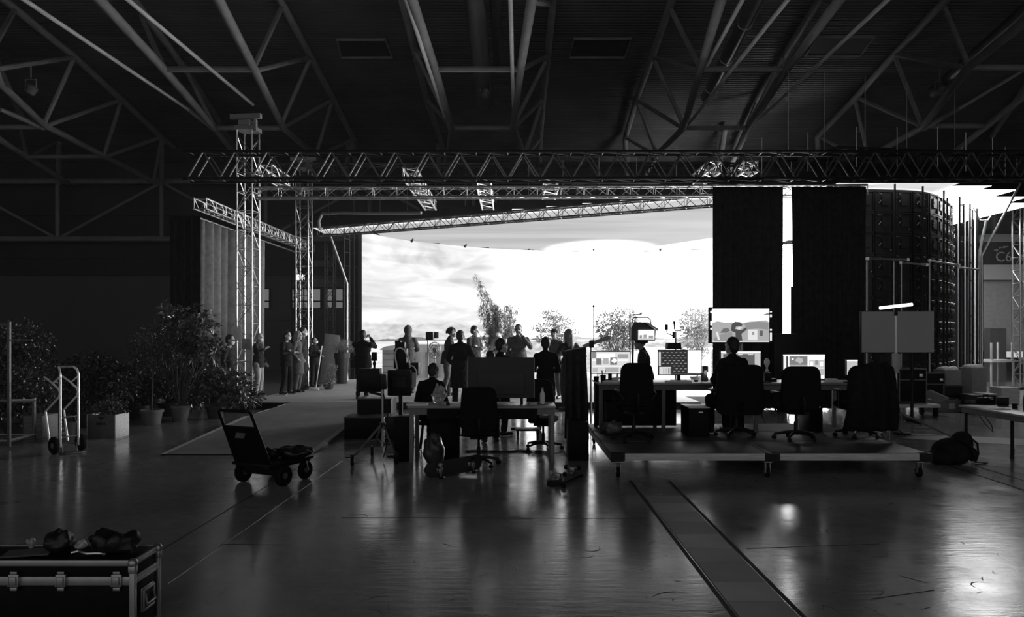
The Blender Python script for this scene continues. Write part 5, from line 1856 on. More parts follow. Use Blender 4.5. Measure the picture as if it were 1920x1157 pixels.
# --- tall rolling rack at the far left
rk = thing('rolling_rack', 'tall metal rolling rack at the left edge in front of the ivy', 'rack', (-8.5, 12.0, 0))
pA, pB = Vector((-7.92, 11.65, 0)), Vector((-7.98, 12.35, 0))
for p_, hh in ((pA, 1.98), (pB, .72), (pA + Vector((-1.2, -.1, 0)), 1.98), (pB + Vector((-1.2, -.1, 0)), .72)):
    q = MB(); q.rbox((p_.x, p_.y, hh / 2 + .03), (.045, .045, hh), .004); q.build('post', M_TRUSSD, rk, True)
q = MB()
for z in (.13, .76):
    q.tube([pA + Vector((0, 0, z)), pB + Vector((0, 0, min(z, .70)))], .03, 6)
    q.tube([pA + Vector((0, 0, z)), pA + Vector((-1.2, -.1, z))], .022, 6)
    q.tube([pB + Vector((0, 0, min(z, .70))), pB + Vector((-1.2, -.1, min(z, .70)))], .022, 6)
q.tube([pA + Vector((0, 0, 1.72)), pA + Vector((.33, .05, 1.72))], .012, 6)
q.tube([pA + Vector((0, 0, 1.96)), pA + Vector((-1.2, -.1, 1.96))], .02, 6)
q.build('rails', M_ALU, rk, True)
crate('wooden_crate', 'grey crate standing behind the rolling rack', 43, 79, 780, 824, .45, M_WOODD, 'crate', rz=.0)
t = thing('bucket', 'grey bucket with faint pale marks standing beside the sack truck', 'bucket', (-7.55, 12.6, 0))
q = MB(); q.lathe([(.11, 0), (.145, .30), (.15, .31), (.135, .30), (.10, .02)], 22); q.build('body', mat('grey_bucket', .12, .5), t)
q = MB()
for zz_ in (.14, .22):
    for i in range(3):
        q.box((-.05 + .045 * i, -.142 + .008 * abs(i - 1) - (.0 if zz_ > .2 else -.012), zz_), (.03, .006, .045))
q.build('pale_marks', M_CLL, t)
q = MB(); q.tube([(-.148, 0, .28), (-.1, 0, .40), (0, 0, .44), (.1, 0, .40), (.148, 0, .28)], .005, 6); q.build('bail_handle', M_ALUD, t)

# ================================================================== TABLE, GEAR AND STANDS AT THE CENTRE
TZ = .80
desk('work table with pale wooden legs in the centre, a big monitor on it', -1.47, .62, 10.38, 11.12, TZ, 0, M_DTOP, mat('pale_table_wood', .19, .6, 0, .15, 5), name='work_table', cat='table', fascia=.09)
q = MB(); q.box((-.42, 10.405, .70), (1.55, .015, .16)); q.build('cloth_skirt', M_CLD, bpy.data.objects['work_table'], True)
t = thing('large_monitor', 'large monitor seen from behind on the work table', 'monitor', (-.16, 10.8, TZ))
a, b_ = P(877, 747, 10.75), P(1002, 670, 10.75)
cx_, cz_ = (a.x + b_.x) / 2, (a.z + b_.z) / 2
q = MB(); q.rbox((cx_, 10.78, cz_), (b_.x - a.x, .03, b_.z - a.z), .008); q.rbox((cx_, 10.755, cz_ - .08), ((b_.x - a.x) * .7, .03, (b_.z - a.z) * .55), .01); q.build('back_cover', mat('monitor_back', .06, .6, spec=.2), t, True)
screen_quads(t, (877, 671, 1002, 746), 10.797, [], base=.35)
for s in (-.3, .3):
    q = MB(); q.box((cx_ + s, 10.78, (TZ + a.z) / 2 + .01), (.04, .02, a.z - TZ + .02)); q.box((cx_ + s, 10.78, TZ + .006), (.04, .22, .012)); q.build('foot', M_BLK, t, True)
sp = [c for c in COL.objects if c.parent == t and c.name.startswith('screen')][0]
for p_ in sp.data.polygons:
    p_.flip()

office_chair('office chair pushed up to the work table, seen from behind', (-.46, 10.22, 0), .06, w=.48, hb=.60, top_z=1.10, arms='t')
office_chair('office chair at the right end of the work table behind the bottle', (.49, 11.62, 0), -.3, w=.40, hb=.52, top_z=1.12, arms=None)
# bottle and things on the work table
def bottle(label, px, d, zf, r=.034, h=.23, m=None):
    x = (px - CX) / F * d
    t = thing('bottle', label, 'bottle', (x, d, zf))
    q = MB(); q.lathe([(r * .9, 0), (r, .01), (r, h * .62), (r * .42, h * .82), (r * .40, h * .9)], 18); q.build('body', m or M_PAPER, t)
    q = MB(); q.lathe([(r * .46, h * .9), (r * .46, h), (r * .1, h)], 14); q.build('cap', M_CLL, t)
bottle('pale plastic bottle on the right end of the work table', 1017, 10.7, TZ, .036, .24)
q = MB(); q.ell((0, 0, .12), (.10, .07, .13), nu=26, nv=18)
for v in q.v:
    k = 1 + .45 * nz(v.x * 22, v.y * 22, v.z * 22) + .25 * nz(v.x * 50, v.y * 50, v.z * 50); v.x *= k; v.y *= k; v.x += .02 * v.z; v.z = max(v.z * k, .002)
M_CLEAR = mat('clear_plastic_bag', .8, .18, 0, .1, 25); M_CLEAR.node_tree.nodes['Principled BSDF'].inputs['Transmission Weight'].default_value = .75; M_CLEAR.node_tree.nodes['Principled BSDF'].inputs['IOR'].default_value = 1.15
o = q.build('plastic_bag', M_CLEAR, loc=((822 - CX) / F * 10.75, 10.75, TZ), sharp=False); tag(o, 'crumpled clear plastic bag standing on the work table beside the seated person', 'bag')
for px, d, s, m_, nm, lab in ((855, 10.75, (.30, .22, .012), M_PAPER, 'paper_sheets', 'white paper sheets on the work table left of the chair back'), (783, 10.55, (.30, .2, .03), M_WHITE, 'laptop', 'bright closed laptop on the left end of the work table'), (840, 10.6, (.05, .05, .05), M_BLK, 'headphone_cup', 'dark rounded headset beside the plastic bag')):
    x = (px - CX) / F * d
    q = MB(); q.rbox((0, 0, s[2] / 2), s, .004); o = q.build(nm, m_, loc=(x, d, TZ)); tag(o, lab, {'paper_sheets': 'paper', 'laptop': 'laptop', 'headphone_cup': 'headset'}[nm])
t = thing('game_controller', 'small pale device with a curled cable on the work table', 'device', ((1000 - CX) / F * 10.6, 10.6, TZ))
q = MB(); q.rbox((0, 0, .02), (.12, .08, .04), .012); q.build('body', M_CLL, t); q = MB(); q.tube([(.06, 0, .02), (.1, .03, .01), (.14, -.01, .008), (.18, .02, .008)], .004, 5); q.build('cable', M_BLK, t)
# black equipment under / behind the work table
crate('black_case', 'tall black case under the left end of the work table', 738, 766, 782, 868, .30, M_CASE, 'case', z0=(0, 10.52))
crate('black_case', 'wide black case under the middle of the work table', 806, 862, 778, 858, .5, M_CASE, 'case', z0=(0, 10.62))
lump('rubbish_bag', 'translucent dark rubbish bag hanging open under the work table', 'bag', (-1.08, 10.22, 0), (.15, .13, .22), mat('dark_film_bag', .04, .35, 0, .4, 8), .22, 9, 9)
q = MB()
for k in range(4):
    pts = [Vector((-.72 + .12 * i + .03 * math.sin(k + i), 11.3 + .05 * math.sin(i * 1.1 + k * 2) + .04 * k, .012)) for i in range(12)]
    q.tube(pts, .008, 5)
o = q.build('floor_cables', M_BLK); tag(o, 'black cables lying across the lit floor under the work table', 'cables')
# low dolly and cases in the lit gap behind the work table
t = thing('low_dolly', 'low black dolly on small wheels in the lit gap under the work table', 'dolly', (.27, 12.75, 0))
q = MB(); q.rbox((0, 0, .17), (.42, .3, .03), .006); q.build('deck', M_BLK, t)
for x in (-.17, .17):
    for y in (-.11, .11):
        q = MB(); q.cyl((x - .015, y, .045), (x + .015, y, .045), .045, n=14); q.box((x, y, .12), (.04, .04, .08)); q.build('caster', M_RUB, t)
crate('grey_case', 'soft dark case lying behind the low dolly', 958, 998, 810, 822, .35, M_CLD, 'case', z0=(.03, 13.9))
bpy.data.objects['grey_case'].location.z = 0.0

# --- tripod stand with the director's monitor (left of the table)
MX, MY = -1.86, 10.62
t = thing('monitor_stand', 'rolling tripod stand carrying the small hooded monitor left of the work table', 'tripod', (MX, MY, 0))
zh_ = HC + (CY - 797) / F * MY
q = MB(); q.cyl((0, 0, .22), (0, 0, 1.0), .018, n=12); q.cyl((0, 0, .9), (0, 0, 1.06), .026, n=12); q.cyl((0, 0, .20), (0, 0, .26), .03, n=12); q.build('column', M_ALUD, t)
for k, (ax, ay) in enumerate(((-.33, -.46), (-.20, .30), (.25, -.30))):
    q = MB(); q.tube([(ax * .06, ay * .06, zh_), (ax * .85, ay * .85, .17), (ax, ay, .14)], .018, 8); q.tube([(0, 0, .24), (ax * .5, ay * .5, zh_ * .56)], .008, 6)
    lg = q.build('leg', M_ALUD, t)
    q = MB(); q.cyl((ax - .016, ay, .062), (ax + .016, ay, .062), .060, n=18); q.build('caster', M_RUB, lg)
    q = MB(); q.box((ax, ay, .14), (.05, .05, .05)); q.box((ax - .02, ay, .10), (.006, .05, .08)); q.box((ax + .02, ay, .10), (.006, .05, .08)); q.box((ax - .05, ay - .02, .13), (.08, .03, .012)); q.build('caster_fork', M_BLKM, lg)
q = MB(); q.rbox((0, 0, zh_), (.09, .09, .07), .012); q.build('hub', M_BLKM, t)
q = MB(); q.tube([(.02, -.03, .96), (.09, -.04, .7), (.05, -.04, .45), (.08, -.04, .28), (.02, -.03, .05)], .008, 6); q.build('cable', M_BLK, t)
t = thing('small_monitor', 'small black monitor with hood on the rolling tripod stand, seen from behind', 'monitor', (MX - .13, MY + .04, 1.06))
a, b_ = P(672, 735, MY), P(713, 691, MY)
cx_, cz_ = (a.x + b_.x) / 2, (a.z + b_.z) / 2
q = MB(); q.rbox((cx_, MY, cz_), (b_.x - a.x, .05, b_.z - a.z), .012); q.rbox((cx_, MY - .03, cz_), ((b_.x - a.x) * .78, .02, (b_.z - a.z) * .72), .008); q.build('housing', M_BLK, t, True)
q = MB(); q.box((cx_, MY + .07, b_.z - .008), (b_.x - a.x, .12, .012)); q.box((a.x + .006, MY + .07, cz_), (.012, .12, b_.z - a.z)); q.box((b_.x - .006, MY + .07, cz_), (.012, .12, b_.z - a.z)); q.build('hood', M_BLK, t, True)
q = MB(); q.rbox((b_.x + .05, MY, cz_ - .02), (.09, .10, .22), .01); q.build('receiver_box', M_BLKM, t, True)
q = MB(); q.tube([(cx_, MY, a.z), (MX - .02, MY, a.z - .04), (MX, MY, 1.0)], .02, 8); q.build('mount_arm', M_BLKM, t, True)
t = thing('wireless_receiver', 'short black cylinder receiver standing above the small hooded monitor', 'receiver', P(702, 691, MY + .02))
q = MB(); q.lathe([(.036, .11), (.04, .12), (.04, .225), (.035, .235)], 18); q.build('cylinder', M_BLK, t)
q = MB(); q.lathe([(.016, 0), (.016, .04), (.026, .06), (.022, .09), (.012, .11)], 12); q.build('neck', M_BLKM, t)

# second monitor and control unit with a looped pale tube
t = thing('small_monitor', 'black framed monitor on a pole, right of the hooded one', 'monitor', ((748 - CX) / F * 11.0, 11.05, 0))
a, b_ = P(727, 742, 11.0), P(771, 694, 11.0)
cx_, cz_ = (a.x + b_.x) / 2, (a.z + b_.z) / 2
q = MB(); q.rbox((cx_, 11.0, cz_), (b_.x - a.x, .06, b_.z - a.z), .012); q.build('housing', M_BLK, t, True)
q = MB(); q.tube([(cx_ - .12, 10.965, cz_ - .05), (cx_ - .12, 10.965, cz_ + .08), (cx_ - .08, 10.965, cz_ + .11), (cx_ + .08, 10.965, cz_ + .11), (cx_ + .12, 10.965, cz_ + .08), (cx_ + .12, 10.965, cz_ - .05)], .010, 6); q.box((cx_, 10.967, cz_ + .02), (.2, .01, .16)); q.build('back_plate', M_BLKM, t, True)
q = MB(); q.box((b_.x + .035, 11.05, cz_ + .05), (.06, .012, .20)); q.box((b_.x + .01, 11.03, cz_ - .06), (.10, .012, .03), M=Matrix.Rotation(-.35, 4, 'Y')); q.build('painted_lit_edge', M_CLL, t, True)  # pale pieces stand in for the light along the monitor's right edge
q = MB(); q.cyl((cx_, 11.04, .03), (cx_, 11.04, cz_), .02, n=12); q.build('pole', M_BLKM, t, True)
q = MB(); q.lathe([(.2, 0), (.2, .02), (.03, .035)], 18, (cx_, 11.04, 0)); q.build('base', M_BLKM, t, True)
t = thing('control_rig', 'black equipment rig wrapped in a looped pale tube, behind the framed monitor', 'equipment', ((752 - CX) / F * 12.6, 12.6, 0))
dd = 12.6
q = MB()
c = P(752, 672, dd); q.rbox((c.x, dd, c.z), (.22, .2, .34), .012); c2 = P(751, 648, dd); q.rbox((c2.x, dd, c2.z), (.17, .16, .12), .02); q.rbox((c2.x - .04, dd, c2.z + .06), (.10, .1, .05), .01); c3 = P(765, 692, dd); q.rbox((c3.x, dd + .05, c3.z), (.38, .25, .22), .012)
q.build('body', M_BLK, t, True)
q = MB(); q.tube([P(x, y, dd - .15) for x, y in ((745, 692), (743, 680), (740, 665), (743, 655), (750, 652), (758, 656), (763, 666), (767, 676), (769, 690))], .014, 8); q.tube([P(x, y, dd - .12) for x, y in ((768, 684), (776, 688), (781, 696), (780, 710))], .012, 8); q.build('pale_tube', M_PAPER, t, True)
q = MB(); q.cyl((c.x, dd, .04), (c.x, dd, c.z - .1), .03, n=12); q.rbox((c.x, dd, .25), (.5, .4, .35), .02); q.box((c.x, dd, .03), (.5, .4, .06)); q.build('cart_base', M_BLKM, t, True)

# --- light with flag box, wire fan on stands
def c_stand(label, px, ytop, d, zf, head, name='light_stand', cat='light stand'):
    x = (px - CX) / F * d
    zt = HC + (CY - ytop) / F * d - zf
    t = thing(name, label, cat, (x, d, zf))
    q = MB(); q.cyl((0, 0, .1), (0, 0, zt), .014, n=10); q.build('pole', M_ALUD, t)
    for k in range(3):
        a = 2 * PI * k / 3 + .4
        q = MB(); q.tube([(0, 0, .32), (.16 * math.cos(a), .16 * math.sin(a), .26), (.32 * math.cos(a), .32 * math.sin(a), .012)], .011, 6); q.build('leg', M_ALUD, t)
    head(t, zt)
    return t


def head_flag(t, zt):
    q = MB(); q.rbox((.05, 0, zt + .10), (.19, .14, .22), .01); q.build('lamp_head', M_BLK, t)
    q = MB(); q.tube([(0, 0, zt - .02), (-.05, 0, zt), (.02, 0, zt + .05)], .012, 6); q.build('clamp', M_BLKM, t)
    q = MB(); q.rbox((.22, .06, zt + .12), (.12, .05, .17), .01, rz=.5); q.build('barn_door', M_BLKM, t)


c_stand('thin stand with a square black lamp head among the group by the screen', 802, 637, 19.6, ZP, head_flag)


def head_fan(t, zt):
    q = MB()
    for rr in (.20, .13, .06):
        q.tube([(rr * math.cos(2 * PI * k / 20) * .8, -.03 - .25 * (.2 - rr), zt + rr * 1.05 * math.sin(2 * PI * k / 20)) for k in range(20)], .010, 6, closed=True)
    for k in range(10):
        a = 2 * PI * k / 10
        q.tube([(0, -.08, zt), (.16 * math.cos(a), -.03, zt + .21 * math.sin(a))], .006, 5)
    q.build('wire_cage', M_ALUD, t)
    q = MB(); q.cyl((0, -.02, zt), (0, .12, zt), .06, n=14); q.build('motor', M_BLK, t)


c_stand('round wire caged fan on a stand beside the curly haired person', 815, 657, 18.9, ZP, head_fan, 'stand_fan', 'fan')

# --- set pieces on the platform
M_SET = mat('painted_set_grey', .40, .7, 0, .15, 3)
M_SETL = mat('painted_set_light', .62, .7, 0, .1, 3)
t = thing('garden_shed', 'pale grey shed like box in front of the left part of the screen', 'set piece', ((738 - CX) / F * 23.6, 24, ZP))
x0, x1 = (717 - CX) / F * 23.6, (762 - CX) / F * 23.6
q = MB(); q.box(((x0 + x1) / 2, 24.0, .72), (x1 - x0, .8, 1.1)); q.build('walls', M_SET, t, True)
q = MB(); q.prism([(x0 - .06, 1.27), (x0 - .06, 1.30), (x0 + .1, 1.38), (x1 + .05, 1.48), (x1 + .05, 1.27)], .95, Matrix.Translation((0, 24.0, 0))); q.build('sloped_roof', M_SETL, t, True)
q = MB()
for i in range(5):
    q.box(((x0 + x1) / 2, 23.595, .35 + i * .2), (x1 - x0, .02, .012))
q.build('board_joints', M_HUB, t, True)
t = thing('set_wall', 'low panelled set wall behind the hooded person by the screen', 'set piece', ((808 - CX) / F * 24.6, 24.6, ZP))
x0, x1 = (772 - CX) / F * 24.6, (842 - CX) / F * 24.6
q = MB(); q.box(((x0 + x1) / 2, 24.6, .80), (x1 - x0, .12, 1.26)); q.build('wall_panel', M_SETL, t, True)
q = MB()
for i in range(3):
    q.rbox((x0 + .22 + i * .38, 24.53, .75), (.28, .03, .85), .01)
q.build('inset_panels', M_SET, t, True)
t = thing('set_parapet', 'long pale parapet of the set in front of the right part of the screen', 'set piece', ((1255 - CX) / F * 25.5, 25.5, ZP))
x0, x1 = (1120 - CX) / F * 25.5, (1332 - CX) / F * 25.5
x1 = min(x1, 4.4 + 2.5)
q = MB(); q.box(((x0 + x1) / 2, 25.5, .745), (x1 - x0, .25, 1.2 - .34 + .28)); q.build('wall_panel', M_SET, t, True)
for o_ in [c for c in COL.objects if c.parent == t]: pass
q = MB(); q.rbox(((x0 + x1) / 2, 25.48, 1.26), (x1 - x0 + .1, .36, .08), .01); q.build('coping', M_SETL, t, True)
# pale leaning boards and wheelbarrow-like gear at the platform's rear left edge
for i, (px0, px1, yt, yb, d, m_, lab, an) in enumerate(((604, 632, 628, 712, 26.3, mat('pale_board', .22, .7), 'pale board leaning behind the person taking a picture, at the left platform edge', .12), (572, 590, 628, 660, 27.0, mat('grey_board', .12, .7), 'grey board standing behind the masked group', 0))):
    x0, x1 = (px0 - CX) / F * d, (px1 - CX) / F * d
    h_ = HC + (CY - yt) / F * d - 0
    z0_ = 0.0
    q = MB(); q.rbox((0, .0, h_ / 2), (x1 - x0, .03, h_), .004, M=Matrix.Rotation(an, 4, 'Y'))
    zmin = min(v.z for v in q.v)
    for v in q.v: v.z -= zmin
    o = q.build('leaning_board', m_, loc=((x0 + x1) / 2, d, 0)); tag(o, lab, 'board')

# --- camera monitor with hood on a stand, behind the riser desks
t = thing('camera_monitor', 'boxy monitor with a carrying handle on a tall stand behind the riser desks', 'monitor', ((1207 - CX) / F * 13.6, 13.7, 0))
dd = 13.6
q = MB(); a, b_ = P(1184, 639, dd), P(1229, 616, dd)
q.prism([((x - CX) / F * dd, HC + (CY - y) / F * dd) for x, y in ((1184, 639), (1229, 639), (1230, 617), (1215, 604), (1190, 604), (1184, 614))], .24, Matrix.Translation((0, dd + .14, 0)))
q.build('housing', mat('monitor_housing', .03, .4), t, True)
screen_quads(t, (1197, 619, 1227, 637), dd - .0, [(1199, 628, 1204, 635, .3), (1206, 627, 1213, 634, .4), (1216, 629, 1225, 635, .35), (1198, 634, 1226, 637, .6)], base=2.4)
q = MB(); q.tube([P(1187, 606, dd + .1), P(1186, 598, dd + .1), P(1190, 595, dd + .1), (P(1214, 595, dd + .1)), P(1219, 599, dd + .1), P(1221, 608, dd + .1)], .012, 8); q.build('handle', M_ALUD, t, True)
q = MB(); q.prism([((x - CX) / F * dd, HC + (CY - y) / F * dd) for x, y in ((1213, 604), (1233, 617), (1231, 620), (1210, 606))], .3, Matrix.Translation((0, dd + .05, 0))); q.build('hood', M_ALUD, t, True)
q = MB(); q.cyl(P(1187, 640, dd + .2), ((1187 - CX) / F * dd, dd + .2, .03), .018, n=10); q.lathe([(.25, 0), (.25, .02), (.03, .04)], 16, ((1187 - CX) / F * dd, dd + .2, 0)); q.build('stand', M_BLKM, t, True)
t = thing('pole_stand', 'thin upright pole with a short arm left of the boxy monitor', 'stand', ((1181 - CX) / F * 13.3, 13.3, 0))
q = MB(); q.tube([((1181 - CX) / F * 13.3, 13.3, .03), P(1181, 590, 13.3), P(1203, 589, 13.3)], .013, 8); q.tube([P(1202, 589, 13.3), P(1202, 586, 13.3)], .02, 8); q.build('pole', M_ALUD, t, True)
q = MB(); q.lathe([(.18, 0), (.18, .02), (.03, .035)], 16, ((1181 - CX) / F * 13.3, 13.3, 0)); q.build('base', M_BLKM, t, True)
# boom arm
t = thing('boom_arm', 'pale boom arm tilting up on a stand behind the picture tile monitor', 'boom', ((1108 - CX) / F * 14.2, 14.2, 0))
q = MB(); M_ = P(1093, 650, 14.2); N_ = P(1143, 632, 14.2); q.tube([M_, N_], .035, 8); q.build('arm', M_CLL, t, True)
q = MB(); q.tube([((1108 - CX) / F * 14.2, 14.2, .03), P(1108, 646, 14.2)], .018, 8); q.tube([P(1113, 645, 14.25), P(1113, 574, 14.25)], .010, 6); q.build('pole', M_ALUD, t, True)
q = MB(); q.rbox(P(1109, 645, 14.2), (.09, .1, .14), .01); q.ell(P(1113, 574, 14.25), (.025, .025, .025), nu=8, nv=6); q.build('clamp', M_BLKM, t, True)
q = MB(); q.lathe([(.25, 0), (.25, .02), (.03, .04)], 16, ((1108 - CX) / F * 14.2, 14.2, 0)); q.build('base', M_BLKM, t, True)
# sensor stand
t = thing('sensor_stand', 'small stand with a square sensor on a side arm, right of the boxy monitor', 'sensor', ((1265 - CX) / F * 13.2, 13.2, 0))
dd = 13.2
q = MB(); q.tube([((1267 - CX) / F * dd, dd, .03), P(1267, 622, dd)], .012, 8); q.tube([P(1264, 630, dd), P(1250, 625, dd), P(1250, 619, dd)], .010, 6); q.tube([P(1265, 618, dd), P(1264, 606, dd)], .012, 6); q.build('pole', M_BLKM, t, True)
q = MB(); q.rbox(P(1249.5, 613.5, dd), (.05, .05, .10), .008); q.ell(P(1264, 605, dd), (.022, .022, .03), nu=10, nv=8); q.rbox(P(1270, 620, dd), (.10, .06, .02), .004); q.rbox(P(1263, 628, dd), (.04, .05, .11), .008); q.build('sensor_heads', M_BLK, t, True)
q = MB(); q.prism([((x - CX) / F * dd, HC + (CY - y) / F * dd) for x, y in ((1252, 655), (1279, 655), (1277, 643), (1253, 643))], .2, Matrix.Translation((0, dd + .12, 0))); q.build('battery_box', M_BLK, t, True)
q = MB(); q.lathe([(.2, 0), (.2, .02), (.03, .035)], 16, ((1267 - CX) / F * dd, dd, 0)); q.build('base', M_BLKM, t, True)

# --- dark cloth over a rail left of the riser
t = thing('cloth_rail', 'stand with a bar holding a long dark cloth, left of the riser desks', 'rail', ((1082 - CX) / F * 11.3, 11.3, 0))
q = MB(); q.tube([P(1058, 659, 11.3), P(1070, 656, 11.3), P(1100, 650, 11.3)], .014, 8)
for px, py in ((1062, 658), (1098, 650)):
    x = (px - CX) / F * 11.3; q.tube([(x, 11.3, .03), P(px, py, 11.3)], .013, 8)
q.build('frame', M_ALU, t, True)
q = MB()
for px in (1062, 1098):
    q.box(((px - CX) / F * 11.3, 11.3, .015), (.05, .5, .03))
q.build('feet', M_BLKM, t, True)
q = MB(); vs, fs = [], []
NA, NB = 40, 18
for i in range(NA + 1):
    u_ = i / NA
    for j in range(NB + 1):
        v_ = j / NB
        pxx = 1060 + 38 * u_ + (6 * v_) * (u_ - .3)
        zt = HC + (CY - (659 - 8 * u_)) / F * 11.3
        z = zt - v_ * (zt - .22)
        y = 11.25 + .045 * math.sin(u_ * 17 + v_ * 1.2) * (.35 + v_) + .02 * nz(u_ * 6, v_ * 3, 2)
        vs.append(((pxx - CX) / F * 11.3, y, z))
for i in range(NA):
    for j in range(NB):
        k = i * (NB + 1) + j
        fs.append((k, k + NB + 1, k + NB + 2, k + 1))
q.add(vs, fs, 0, True)
o = q.build('hanging_cloth', M_CLN)
md = o.modifiers.new('cloth_thickness', 'SOLIDIFY'); md.thickness = .012
tag(o, 'long dark cloth hanging in folds over the bar left of the riser desks', 'cloth')
crate('black_case', 'black case on the floor between the hanging cloth and the riser', 1066, 1104, 792, 860, .4, M_CASE, 'case', z0=(0, 10.58))


# --- skateboards
def skateboard(label, loc, rot):
    t = thing('skateboard', label, 'skateboard', loc, 0)
    t.rotation_euler = rot
    q = MB(); vs, fs = [], []
    n = 24
    for i in range(n + 1):
        u_ = -1 + 2 * i / n
        x = .40 * u_
        w_ = .10 * math.sqrt(max(0.0, 1 - max(0, (abs(u_) - .72) / .28) ** 2)) + .004
        lift = .055 * max(0, (abs(u_) - .66) / .34) ** 1.3
        for y, dz in ((-w_, .006), (0, 0), (w_, .006)):
            vs.append((x, y, .105 + lift + dz)); 
        for y, dz in ((w_, .006), (0, 0), (-w_, .006)):
            vs.append((x, y, .118 + lift + dz))
    for i in range(n):
        for k in range(6):
            a = i * 6 + k; b2 = i * 6 + (k + 1) % 6
            fs.append((a, b2, b2 + 6, a + 6))
    q.add(vs, fs, 0, True)
    q.add(vs[:6], [(5, 4, 3, 2, 1, 0)]); q.add(vs[-6:], [(0, 1, 2, 3, 4, 5)])
    q.build('deck', mat('skateboard_deck', .022, .5, 0, .3, 6), t)
    for s in (-1, 1):
        q = MB(); q.cyl((s * .22, -.085, .032), (s * .22, .085, .032), .010, n=8); q.rbox((s * .22, 0, .055), (.05, .07, .05), .008); q.rbox((s * .21, 0, .096), (.09, .055, .016), .004); tr = q.build('truck', M_ALUD, t)
        for y in (-.088, .088):
            q = MB(); q.lathe([(.010, -.018), (.022, -.018), (.028, -.012), (.028, .012), (.022, .018), (.010, .018)], 16, (s * .22, y, .032), Matrix.Rotation(PI / 2, 4, 'X')); q.build('wheel', M_CLL if y < 0 and s < 0 else M_RUB, tr)
    return t


skateboard('skateboard tipped on its edge on the floor in front of the work table', (-.68, 9.35, .10), (math.radians(-82), math.radians(-6), math.radians(24)))
skateboard('skateboard lying upside down on the floor right of the work table', (.66, 9.15, .165), (math.radians(180), 0, math.radians(62)))
bpy.data.objects['skateboard'].location.z = .112
q = MB(); q.cyl((0, -.02, .028), (0, .02, .028), .028, n=14)
o = q.build('loose_wheel', M_RUB, loc=((1056 - CX) / F * 8.8, 8.75, 0)); tag(o, 'small loose black wheel on the floor beside the upside down skateboard', 'wheel')
# ================================================================== PLANTS
def leaf(q, base, dirv, L_, w_, nrm, droop=.25):
    d = dirv.normalized()
    s = d.cross(nrm)
    if s.length < 1e-4:
        s = d.orthogonal()
    s.normalize()
    n = s.cross(d).normalized()
    m = base + d * L_ * .5 - n * (w_ * .18)
    tip = base + d * L_ - Vector((0, 0, droop * L_)) 
    l_, r_ = base + d * L_ * .45 + s * w_ / 2, base + d * L_ * .45 - s * w_ / 2
    q.add([base, l_, tip, m, r_], [(0, 3, 2, 1), (0, 4, 2, 3)])


def rv(k=1.0):
    while True:
        v = Vector((R.uniform(-1, 1), R.uniform(-1, 1), R.uniform(-1, 1)))
        if 0.01 < v.length < 1:
            return v.normalized() * k


def pot(t, r, h, m, name='pot'):
    q = MB(); q.lathe([(r * .74, 0), (r * .95, h * .82), (r * 1.06, h * .83), (r * 1.06, h), (r * .94, h), (r * .90, h * .86)], 26); q.build(name, m, t)
    q = MB(); q.lathe([(0.0, h * .88), (r * .92, h * .88)], 20); q.build('soil', M_SOIL, t)


def shrub(label, loc, clumps, nleaf, L_, w_, mleaf, pot_=None, trunk=None, group='potted plants', whorl=0, name='potted_plant', cat='plant', stems=8, droop=.3, up=.35):
    """clumps: list of (centre, radii); leaves cover the clumps, denser near their surface"""
    t = thing(name, label, cat, loc, R.uniform(0, 6) * 0, group)
    vol = [r[0] * r[1] + r[1] * r[2] + r[0] * r[2] for c, r in clumps]
    tot = sum(vol)
    q = MB()
    sq = MB()
    z0 = pot_[1] * .8 if pot_ else 0.0
    root = Vector((0, 0, z0))
    if trunk:
        sq.tube([root, Vector((trunk[0] * .4, 0, z0 + trunk[2] * .5)), Vector((trunk[0], trunk[1], z0 + trunk[2]))], [trunk[3], trunk[3] * .9, trunk[3] * .75], 8)
        root = Vector((trunk[0], trunk[1], z0 + trunk[2]))
    for (c, r), vv in zip(clumps, vol):
        c = Vector(c)
        n = max(4, int(nleaf * vv / tot))
        for k in range(max(2, int(stems * vv / tot + .5))):
            e = c + Vector([a * b_ for a, b_ in zip(rv(R.uniform(.3, .95)), r)])
            mid = root.lerp(e, .5) + rv(.12 * (e - root).length) 
            sq.tube([root, mid, e], [.014, .010, .004], 5)
        if whorl:
            for k in range(n // whorl):
                u_ = rv()
                p = c + Vector([a * b_ for a, b_ in zip(u_ * R.uniform(.45, 1.0), r)])
                ax = (u_ + Vector((0, 0, up * 1.6))).normalized()
                x, y = frame(ax)
                for j in range(whorl):
                    a = 2 * PI * j / whorl + R.uniform(-.3, .3)
                    o_ = x * math.cos(a) + y * math.sin(a)
                    dv = o_ * R.uniform(.7, 1) + ax * R.uniform(.15, .75)
                    leaf(q, p, dv, L_ * R.uniform(.65, 1.1), w_ * R.uniform(.8, 1.1), ax, droop * R.uniform(.2, 1))
        else:
            for k in range(n):
                u_ = rv()
                p = c + Vector([a * b_ for a, b_ in zip(u_ * (R.random() ** .35), r)])
                dv = u_ + rv(.8) + Vector((0, 0, up * R.uniform(-1, 1)))
                leaf(q, p, dv, L_ * R.uniform(.6, 1.15), w_ * R.uniform(.7, 1.1), (u_ + rv(.6)).normalized(), droop * R.random())
    q.build('foliage', mleaf, t)
    sq.build('stems', M_BARK, t)
    if pot_:
        pot(t, pot_[0], pot_[1], pot_[2])
    return t


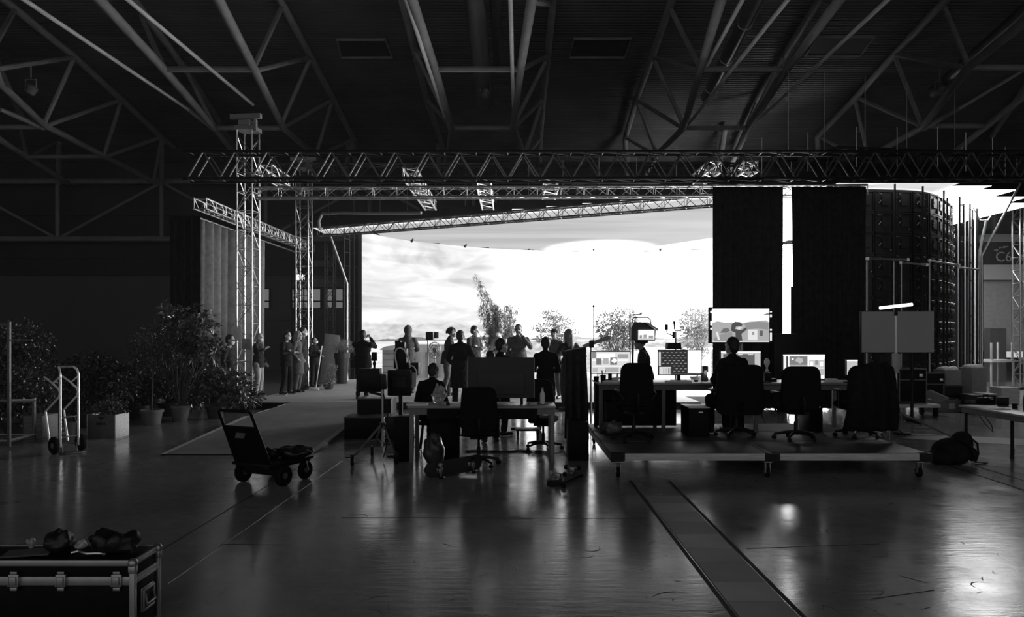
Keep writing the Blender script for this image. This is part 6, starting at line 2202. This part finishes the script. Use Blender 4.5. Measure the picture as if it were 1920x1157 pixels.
# left group
shrub('big mass of ivy on a frame at the left edge behind the rolling rack', (-8.85, 13.3, 0), [((.05, 0, 1.65), (.55, .35, .42)), ((.15, 0, 1.05), (.52, .4, .6)), ((.0, 0, .55), (.5, .4, .5)), ((-.6, 0, 1.5), (.4, .35, .5)), ((-.6, 0, .8), (.4, .4, .7))], 5200, .075, .055, M_LEAF, (.3, .3, M_POTD), stems=26, name='ivy_plant', droop=.4)
shrub('low leafy shrub behind the sack truck, beside the ivy', (-8.3, 14.4, 0), [((.1, 0, 1.05), (.55, .4, .38)), ((.55, .1, .85), (.45, .4, .35)), ((.1, 0, .6), (.6, .4, .4))], 2400, .12, .05, M_LEAF, (.24, .3, M_POTD), stems=18)
shrub('dark dense shrub in the shadow between the sack truck and the thin trunked tree', (-7.9, 15.6, 0), [((.0, 0, .8), (.6, .45, .45)), ((-.3, 0, .5), (.6, .4, .4))], 2000, .11, .045, M_LEAF, (.25, .3, M_POTD), stems=14)
shrub('dark shrub standing behind the thin trunked tree', (-7.55, 16.3, 0), [((-.2, 0, .95), (.6, .4, .5)), ((.4, 0, .6), (.5, .4, .5))], 1600, .12, .045, M_LEAF, (.25, .3, M_POTD), stems=14)
shrub('dark conifer like bush in the shadow before the back wall', (-8.35, 17.2, 0), [((.0, 0, 1.5), (.42, .35, .5)), ((.0, 0, .8), (.55, .4, .7))], 1500, .10, .03, M_LEAF, (.25, .3, M_POTD), stems=14)
shrub('small standard tree with a thin bare trunk in a round pot', (-7.18, 14.75, 0), [((-.06, 0, 1.62), (.42, .36, .34)), ((.14, .05, 1.35), (.40, .36, .32)), ((-.2, 0, 1.3), (.30, .3, .28))], 2300, .085, .014, M_LEAF, (.21, .30, M_TERRA), trunk=(.02, 0, .85, .018), stems=40)
shrub('tall glossy shrub with long leaves, the highest plant at left', (-6.86, 15.3, 0), [((-.22, 0, 2.28), (.30, .3, .22)), ((.30, 0, 2.15), (.40, .34, .28)), ((-.05, 0, 1.85), (.55, .42, .38)), ((.45, 0, 1.75), (.40, .35, .36)), ((.05, 0, 1.35), (.50, .4, .35)), ((.72, -.05, 1.55), (.22, .25, .22))], 1500, .19, .045, M_LEAF2, (.19, .33, M_TERRA), whorl=8, stems=44, droop=.45)
shrub('bushy plant with broad leaves in a dark pot beside the ramp', (-6.32, 15.75, 0), [((-.05, 0, .95), (.50, .42, .38)), ((.40, 0, .75), (.38, .36, .34)), ((-.2, 0, .6), (.42, .4, .32)), ((.25, .1, .45), (.45, .4, .22))], 1900, .12, .05, M_LEAF2, (.19, .26, M_POTD), stems=26, whorl=5)
shrub('leafy plant in a pale pot behind the bushy plant', (-6.75, 17.0, 0), [((.05, 0, .75), (.32, .3, .30)), ((.35, 0, .62), (.28, .3, .25))], 700, .11, .045, M_LEAF2, (.15, .42, M_POTL), stems=14)
shrub('spreading plant with long leaves at the foot of the left tower', (-6.45, 17.2, 0), [((.12, 0, .52), (.36, .3, .24)), ((.3, 0, .32), (.36, .3, .2))], 500, .15, .04, M_LEAF2, (.16, .22, M_POTD), stems=12)
# crate with small plants
t = thing('plant_crate', 'wooden crate with handle slots, planted with low leafy plants', 'crate', ((197 - CX) / F * 12.95, 13.05, 0), -.12, None)
q = MB()
w_, dp, h_ = .52, .36, .40
for y in (-dp / 2, dp / 2):
    q.rbox((0, y, h_ / 2), (w_, .016, h_), .003)
q.box((0, 0, .012), (w_, dp, .02))
q.build('side_boards', mat('crate_wood_shaded', .09, .7, 0, .2, 5), t)  # front boards darkened and end boards paled to paint in the side light
for x in (-w_ / 2, w_ / 2):
    q = MB(); q.rbox((x, 0, h_ / 2 + .004), (.02, dp + .016, h_ + .008), .003); q.build('end_board', M_WOOD, t)
q = MB(); q.rbox((0, -dp / 2 - .006, h_ * .93 - .02), (.10, .008, .025), .003)
for i in range(6):
    q.box((-.08 + .03 * i, -dp / 2 - .009, h_ * .62), (.018, .004, .05 - .012 * (i % 2)))
q.box((0, -dp / 2 - .009, h_ * .80), (.03, .004, .03))
q.build('dark_print', M_BLK, t)
q = MB(); q.box((0, 0, h_ * .85), (w_ - .04, dp - .03, .02)); q.build('soil', M_SOIL, t)
shrub('low flowering leaves growing in the wooden crate', ((197 - CX) / F * 12.95, 13.05, h_ * .86), [((-.05, 0, .10), (.27, .2, .14)), ((.15, 0, .16), (.2, .18, .16)), ((.05, -.02, .26), (.12, .12, .12))], 620, .07, .035, M_LEAF2, None, name='crate_plant', stems=16)

# plants on the stage in front of the screen
M_LEAFS = translucent(mat('translucent_leaf', .22, .5, 0, .4, 3), .4, .30)  # pale translucent leaf of the stage plants
def bamboo(label, loc, h, spread, nst, nl, L_, w_):
    t = thing('potted_bamboo', label, 'plant', loc, 0, 'plants in front of the screen')
    q, sq = MB(), MB()
    for k in range(nst):
        a = R.uniform(0, 2 * PI)
        rr = spread * R.uniform(.2, 1)
        hh = h * R.uniform(.40, .76) if k > 4 else h * (1 - .07 * k)
        top_ = Vector((rr * math.cos(a) if k > 4 else -.78 + .16 * k, rr * math.sin(a) * .7 if k > 4 else 0, hh))
        base = Vector((.12 * math.cos(a), .12 * math.sin(a), .25))
        mid = base.lerp(top_, .5) + Vector((0, 0, .12 * hh))
        pts = []
        for i in range(9):
            u_ = i / 8
            pts.append(base * (1 - u_) ** 2 + mid * 2 * u_ * (1 - u_) + top_ * u_ * u_)
        sq.tube(pts, [.012 - .009 * i / 8 for i in range(9)], 5)
        for i in range(int(nl / nst)):
            u_ = R.uniform(.30, 1.0)
            p = base * (1 - u_) ** 2 + mid * 2 * u_ * (1 - u_) + top_ * u_ * u_
            o_ = rv(); o_.z *= .5
            leaf(q, p + o_ * .22 * (1.1 - u_) * R.random() , o_, L_ * R.uniform(.6, 1.1), w_, Vector((0, 0, 1)), .6 * R.random())
            if R.random() < .6:
                leaf(q, p + o_ * .26 * (1.15 - u_), o_ + rv(.6), L_ * R.uniform(.6, 1.1), w_, Vector((0, 0, 1)), .6 * R.random())
    q.build('foliage', M_LEAFS, t)
    sq.build('canes', M_BARK, t)
    pot(t, .22, .32, M_POTD)
    return t


zp = ZP
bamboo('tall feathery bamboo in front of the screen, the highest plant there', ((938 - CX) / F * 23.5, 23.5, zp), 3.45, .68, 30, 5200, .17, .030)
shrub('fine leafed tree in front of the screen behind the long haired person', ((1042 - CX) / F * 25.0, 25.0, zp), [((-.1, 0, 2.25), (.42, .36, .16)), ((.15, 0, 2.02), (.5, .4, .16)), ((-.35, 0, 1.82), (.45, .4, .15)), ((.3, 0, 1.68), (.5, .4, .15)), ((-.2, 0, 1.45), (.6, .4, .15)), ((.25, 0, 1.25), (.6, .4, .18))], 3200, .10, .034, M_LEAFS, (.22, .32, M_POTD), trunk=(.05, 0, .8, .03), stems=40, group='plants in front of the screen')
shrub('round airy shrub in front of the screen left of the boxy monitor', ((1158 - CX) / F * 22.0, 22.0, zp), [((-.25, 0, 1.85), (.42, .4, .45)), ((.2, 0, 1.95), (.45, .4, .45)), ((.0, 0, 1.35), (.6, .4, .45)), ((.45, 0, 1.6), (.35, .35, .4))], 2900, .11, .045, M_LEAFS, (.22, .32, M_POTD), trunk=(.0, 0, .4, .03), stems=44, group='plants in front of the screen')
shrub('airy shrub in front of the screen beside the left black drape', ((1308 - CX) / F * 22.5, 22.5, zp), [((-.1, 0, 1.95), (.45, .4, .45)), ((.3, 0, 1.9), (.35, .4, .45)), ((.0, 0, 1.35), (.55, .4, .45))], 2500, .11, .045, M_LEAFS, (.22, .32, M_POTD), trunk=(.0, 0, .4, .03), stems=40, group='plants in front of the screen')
bpy.data.objects['stage_platform'].data.update()
# greenery at the left end of the screen
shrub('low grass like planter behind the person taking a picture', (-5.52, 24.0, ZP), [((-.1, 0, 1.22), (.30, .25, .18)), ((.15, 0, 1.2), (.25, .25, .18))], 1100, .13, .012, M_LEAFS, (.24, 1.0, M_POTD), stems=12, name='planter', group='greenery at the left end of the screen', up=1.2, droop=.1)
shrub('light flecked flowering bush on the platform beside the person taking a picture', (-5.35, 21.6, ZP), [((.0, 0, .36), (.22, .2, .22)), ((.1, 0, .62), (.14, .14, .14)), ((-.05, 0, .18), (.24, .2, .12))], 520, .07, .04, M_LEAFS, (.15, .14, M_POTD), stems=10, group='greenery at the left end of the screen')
# ================================================================== PEOPLE
HANDS = {}


def solidify_mesh(mb, name, m, vox, smooth_it, parent, inflate=0.0, noise_amp=0.0, noise_fr=14.0, seed=0.0):
    """merge the overlapping limbs into one continuous skin"""
    me = bpy.data.meshes.new(name)
    me.from_pydata([tuple(v) for v in mb.v], [], mb.f)
    o = bpy.data.objects.new(name, me)
    COL.objects.link(o)
    r = o.modifiers.new('r', 'REMESH'); r.mode = 'VOXEL'; r.voxel_size = vox; r.use_smooth_shade = True
    if smooth_it:
        s = o.modifiers.new('s', 'SMOOTH'); s.iterations = smooth_it; s.factor = .5
    dg = bpy.context.evaluated_depsgraph_get()
    me2 = bpy.data.meshes.new_from_object(o.evaluated_get(dg))
    o.modifiers.clear()
    o.data = me2
    bpy.data.meshes.remove(me)
    me2.name = name
    if noise_amp:
        ns = [v.normal.copy() for v in me2.vertices]
        for v, n_ in zip(me2.vertices, ns):
            c = v.co
            k = nz(c.x * noise_fr * .7 + seed, c.y * noise_fr * .7, c.z * noise_fr * 1.3) + .5 * nz(c.x * noise_fr * 2 + seed, c.y * noise_fr * 2, c.z * noise_fr * 2.6)
            v.co = c + n_ * (noise_amp * k)
    me2.materials.clear(); me2.materials.append(m)
    me2.polygons.foreach_set('use_smooth', [True] * len(me2.polygons))
    if parent is not None:
        o.parent = parent
    return o


def person(label, loc, rz, H=1.75, lean=0.0, head=(0, 0), arms=None, sit=False, step=0.0, top=M_CLD, legs=M_CLD, hair=('short', M_HAIRD), mask=False, coat=False, build=1.0, hood=False, group=None, shoe=M_SHOE, cap_=False, glasses=False, sole=False, skirt_hem=None):
    """stands facing local +y. arms: ((elbow, hand) left, (elbow, hand) right) in local metres for a 1.75 m figure; lean bends the trunk forward"""
    S = H / 1.75
    hipz = .93 if not sit else .61
    hip = Vector((0, 0, hipz))
    Lm = Matrix.Translation(hip) @ Matrix.Rotation(-lean, 4, 'X') @ Matrix.Translation(-hip)

    def U(x, y, z):                     # upper body point
        return (Lm @ Vector((x, y, z + hipz - .93)))
    b = build
    sh = [U(-.165 * b, -.01, 1.395), U(.165 * b, -.01, 1.395)]
    neck0, neck1 = U(0, -.005, 1.44), U(0, .015, 1.53)
    hc = U(0, .03, 1.625)
    Hm = Matrix.Translation(hc) @ (Lm.to_3x3().to_4x4()) @ Matrix.Rotation(head[0], 4, 'Z') @ Matrix.Rotation(-head[1], 4, 'X')
    if arms is None:
        arms = (((-.235 * b, -.03, 1.13), (-.24 * b, .04, .88)), ((.235 * b, -.03, 1.13), (.24 * b, .04, .88)))
    el = [U(*arms[0][0]), U(*arms[1][0])]
    ha = [U(*arms[0][1]), U(*arms[1][1])]
    hips = [Vector((-.095, 0, hipz - .04)), Vector((.095, 0, hipz - .04))]
    if sit:
        knees = [Vector((-.13, .42, .52)), Vector((.13, .42, .52))]
        ank = [Vector((-.13, .40, .09)), Vector((.13, .40, .09))]
    else:
        knees = [Vector((-.11, .03 + step * .5, .50)), Vector((.11, .03 - step * .3, .50))]
        ank = [Vector((-.115, -.03 + step, .085)), Vector((.115, -.03 - step, .085))]
    toes = [a + Vector((-.02 + .04 * i, .155, -.05)) for i, a in enumerate(ank)]
    sc_ = lambda v, S=S: v * S
    mb = MB()

    def cap(p0, r0, p1, r1):
        mb.cap(sc_(p0), r0 * S, sc_(p1), r1 * S)
    # trunk
    mb.ell(sc_(U(0, 0, 1.30)), (.15 * b * S, .105 * b * S, .20 * S), Lm.to_3x3().to_4x4())
    mb.ell(sc_(U(0, .0, 1.05)), (.135 * b * S, .10 * b * S, .18 * S), Lm.to_3x3().to_4x4())
    mb.ell(sc_(hip + Vector((0, -.01, 0))), (.135 * b * S, .095 * b * S, .12 * S))
    for i in (0, 1):
        cap(U(0, -.01, 1.46), .05, sh[i], .052)
    cap(neck0, .058, neck1, .052)
    for i in (0, 1):
        cap(sh[i], .055, el[i], .042)
        cap(el[i], .042, ha[i], .028)
        cap(hips[i], .085, knees[i], .055)
        cap(knees[i], .056, ank[i], .038)
        cap(ank[i] + Vector((0, -.03, -.035)), .036, toes[i], .03)
        # hand: palm, four fingers, thumb
        f = (ha[i] - el[i]).normalized()
        side = f.cross(Vector((0, 1, 0)) if abs(f.y) < .9 else Vector((0, 0, 1))).normalized()
        pal = f.cross(side)
        palm_e = ha[i] + f * .075
        cap(ha[i] + f * .01, .026, palm_e, .030)
        for k, ln in enumerate((.062, .072, .068, .052)):
            o_ = pal * (.027 - .018 * k)
            k1 = palm_e + o_ + f * (ln * .5) + side * .004
            k2 = palm_e + o_ + f * (ln * .85) + side * (.022 if i else -.022)
            cap(palm_e + o_, .0105, k1, .0095)
            cap(k1, .0095, k2, .0085)
        th0 = ha[i] + f * .02 + pal * .026
        cap(th0, .013, th0 + f * .035 + pal * .028, .011)
        cap(th0 + f * .035 + pal * .028, .011, th0 + f * .065 + pal * .030, .0095)
    # head: skull, jaw, nose, brow, ears
    HS = 1.09
    hh = lambda x, y, z: sc_((Hm @ Vector((x * HS, y * HS, z * HS))))
    S0 = S; S = S * HS
    H3 = Hm.to_3x3().to_4x4()
    mb.ell(hh(0, -.012, .025), (.076 * S, .096 * S, .098 * S), H3)
    mb.ell(hh(0, .022, -.045), (.060 * S, .070 * S, .072 * S), H3)
    mb.cap(hh(0, .05, -.085), .026 * S, hh(0, .06, -.092), .024 * S)
    mb.cap(hh(0, .086, .018), .008 * S, hh(0, .101, -.022), .013 * S)
    mb.cap(hh(-.035, .074, .024), .014 * S, hh(.035, .074, .024), .014 * S)
    mb.cap(hh(-.022, .078, -.055), .009 * S, hh(.022, .078, -.055), .009 * S)
    for s in (-1, 1):
        mb.ell(hh(s * .078, -.008, -.008), (.010 * S, .020 * S, .032 * S), H3, nu=10, nv=8)
    body = solidify_mesh(mb, 'person', M_SKIN, .0075, 2, None)
    body.location = loc
    body.rotation_euler = (0, 0, rz)
    tag(body, label, 'person', group)
    # eyes
    q = MB()
    for s in (-1, 1):
        q.ell(hh(s * .030, .076, .004), (.012 * S, .008 * S, .009 * S), H3, nu=10, nv=8)
    q.build('eyes', M_GLASS, body)
    # hair
    kind, mh = hair
    if kind != 'none':
        q = MB()
        if kind == 'curly':
            for k in range(46):
                u_ = rv(); u_.z = abs(u_.z) * .9 - .18
                u_.y -= .25
                q.ell(hh(u_.x * .088, u_.y * .10 - .005, .04 + u_.z * .10), (.030 * S, .030 * S, .028 * S), nu=8, nv=6)
            q.ell(hh(0, -.02, .045), (.086 * S, .10 * S, .095 * S), H3)
        else:
            q.ell(hh(0, -.026, .042), (.083 * S, .098 * S, .094 * S), H3)
            q.ell(hh(0, -.055, -.005), (.072 * S, .062 * S, .085 * S), H3)
            if kind == 'long':
                q.cap(hh(-.04, -.06, 0), .055 * S, hh(-.05, -.075, -.22), .045 * S); q.cap(hh(.04, -.06, 0), .055 * S, hh(.05, -.075, -.22), .045 * S); q.cap(hh(0, -.075, 0), .055 * S, hh(0, -.095, -.25), .045 * S)
                q.cap(hh(.062, .0, .03), .025 * S, hh(.075, -.01, -.18), .02 * S); q.cap(hh(-.062, .0, .03), .025 * S, hh(-.075, -.01, -.18), .02 * S)
            if kind == 'bun':
                q.ell(hh(0, -.11, .06), (.04 * S, .04 * S, .04 * S))
        solidify_mesh(q, 'hair', mh, .011, 2, body, noise_amp=.005, noise_fr=40, seed=R.random() * 9)
    if cap_:
        q = MB(); q.ell(hh(0, -.01, .05), (.086 * S, .102 * S, .080 * S), H3); q.ell(hh(0, .095, .055), (.055 * S, .055 * S, .010 * S), H3)
        solidify_mesh(q, 'cap', M_CLD, .010, 2, body)
    if hood:
        q = MB(); q.ell(hh(0, -.02, .02), (.100 * S, .115 * S, .128 * S), H3); q.cap(hh(0, -.05, -.10), .085 * S, sc_(U(0, -.05, 1.44)), .11 * S)
        solidify_mesh(q, 'hood', top, .013, 3, body, noise_amp=.006, noise_fr=16, seed=R.random() * 9)
    if mask:
        q = MB(); q.ell(hh(0, .048, -.048), (.062 * S, .056 * S, .058 * S), H3); q.cap(hh(0, .085, -.02), .016 * S, hh(0, .098, -.035), .020 * S)
        mk = solidify_mesh(q, 'face_mask', M_MASK, .009, 2, body)
        q = MB()
        for s in (-1, 1):
            q.tube([hh(s * .055, .06, -.03), hh(s * .08, .0, -.01), hh(s * .082, -.015, .01)], .003 * S, 5)
        q.build('ear_loops', M_MASK, mk)
    if glasses:
        q = MB()
        for s in (-1, 1):
            q.tube([hh(s * .032 + .024 * math.cos(k), .09, .006 + .018 * math.sin(k)) for k in [2 * PI * j / 10 for j in range(10)]], .003 * S, 5, closed=True)
            q.tube([hh(s * .056, .088, .01), hh(s * .08, -.01, .012)], .003 * S, 5)
        q.build('glasses', M_BLK, body)
    # jacket
    S = S0
    mb = MB()
    tb = 1.10 if coat else 1.0
    mb.ell(sc_(U(0, -.003, 1.29)), (.172 * b * S, .128 * b * S, .20 * S), Lm.to_3x3().to_4x4())
    mb.ell(sc_(U(0, 0, 1.06)), (.170 * b * S, .128 * b * S, .20 * S), Lm.to_3x3().to_4x4())
    for i in (0, 1):
        mb.cap(sc_(U(0, -.015, 1.44)), .072 * S, sc_(sh[i] + Vector((0, 0, -.015))), .070 * S)
    mb.cap(sc_(U(0, -.01, 1.42)), .082 * S, sc_(U(0, -.005, 1.475)), .070 * S)
    hem = .80 if not coat else .52
    if sit:
        hem = .88
    fl = 1.0 if not coat else 1.16
    prof = [(.168, 1.12), (.172, 1.02), (.180, .94), (.182 * (1 + fl) / 2, (.94 + hem) / 2), (.178 * fl, hem)][::-1]
    T_ = Matrix.Scale(S, 4) @ Lm @ Matrix.Translation((0, 0, hipz - .93)) @ Matrix.Diagonal((b, .87 * b, 1, 1))
    mb.lathe(prof, 22, M=T_)
    for i in (0, 1):
        mb.cap(sc_(sh[i]), .070 * S, sc_(el[i]), .057 * S)
        mb.cap(sc_(el[i]), .057 * S, sc_(el[i].lerp(ha[i], .88)), .044 * S)
    solidify_mesh(mb, 'coat' if coat else 'jacket', top, .0125, 3, body, noise_amp=.010, noise_fr=11, seed=R.random() * 9)
    # trousers
    mb = MB()
    mb.ell(sc_(hip + Vector((0, -.01, .02))), (.172 * b * S, .138 * b * S, .15 * S))
    for i in (0, 1):
        mb.cap(sc_(hips[i]), .104 * S, sc_(knees[i]), .074 * S)
        mb.cap(sc_(knees[i]), .074 * S, sc_(knees[i].lerp(ank[i], .93)), .060 * S)
    solidify_mesh(mb, 'trousers', legs, .0125, 3, body, noise_amp=.008, noise_fr=13, seed=R.random() * 9)
    for i in (0, 1):
        mb = MB()
        mb.cap(sc_(ank[i] + Vector((0, -.035, -.04))), .046 * S, sc_(toes[i] + Vector((0, .01, .002))), .038 * S)
        mb.cap(sc_(ank[i]), .05 * S, sc_(ank[i] + Vector((0, .02, -.03))), .05 * S)
        for v in mb.v:
            v.z = max(v.z, .004)
        s_ = solidify_mesh(mb, 'shoe', shoe, .010, 2, body)
        if sole:
            q = MB(); c0, c1 = sc_(ank[i] + Vector((0, -.04, 0))), sc_(toes[i] + Vector((0, .02, 0))); c0.z = c1.z = .014
            q.tube([c0, c0.lerp(c1, .5), c1], [.046 * S, .05 * S, .04 * S], 10)
            for v in q.v: v.z = min(max(v.z, .002), .026)
            q.build('sole', M_SOLE, s_)
    M_ = Matrix.Translation(Vector(loc)) @ Matrix.Rotation(rz, 4, 'Z')
    HANDS[label] = [M_ @ (sc_(h_) + (h_ - e_).normalized() * .06) for h_, e_ in zip(ha, el)]
    return body


def X(px, d):
    return (px - CX) / F * d


FACE_R = -PI / 2      # faces towards +x
folded = (((-.25, .03, 1.15), (.10, .175, 1.22)), ((.25, .03, 1.15), (-.10, .195, 1.17)))
oneup = (((-.24, -.03, 1.13), (-.23, .1, .92)), ((.25, .10, 1.20), (.12, .24, 1.32)))
phone = (((-.27, .17, 1.34), (-.07, .30, 1.56)), ((.27, .17, 1.34), (.07, .30, 1.56)))
akimbo = (((-.36, -.08, 1.18), (-.20, .04, 1.02)), ((.36, -.08, 1.18), (.20, .04, 1.02)))
work = (((-.25, .08, 1.14), (-.12, .30, 1.10)), ((.25, .08, 1.14), (.12, .30, 1.10)))
pockets = (((-.27, -.05, 1.14), (-.19, .08, .97)), ((.27, -.05, 1.14), (.19, .08, .97)))
hold = (((-.25, .05, 1.14), (-.10, .27, 1.20)), ((.25, .05, 1.14), (.10, .27, 1.20)))

# --- masked group at the left
person('person in a dark sweater and white face mask behind the potted plants, looking right', (X(430, 18.6), 18.6, 0), FACE_R - .15, 1.76, top=M_CLN, legs=M_CLN, hair=('short', M_HAIRD), mask=True, head=(0, .10), glasses=True)
person('masked person in a dark jacket and pale trousers beside the left truss tower', (X(491, 19.55), 19.3, ZP), FACE_R - .1, 1.64, top=M_CLN, legs=M_CLL, hair=('none', M_HAIRD), mask=True, arms=oneup, head=(0, .12), sole=True)
person('masked person in black with crossed arms and white soled shoes', (X(537, 19.75), 19.75, ZP), FACE_R - .25, 1.69, top=M_CLD, legs=M_CLD, hair=('bun', M_HAIRD), mask=True, arms=folded, head=(0, .05), sole=True, step=.05)
person('person with grey hair in a long pale denim coat next to the one in black', (X(558, 20.5), 20.5, ZP), FACE_R - .1, 1.69, top=M_CLG, legs=M_CLG, hair=('long', M_HAIRL), coat=True, arms=pockets, head=(.1, .05))
person('tall masked person in a dark coat behind the one in pale denim', (X(567, 21.5), 21.5, ZP), FACE_R + .1, 1.80, top=M_CLN, legs=M_CLN, hair=('short', M_HAIRD), mask=True, coat=True)
person('masked person in dark clothes holding the floor squeegee pole', (X(589, 22.5), 22.5, ZP), FACE_R - .5, 1.50, top=M_CLD, legs=M_CLD, hair=('short', M_HAIRD), mask=True, arms=(((-.25, .05, 1.14), (.0, .27, 1.26)), ((.25, .05, 1.12), (.02, .29, 1.10))), head=(.0, -.35))
t = thing('floor_squeegee', 'pale long handled floor squeegee held by the masked person in dark clothes', 'squeegee', (X(592, 21.2), 21.2, ZP))
hs = HANDS['masked person in dark clothes holding the floor squeegee pole']; ft = Vector((X(592, 21.2), 21.2, ZP + .03)); hm_ = (hs[0] + hs[1]) / 2
q = MB(); q.tube([hm_ + (hm_ - ft) * .22, hm_, ft], .016, 8); q.build('pole', M_PAPER, t, True)
q = MB(); c = ft; q.rbox((c.x - .02, c.y, ZP + .03), (.22, .08, .05), .01); q.build('head', M_PAPER, t, True)
# --- by the screen
person('heavy person in dark clothes seen from behind, arms raised to take a picture', (X(680, 18.4), 18.4, ZP), -.25, 1.71, top=M_CLD, legs=M_CLD, hair=('short', M_HAIRD), arms=phone, build=1.30, head=(0, -.05))
person('person in a hooded grey jacket seen from behind, facing the screen', (X(765, 20.2), 20.2, ZP), .0, 1.83, top=M_CLG, legs=M_CLN, hair=('short', M_HAIRL), hood=True, arms=work, build=1.05)
person('curly haired person in a dark jacket and pale trousers bending forward', (X(838, 19.3), 19.3, ZP), FACE_R + .1, 1.80, lean=.16, top=M_CLN, legs=M_CLG, hair=('curly', M_HAIRD), arms=work, head=(0, -.35), step=.08)
person('person in a long dark coat seen from behind, one arm out to the right', (X(863, 17.2), 17.2, 0), -.1, 1.87, top=M_CLD, legs=M_CLD, hair=('short', M_HAIRD), coat=True, arms=(((-.27, .06, 1.14), (-.2, .2, 1.0)), ((.30, .02, 1.16), (.42, .16, .98))), build=1.12)
person('person in a dark puffy jacket with arms crossed, in profile looking right', (X(889, 20.8), 20.8, ZP), PI / 2 - .7 + PI, 1.83, top=M_CLN, legs=M_CLN, hair=('short', M_HAIRD), cap_=False, arms=folded, head=(.5, .2), build=1.1)
person('person with curly fair hair and a white face mask beside the bamboo', (X(937, 21.5), 21.5, ZP), PI - .5, 1.77, top=M_CLL, legs=M_CLG, hair=('curly', M_HAIRL), mask=True, arms=hold, head=(-.2, -.1))
person('person in a grey hooded sweatshirt facing the camera, hand raised to the face', (X(972, 18.9), 18.9, ZP), PI - .1, 1.86, top=M_CLG, legs=M_CLG, hair=('short', M_HAIRD), arms=(((-.30, .06, 1.20), (-.10, .20, 1.50)), ((.27, -.03, 1.13), (.24, .06, .90))), build=1.2, head=(0, -.1), glasses=True)
person('dark haired person standing behind the big monitor, face turned right', (X(939, 13.2), 13.2, 0), FACE_R + .75, 1.72, top=M_CLD, legs=M_CLD, hair=('short', M_HAIRD), head=(-.3, 0), arms=work)
person('person mostly hidden behind the big monitor, only the top of the head showing', (X(920, 12.4), 12.4, 0), .2, 1.52, top=M_CLD, legs=M_CLD, hair=('short', M_HAIRD), arms=work)
person('short haired person in dark clothes seen from behind, right of the big monitor', (X(1023, 13.9), 13.9, 0), -.1, 1.74, top=M_CLD, legs=M_CLD, hair=('short', M_HAIRD), arms=work)
person('person in a cap looking down behind the short haired person', (X(1040, 18.6), 18.6, ZP), PI - .5, 1.74, top=M_CLG, legs=M_CLG, hair=('short', M_HAIRD), cap_=True, arms=work, head=(.2, -.3))
person('long haired person in a dark top, elbows out, before the fine leafed tree', (X(1066, 17.3), 17.3, 0), .5, 1.90, top=M_CLN, legs=M_CLN, hair=('long', M_HAIRL), arms=akimbo, head=(.2, 0), build=.95)
person('curly haired person in profile facing left behind the riser desks', (X(1212, 14.5), 14.5, 0), PI / 2 - .25, 1.76, lean=.14, top=M_CLN, legs=M_CLN, hair=('curly', M_HAIRD), arms=work, head=(0, -.15))
# --- seated
person('short haired person sitting in the wide office chair on the riser, seen from behind', (3.22, 10.80, SZ), .25, 1.76, sit=True, top=M_CLD, legs=M_CLD, hair=('short', M_HAIRD), arms=work, head=(.2, 0))
person('dark haired person sitting low behind the work table, left of the plastic bag', (X(803, 11.6), 11.55, 0), -.3, 1.68, sit=True, lean=.32, top=M_CLD, legs=M_CLD, hair=('short', M_HAIRD), arms=work, head=(-.1, 0))
t = thing('stool', 'plain black stool under the person sitting behind the work table', 'stool', (X(803, 11.6), 11.52, 0))
q = MB(); q.lathe([(.17, .41), (.18, .43), (.17, .45)], 20); q.build('seat', M_BLK, t)
for k in range(4):
    a = PI / 4 + k * PI / 2
    q = MB(); q.tube([(.10 * math.cos(a), .10 * math.sin(a), .42), (.17 * math.cos(a), .17 * math.sin(a), .005)], .012, 8); q.build('leg', M_BLKM, t)

# ================================================================== HAZE hanging in the hall
hc = bpy.data.curves.new('stage_haze', 'CURVE')
hc.dimensions = '2D'; hc.fill_mode = 'BOTH'; hc.extrude = 4.45
sp_ = hc.splines.new('POLY'); sp_.points.add(3); sp_.use_cyclic_u = True
for p_, (x, y) in zip(sp_.points, ((-20.6, 7.0), (19.4, 7.0), (19.4, 35.0), (-20.6, 35.0))):
    p_.co = (x, y, 0, 1)
hm = bpy.data.materials.new('stage_haze'); hm.use_nodes = True
nt = hm.node_tree; nt.nodes.clear()
vs_ = nt.nodes.new('ShaderNodeVolumeScatter'); vs_.inputs['Density'].default_value = 0.0014; vs_.inputs['Anisotropy'].default_value = 0.3
ou = nt.nodes.new('ShaderNodeOutputMaterial'); nt.links.new(vs_.outputs[0], ou.inputs['Volume'])
hc.materials.append(hm)
o = bpy.data.objects.new('stage_haze', hc); COL.objects.link(o); o.location = (0, 0, 4.5)
tag(o, 'thin haze hanging in the hall around the glowing stage', 'haze', kind='stuff')
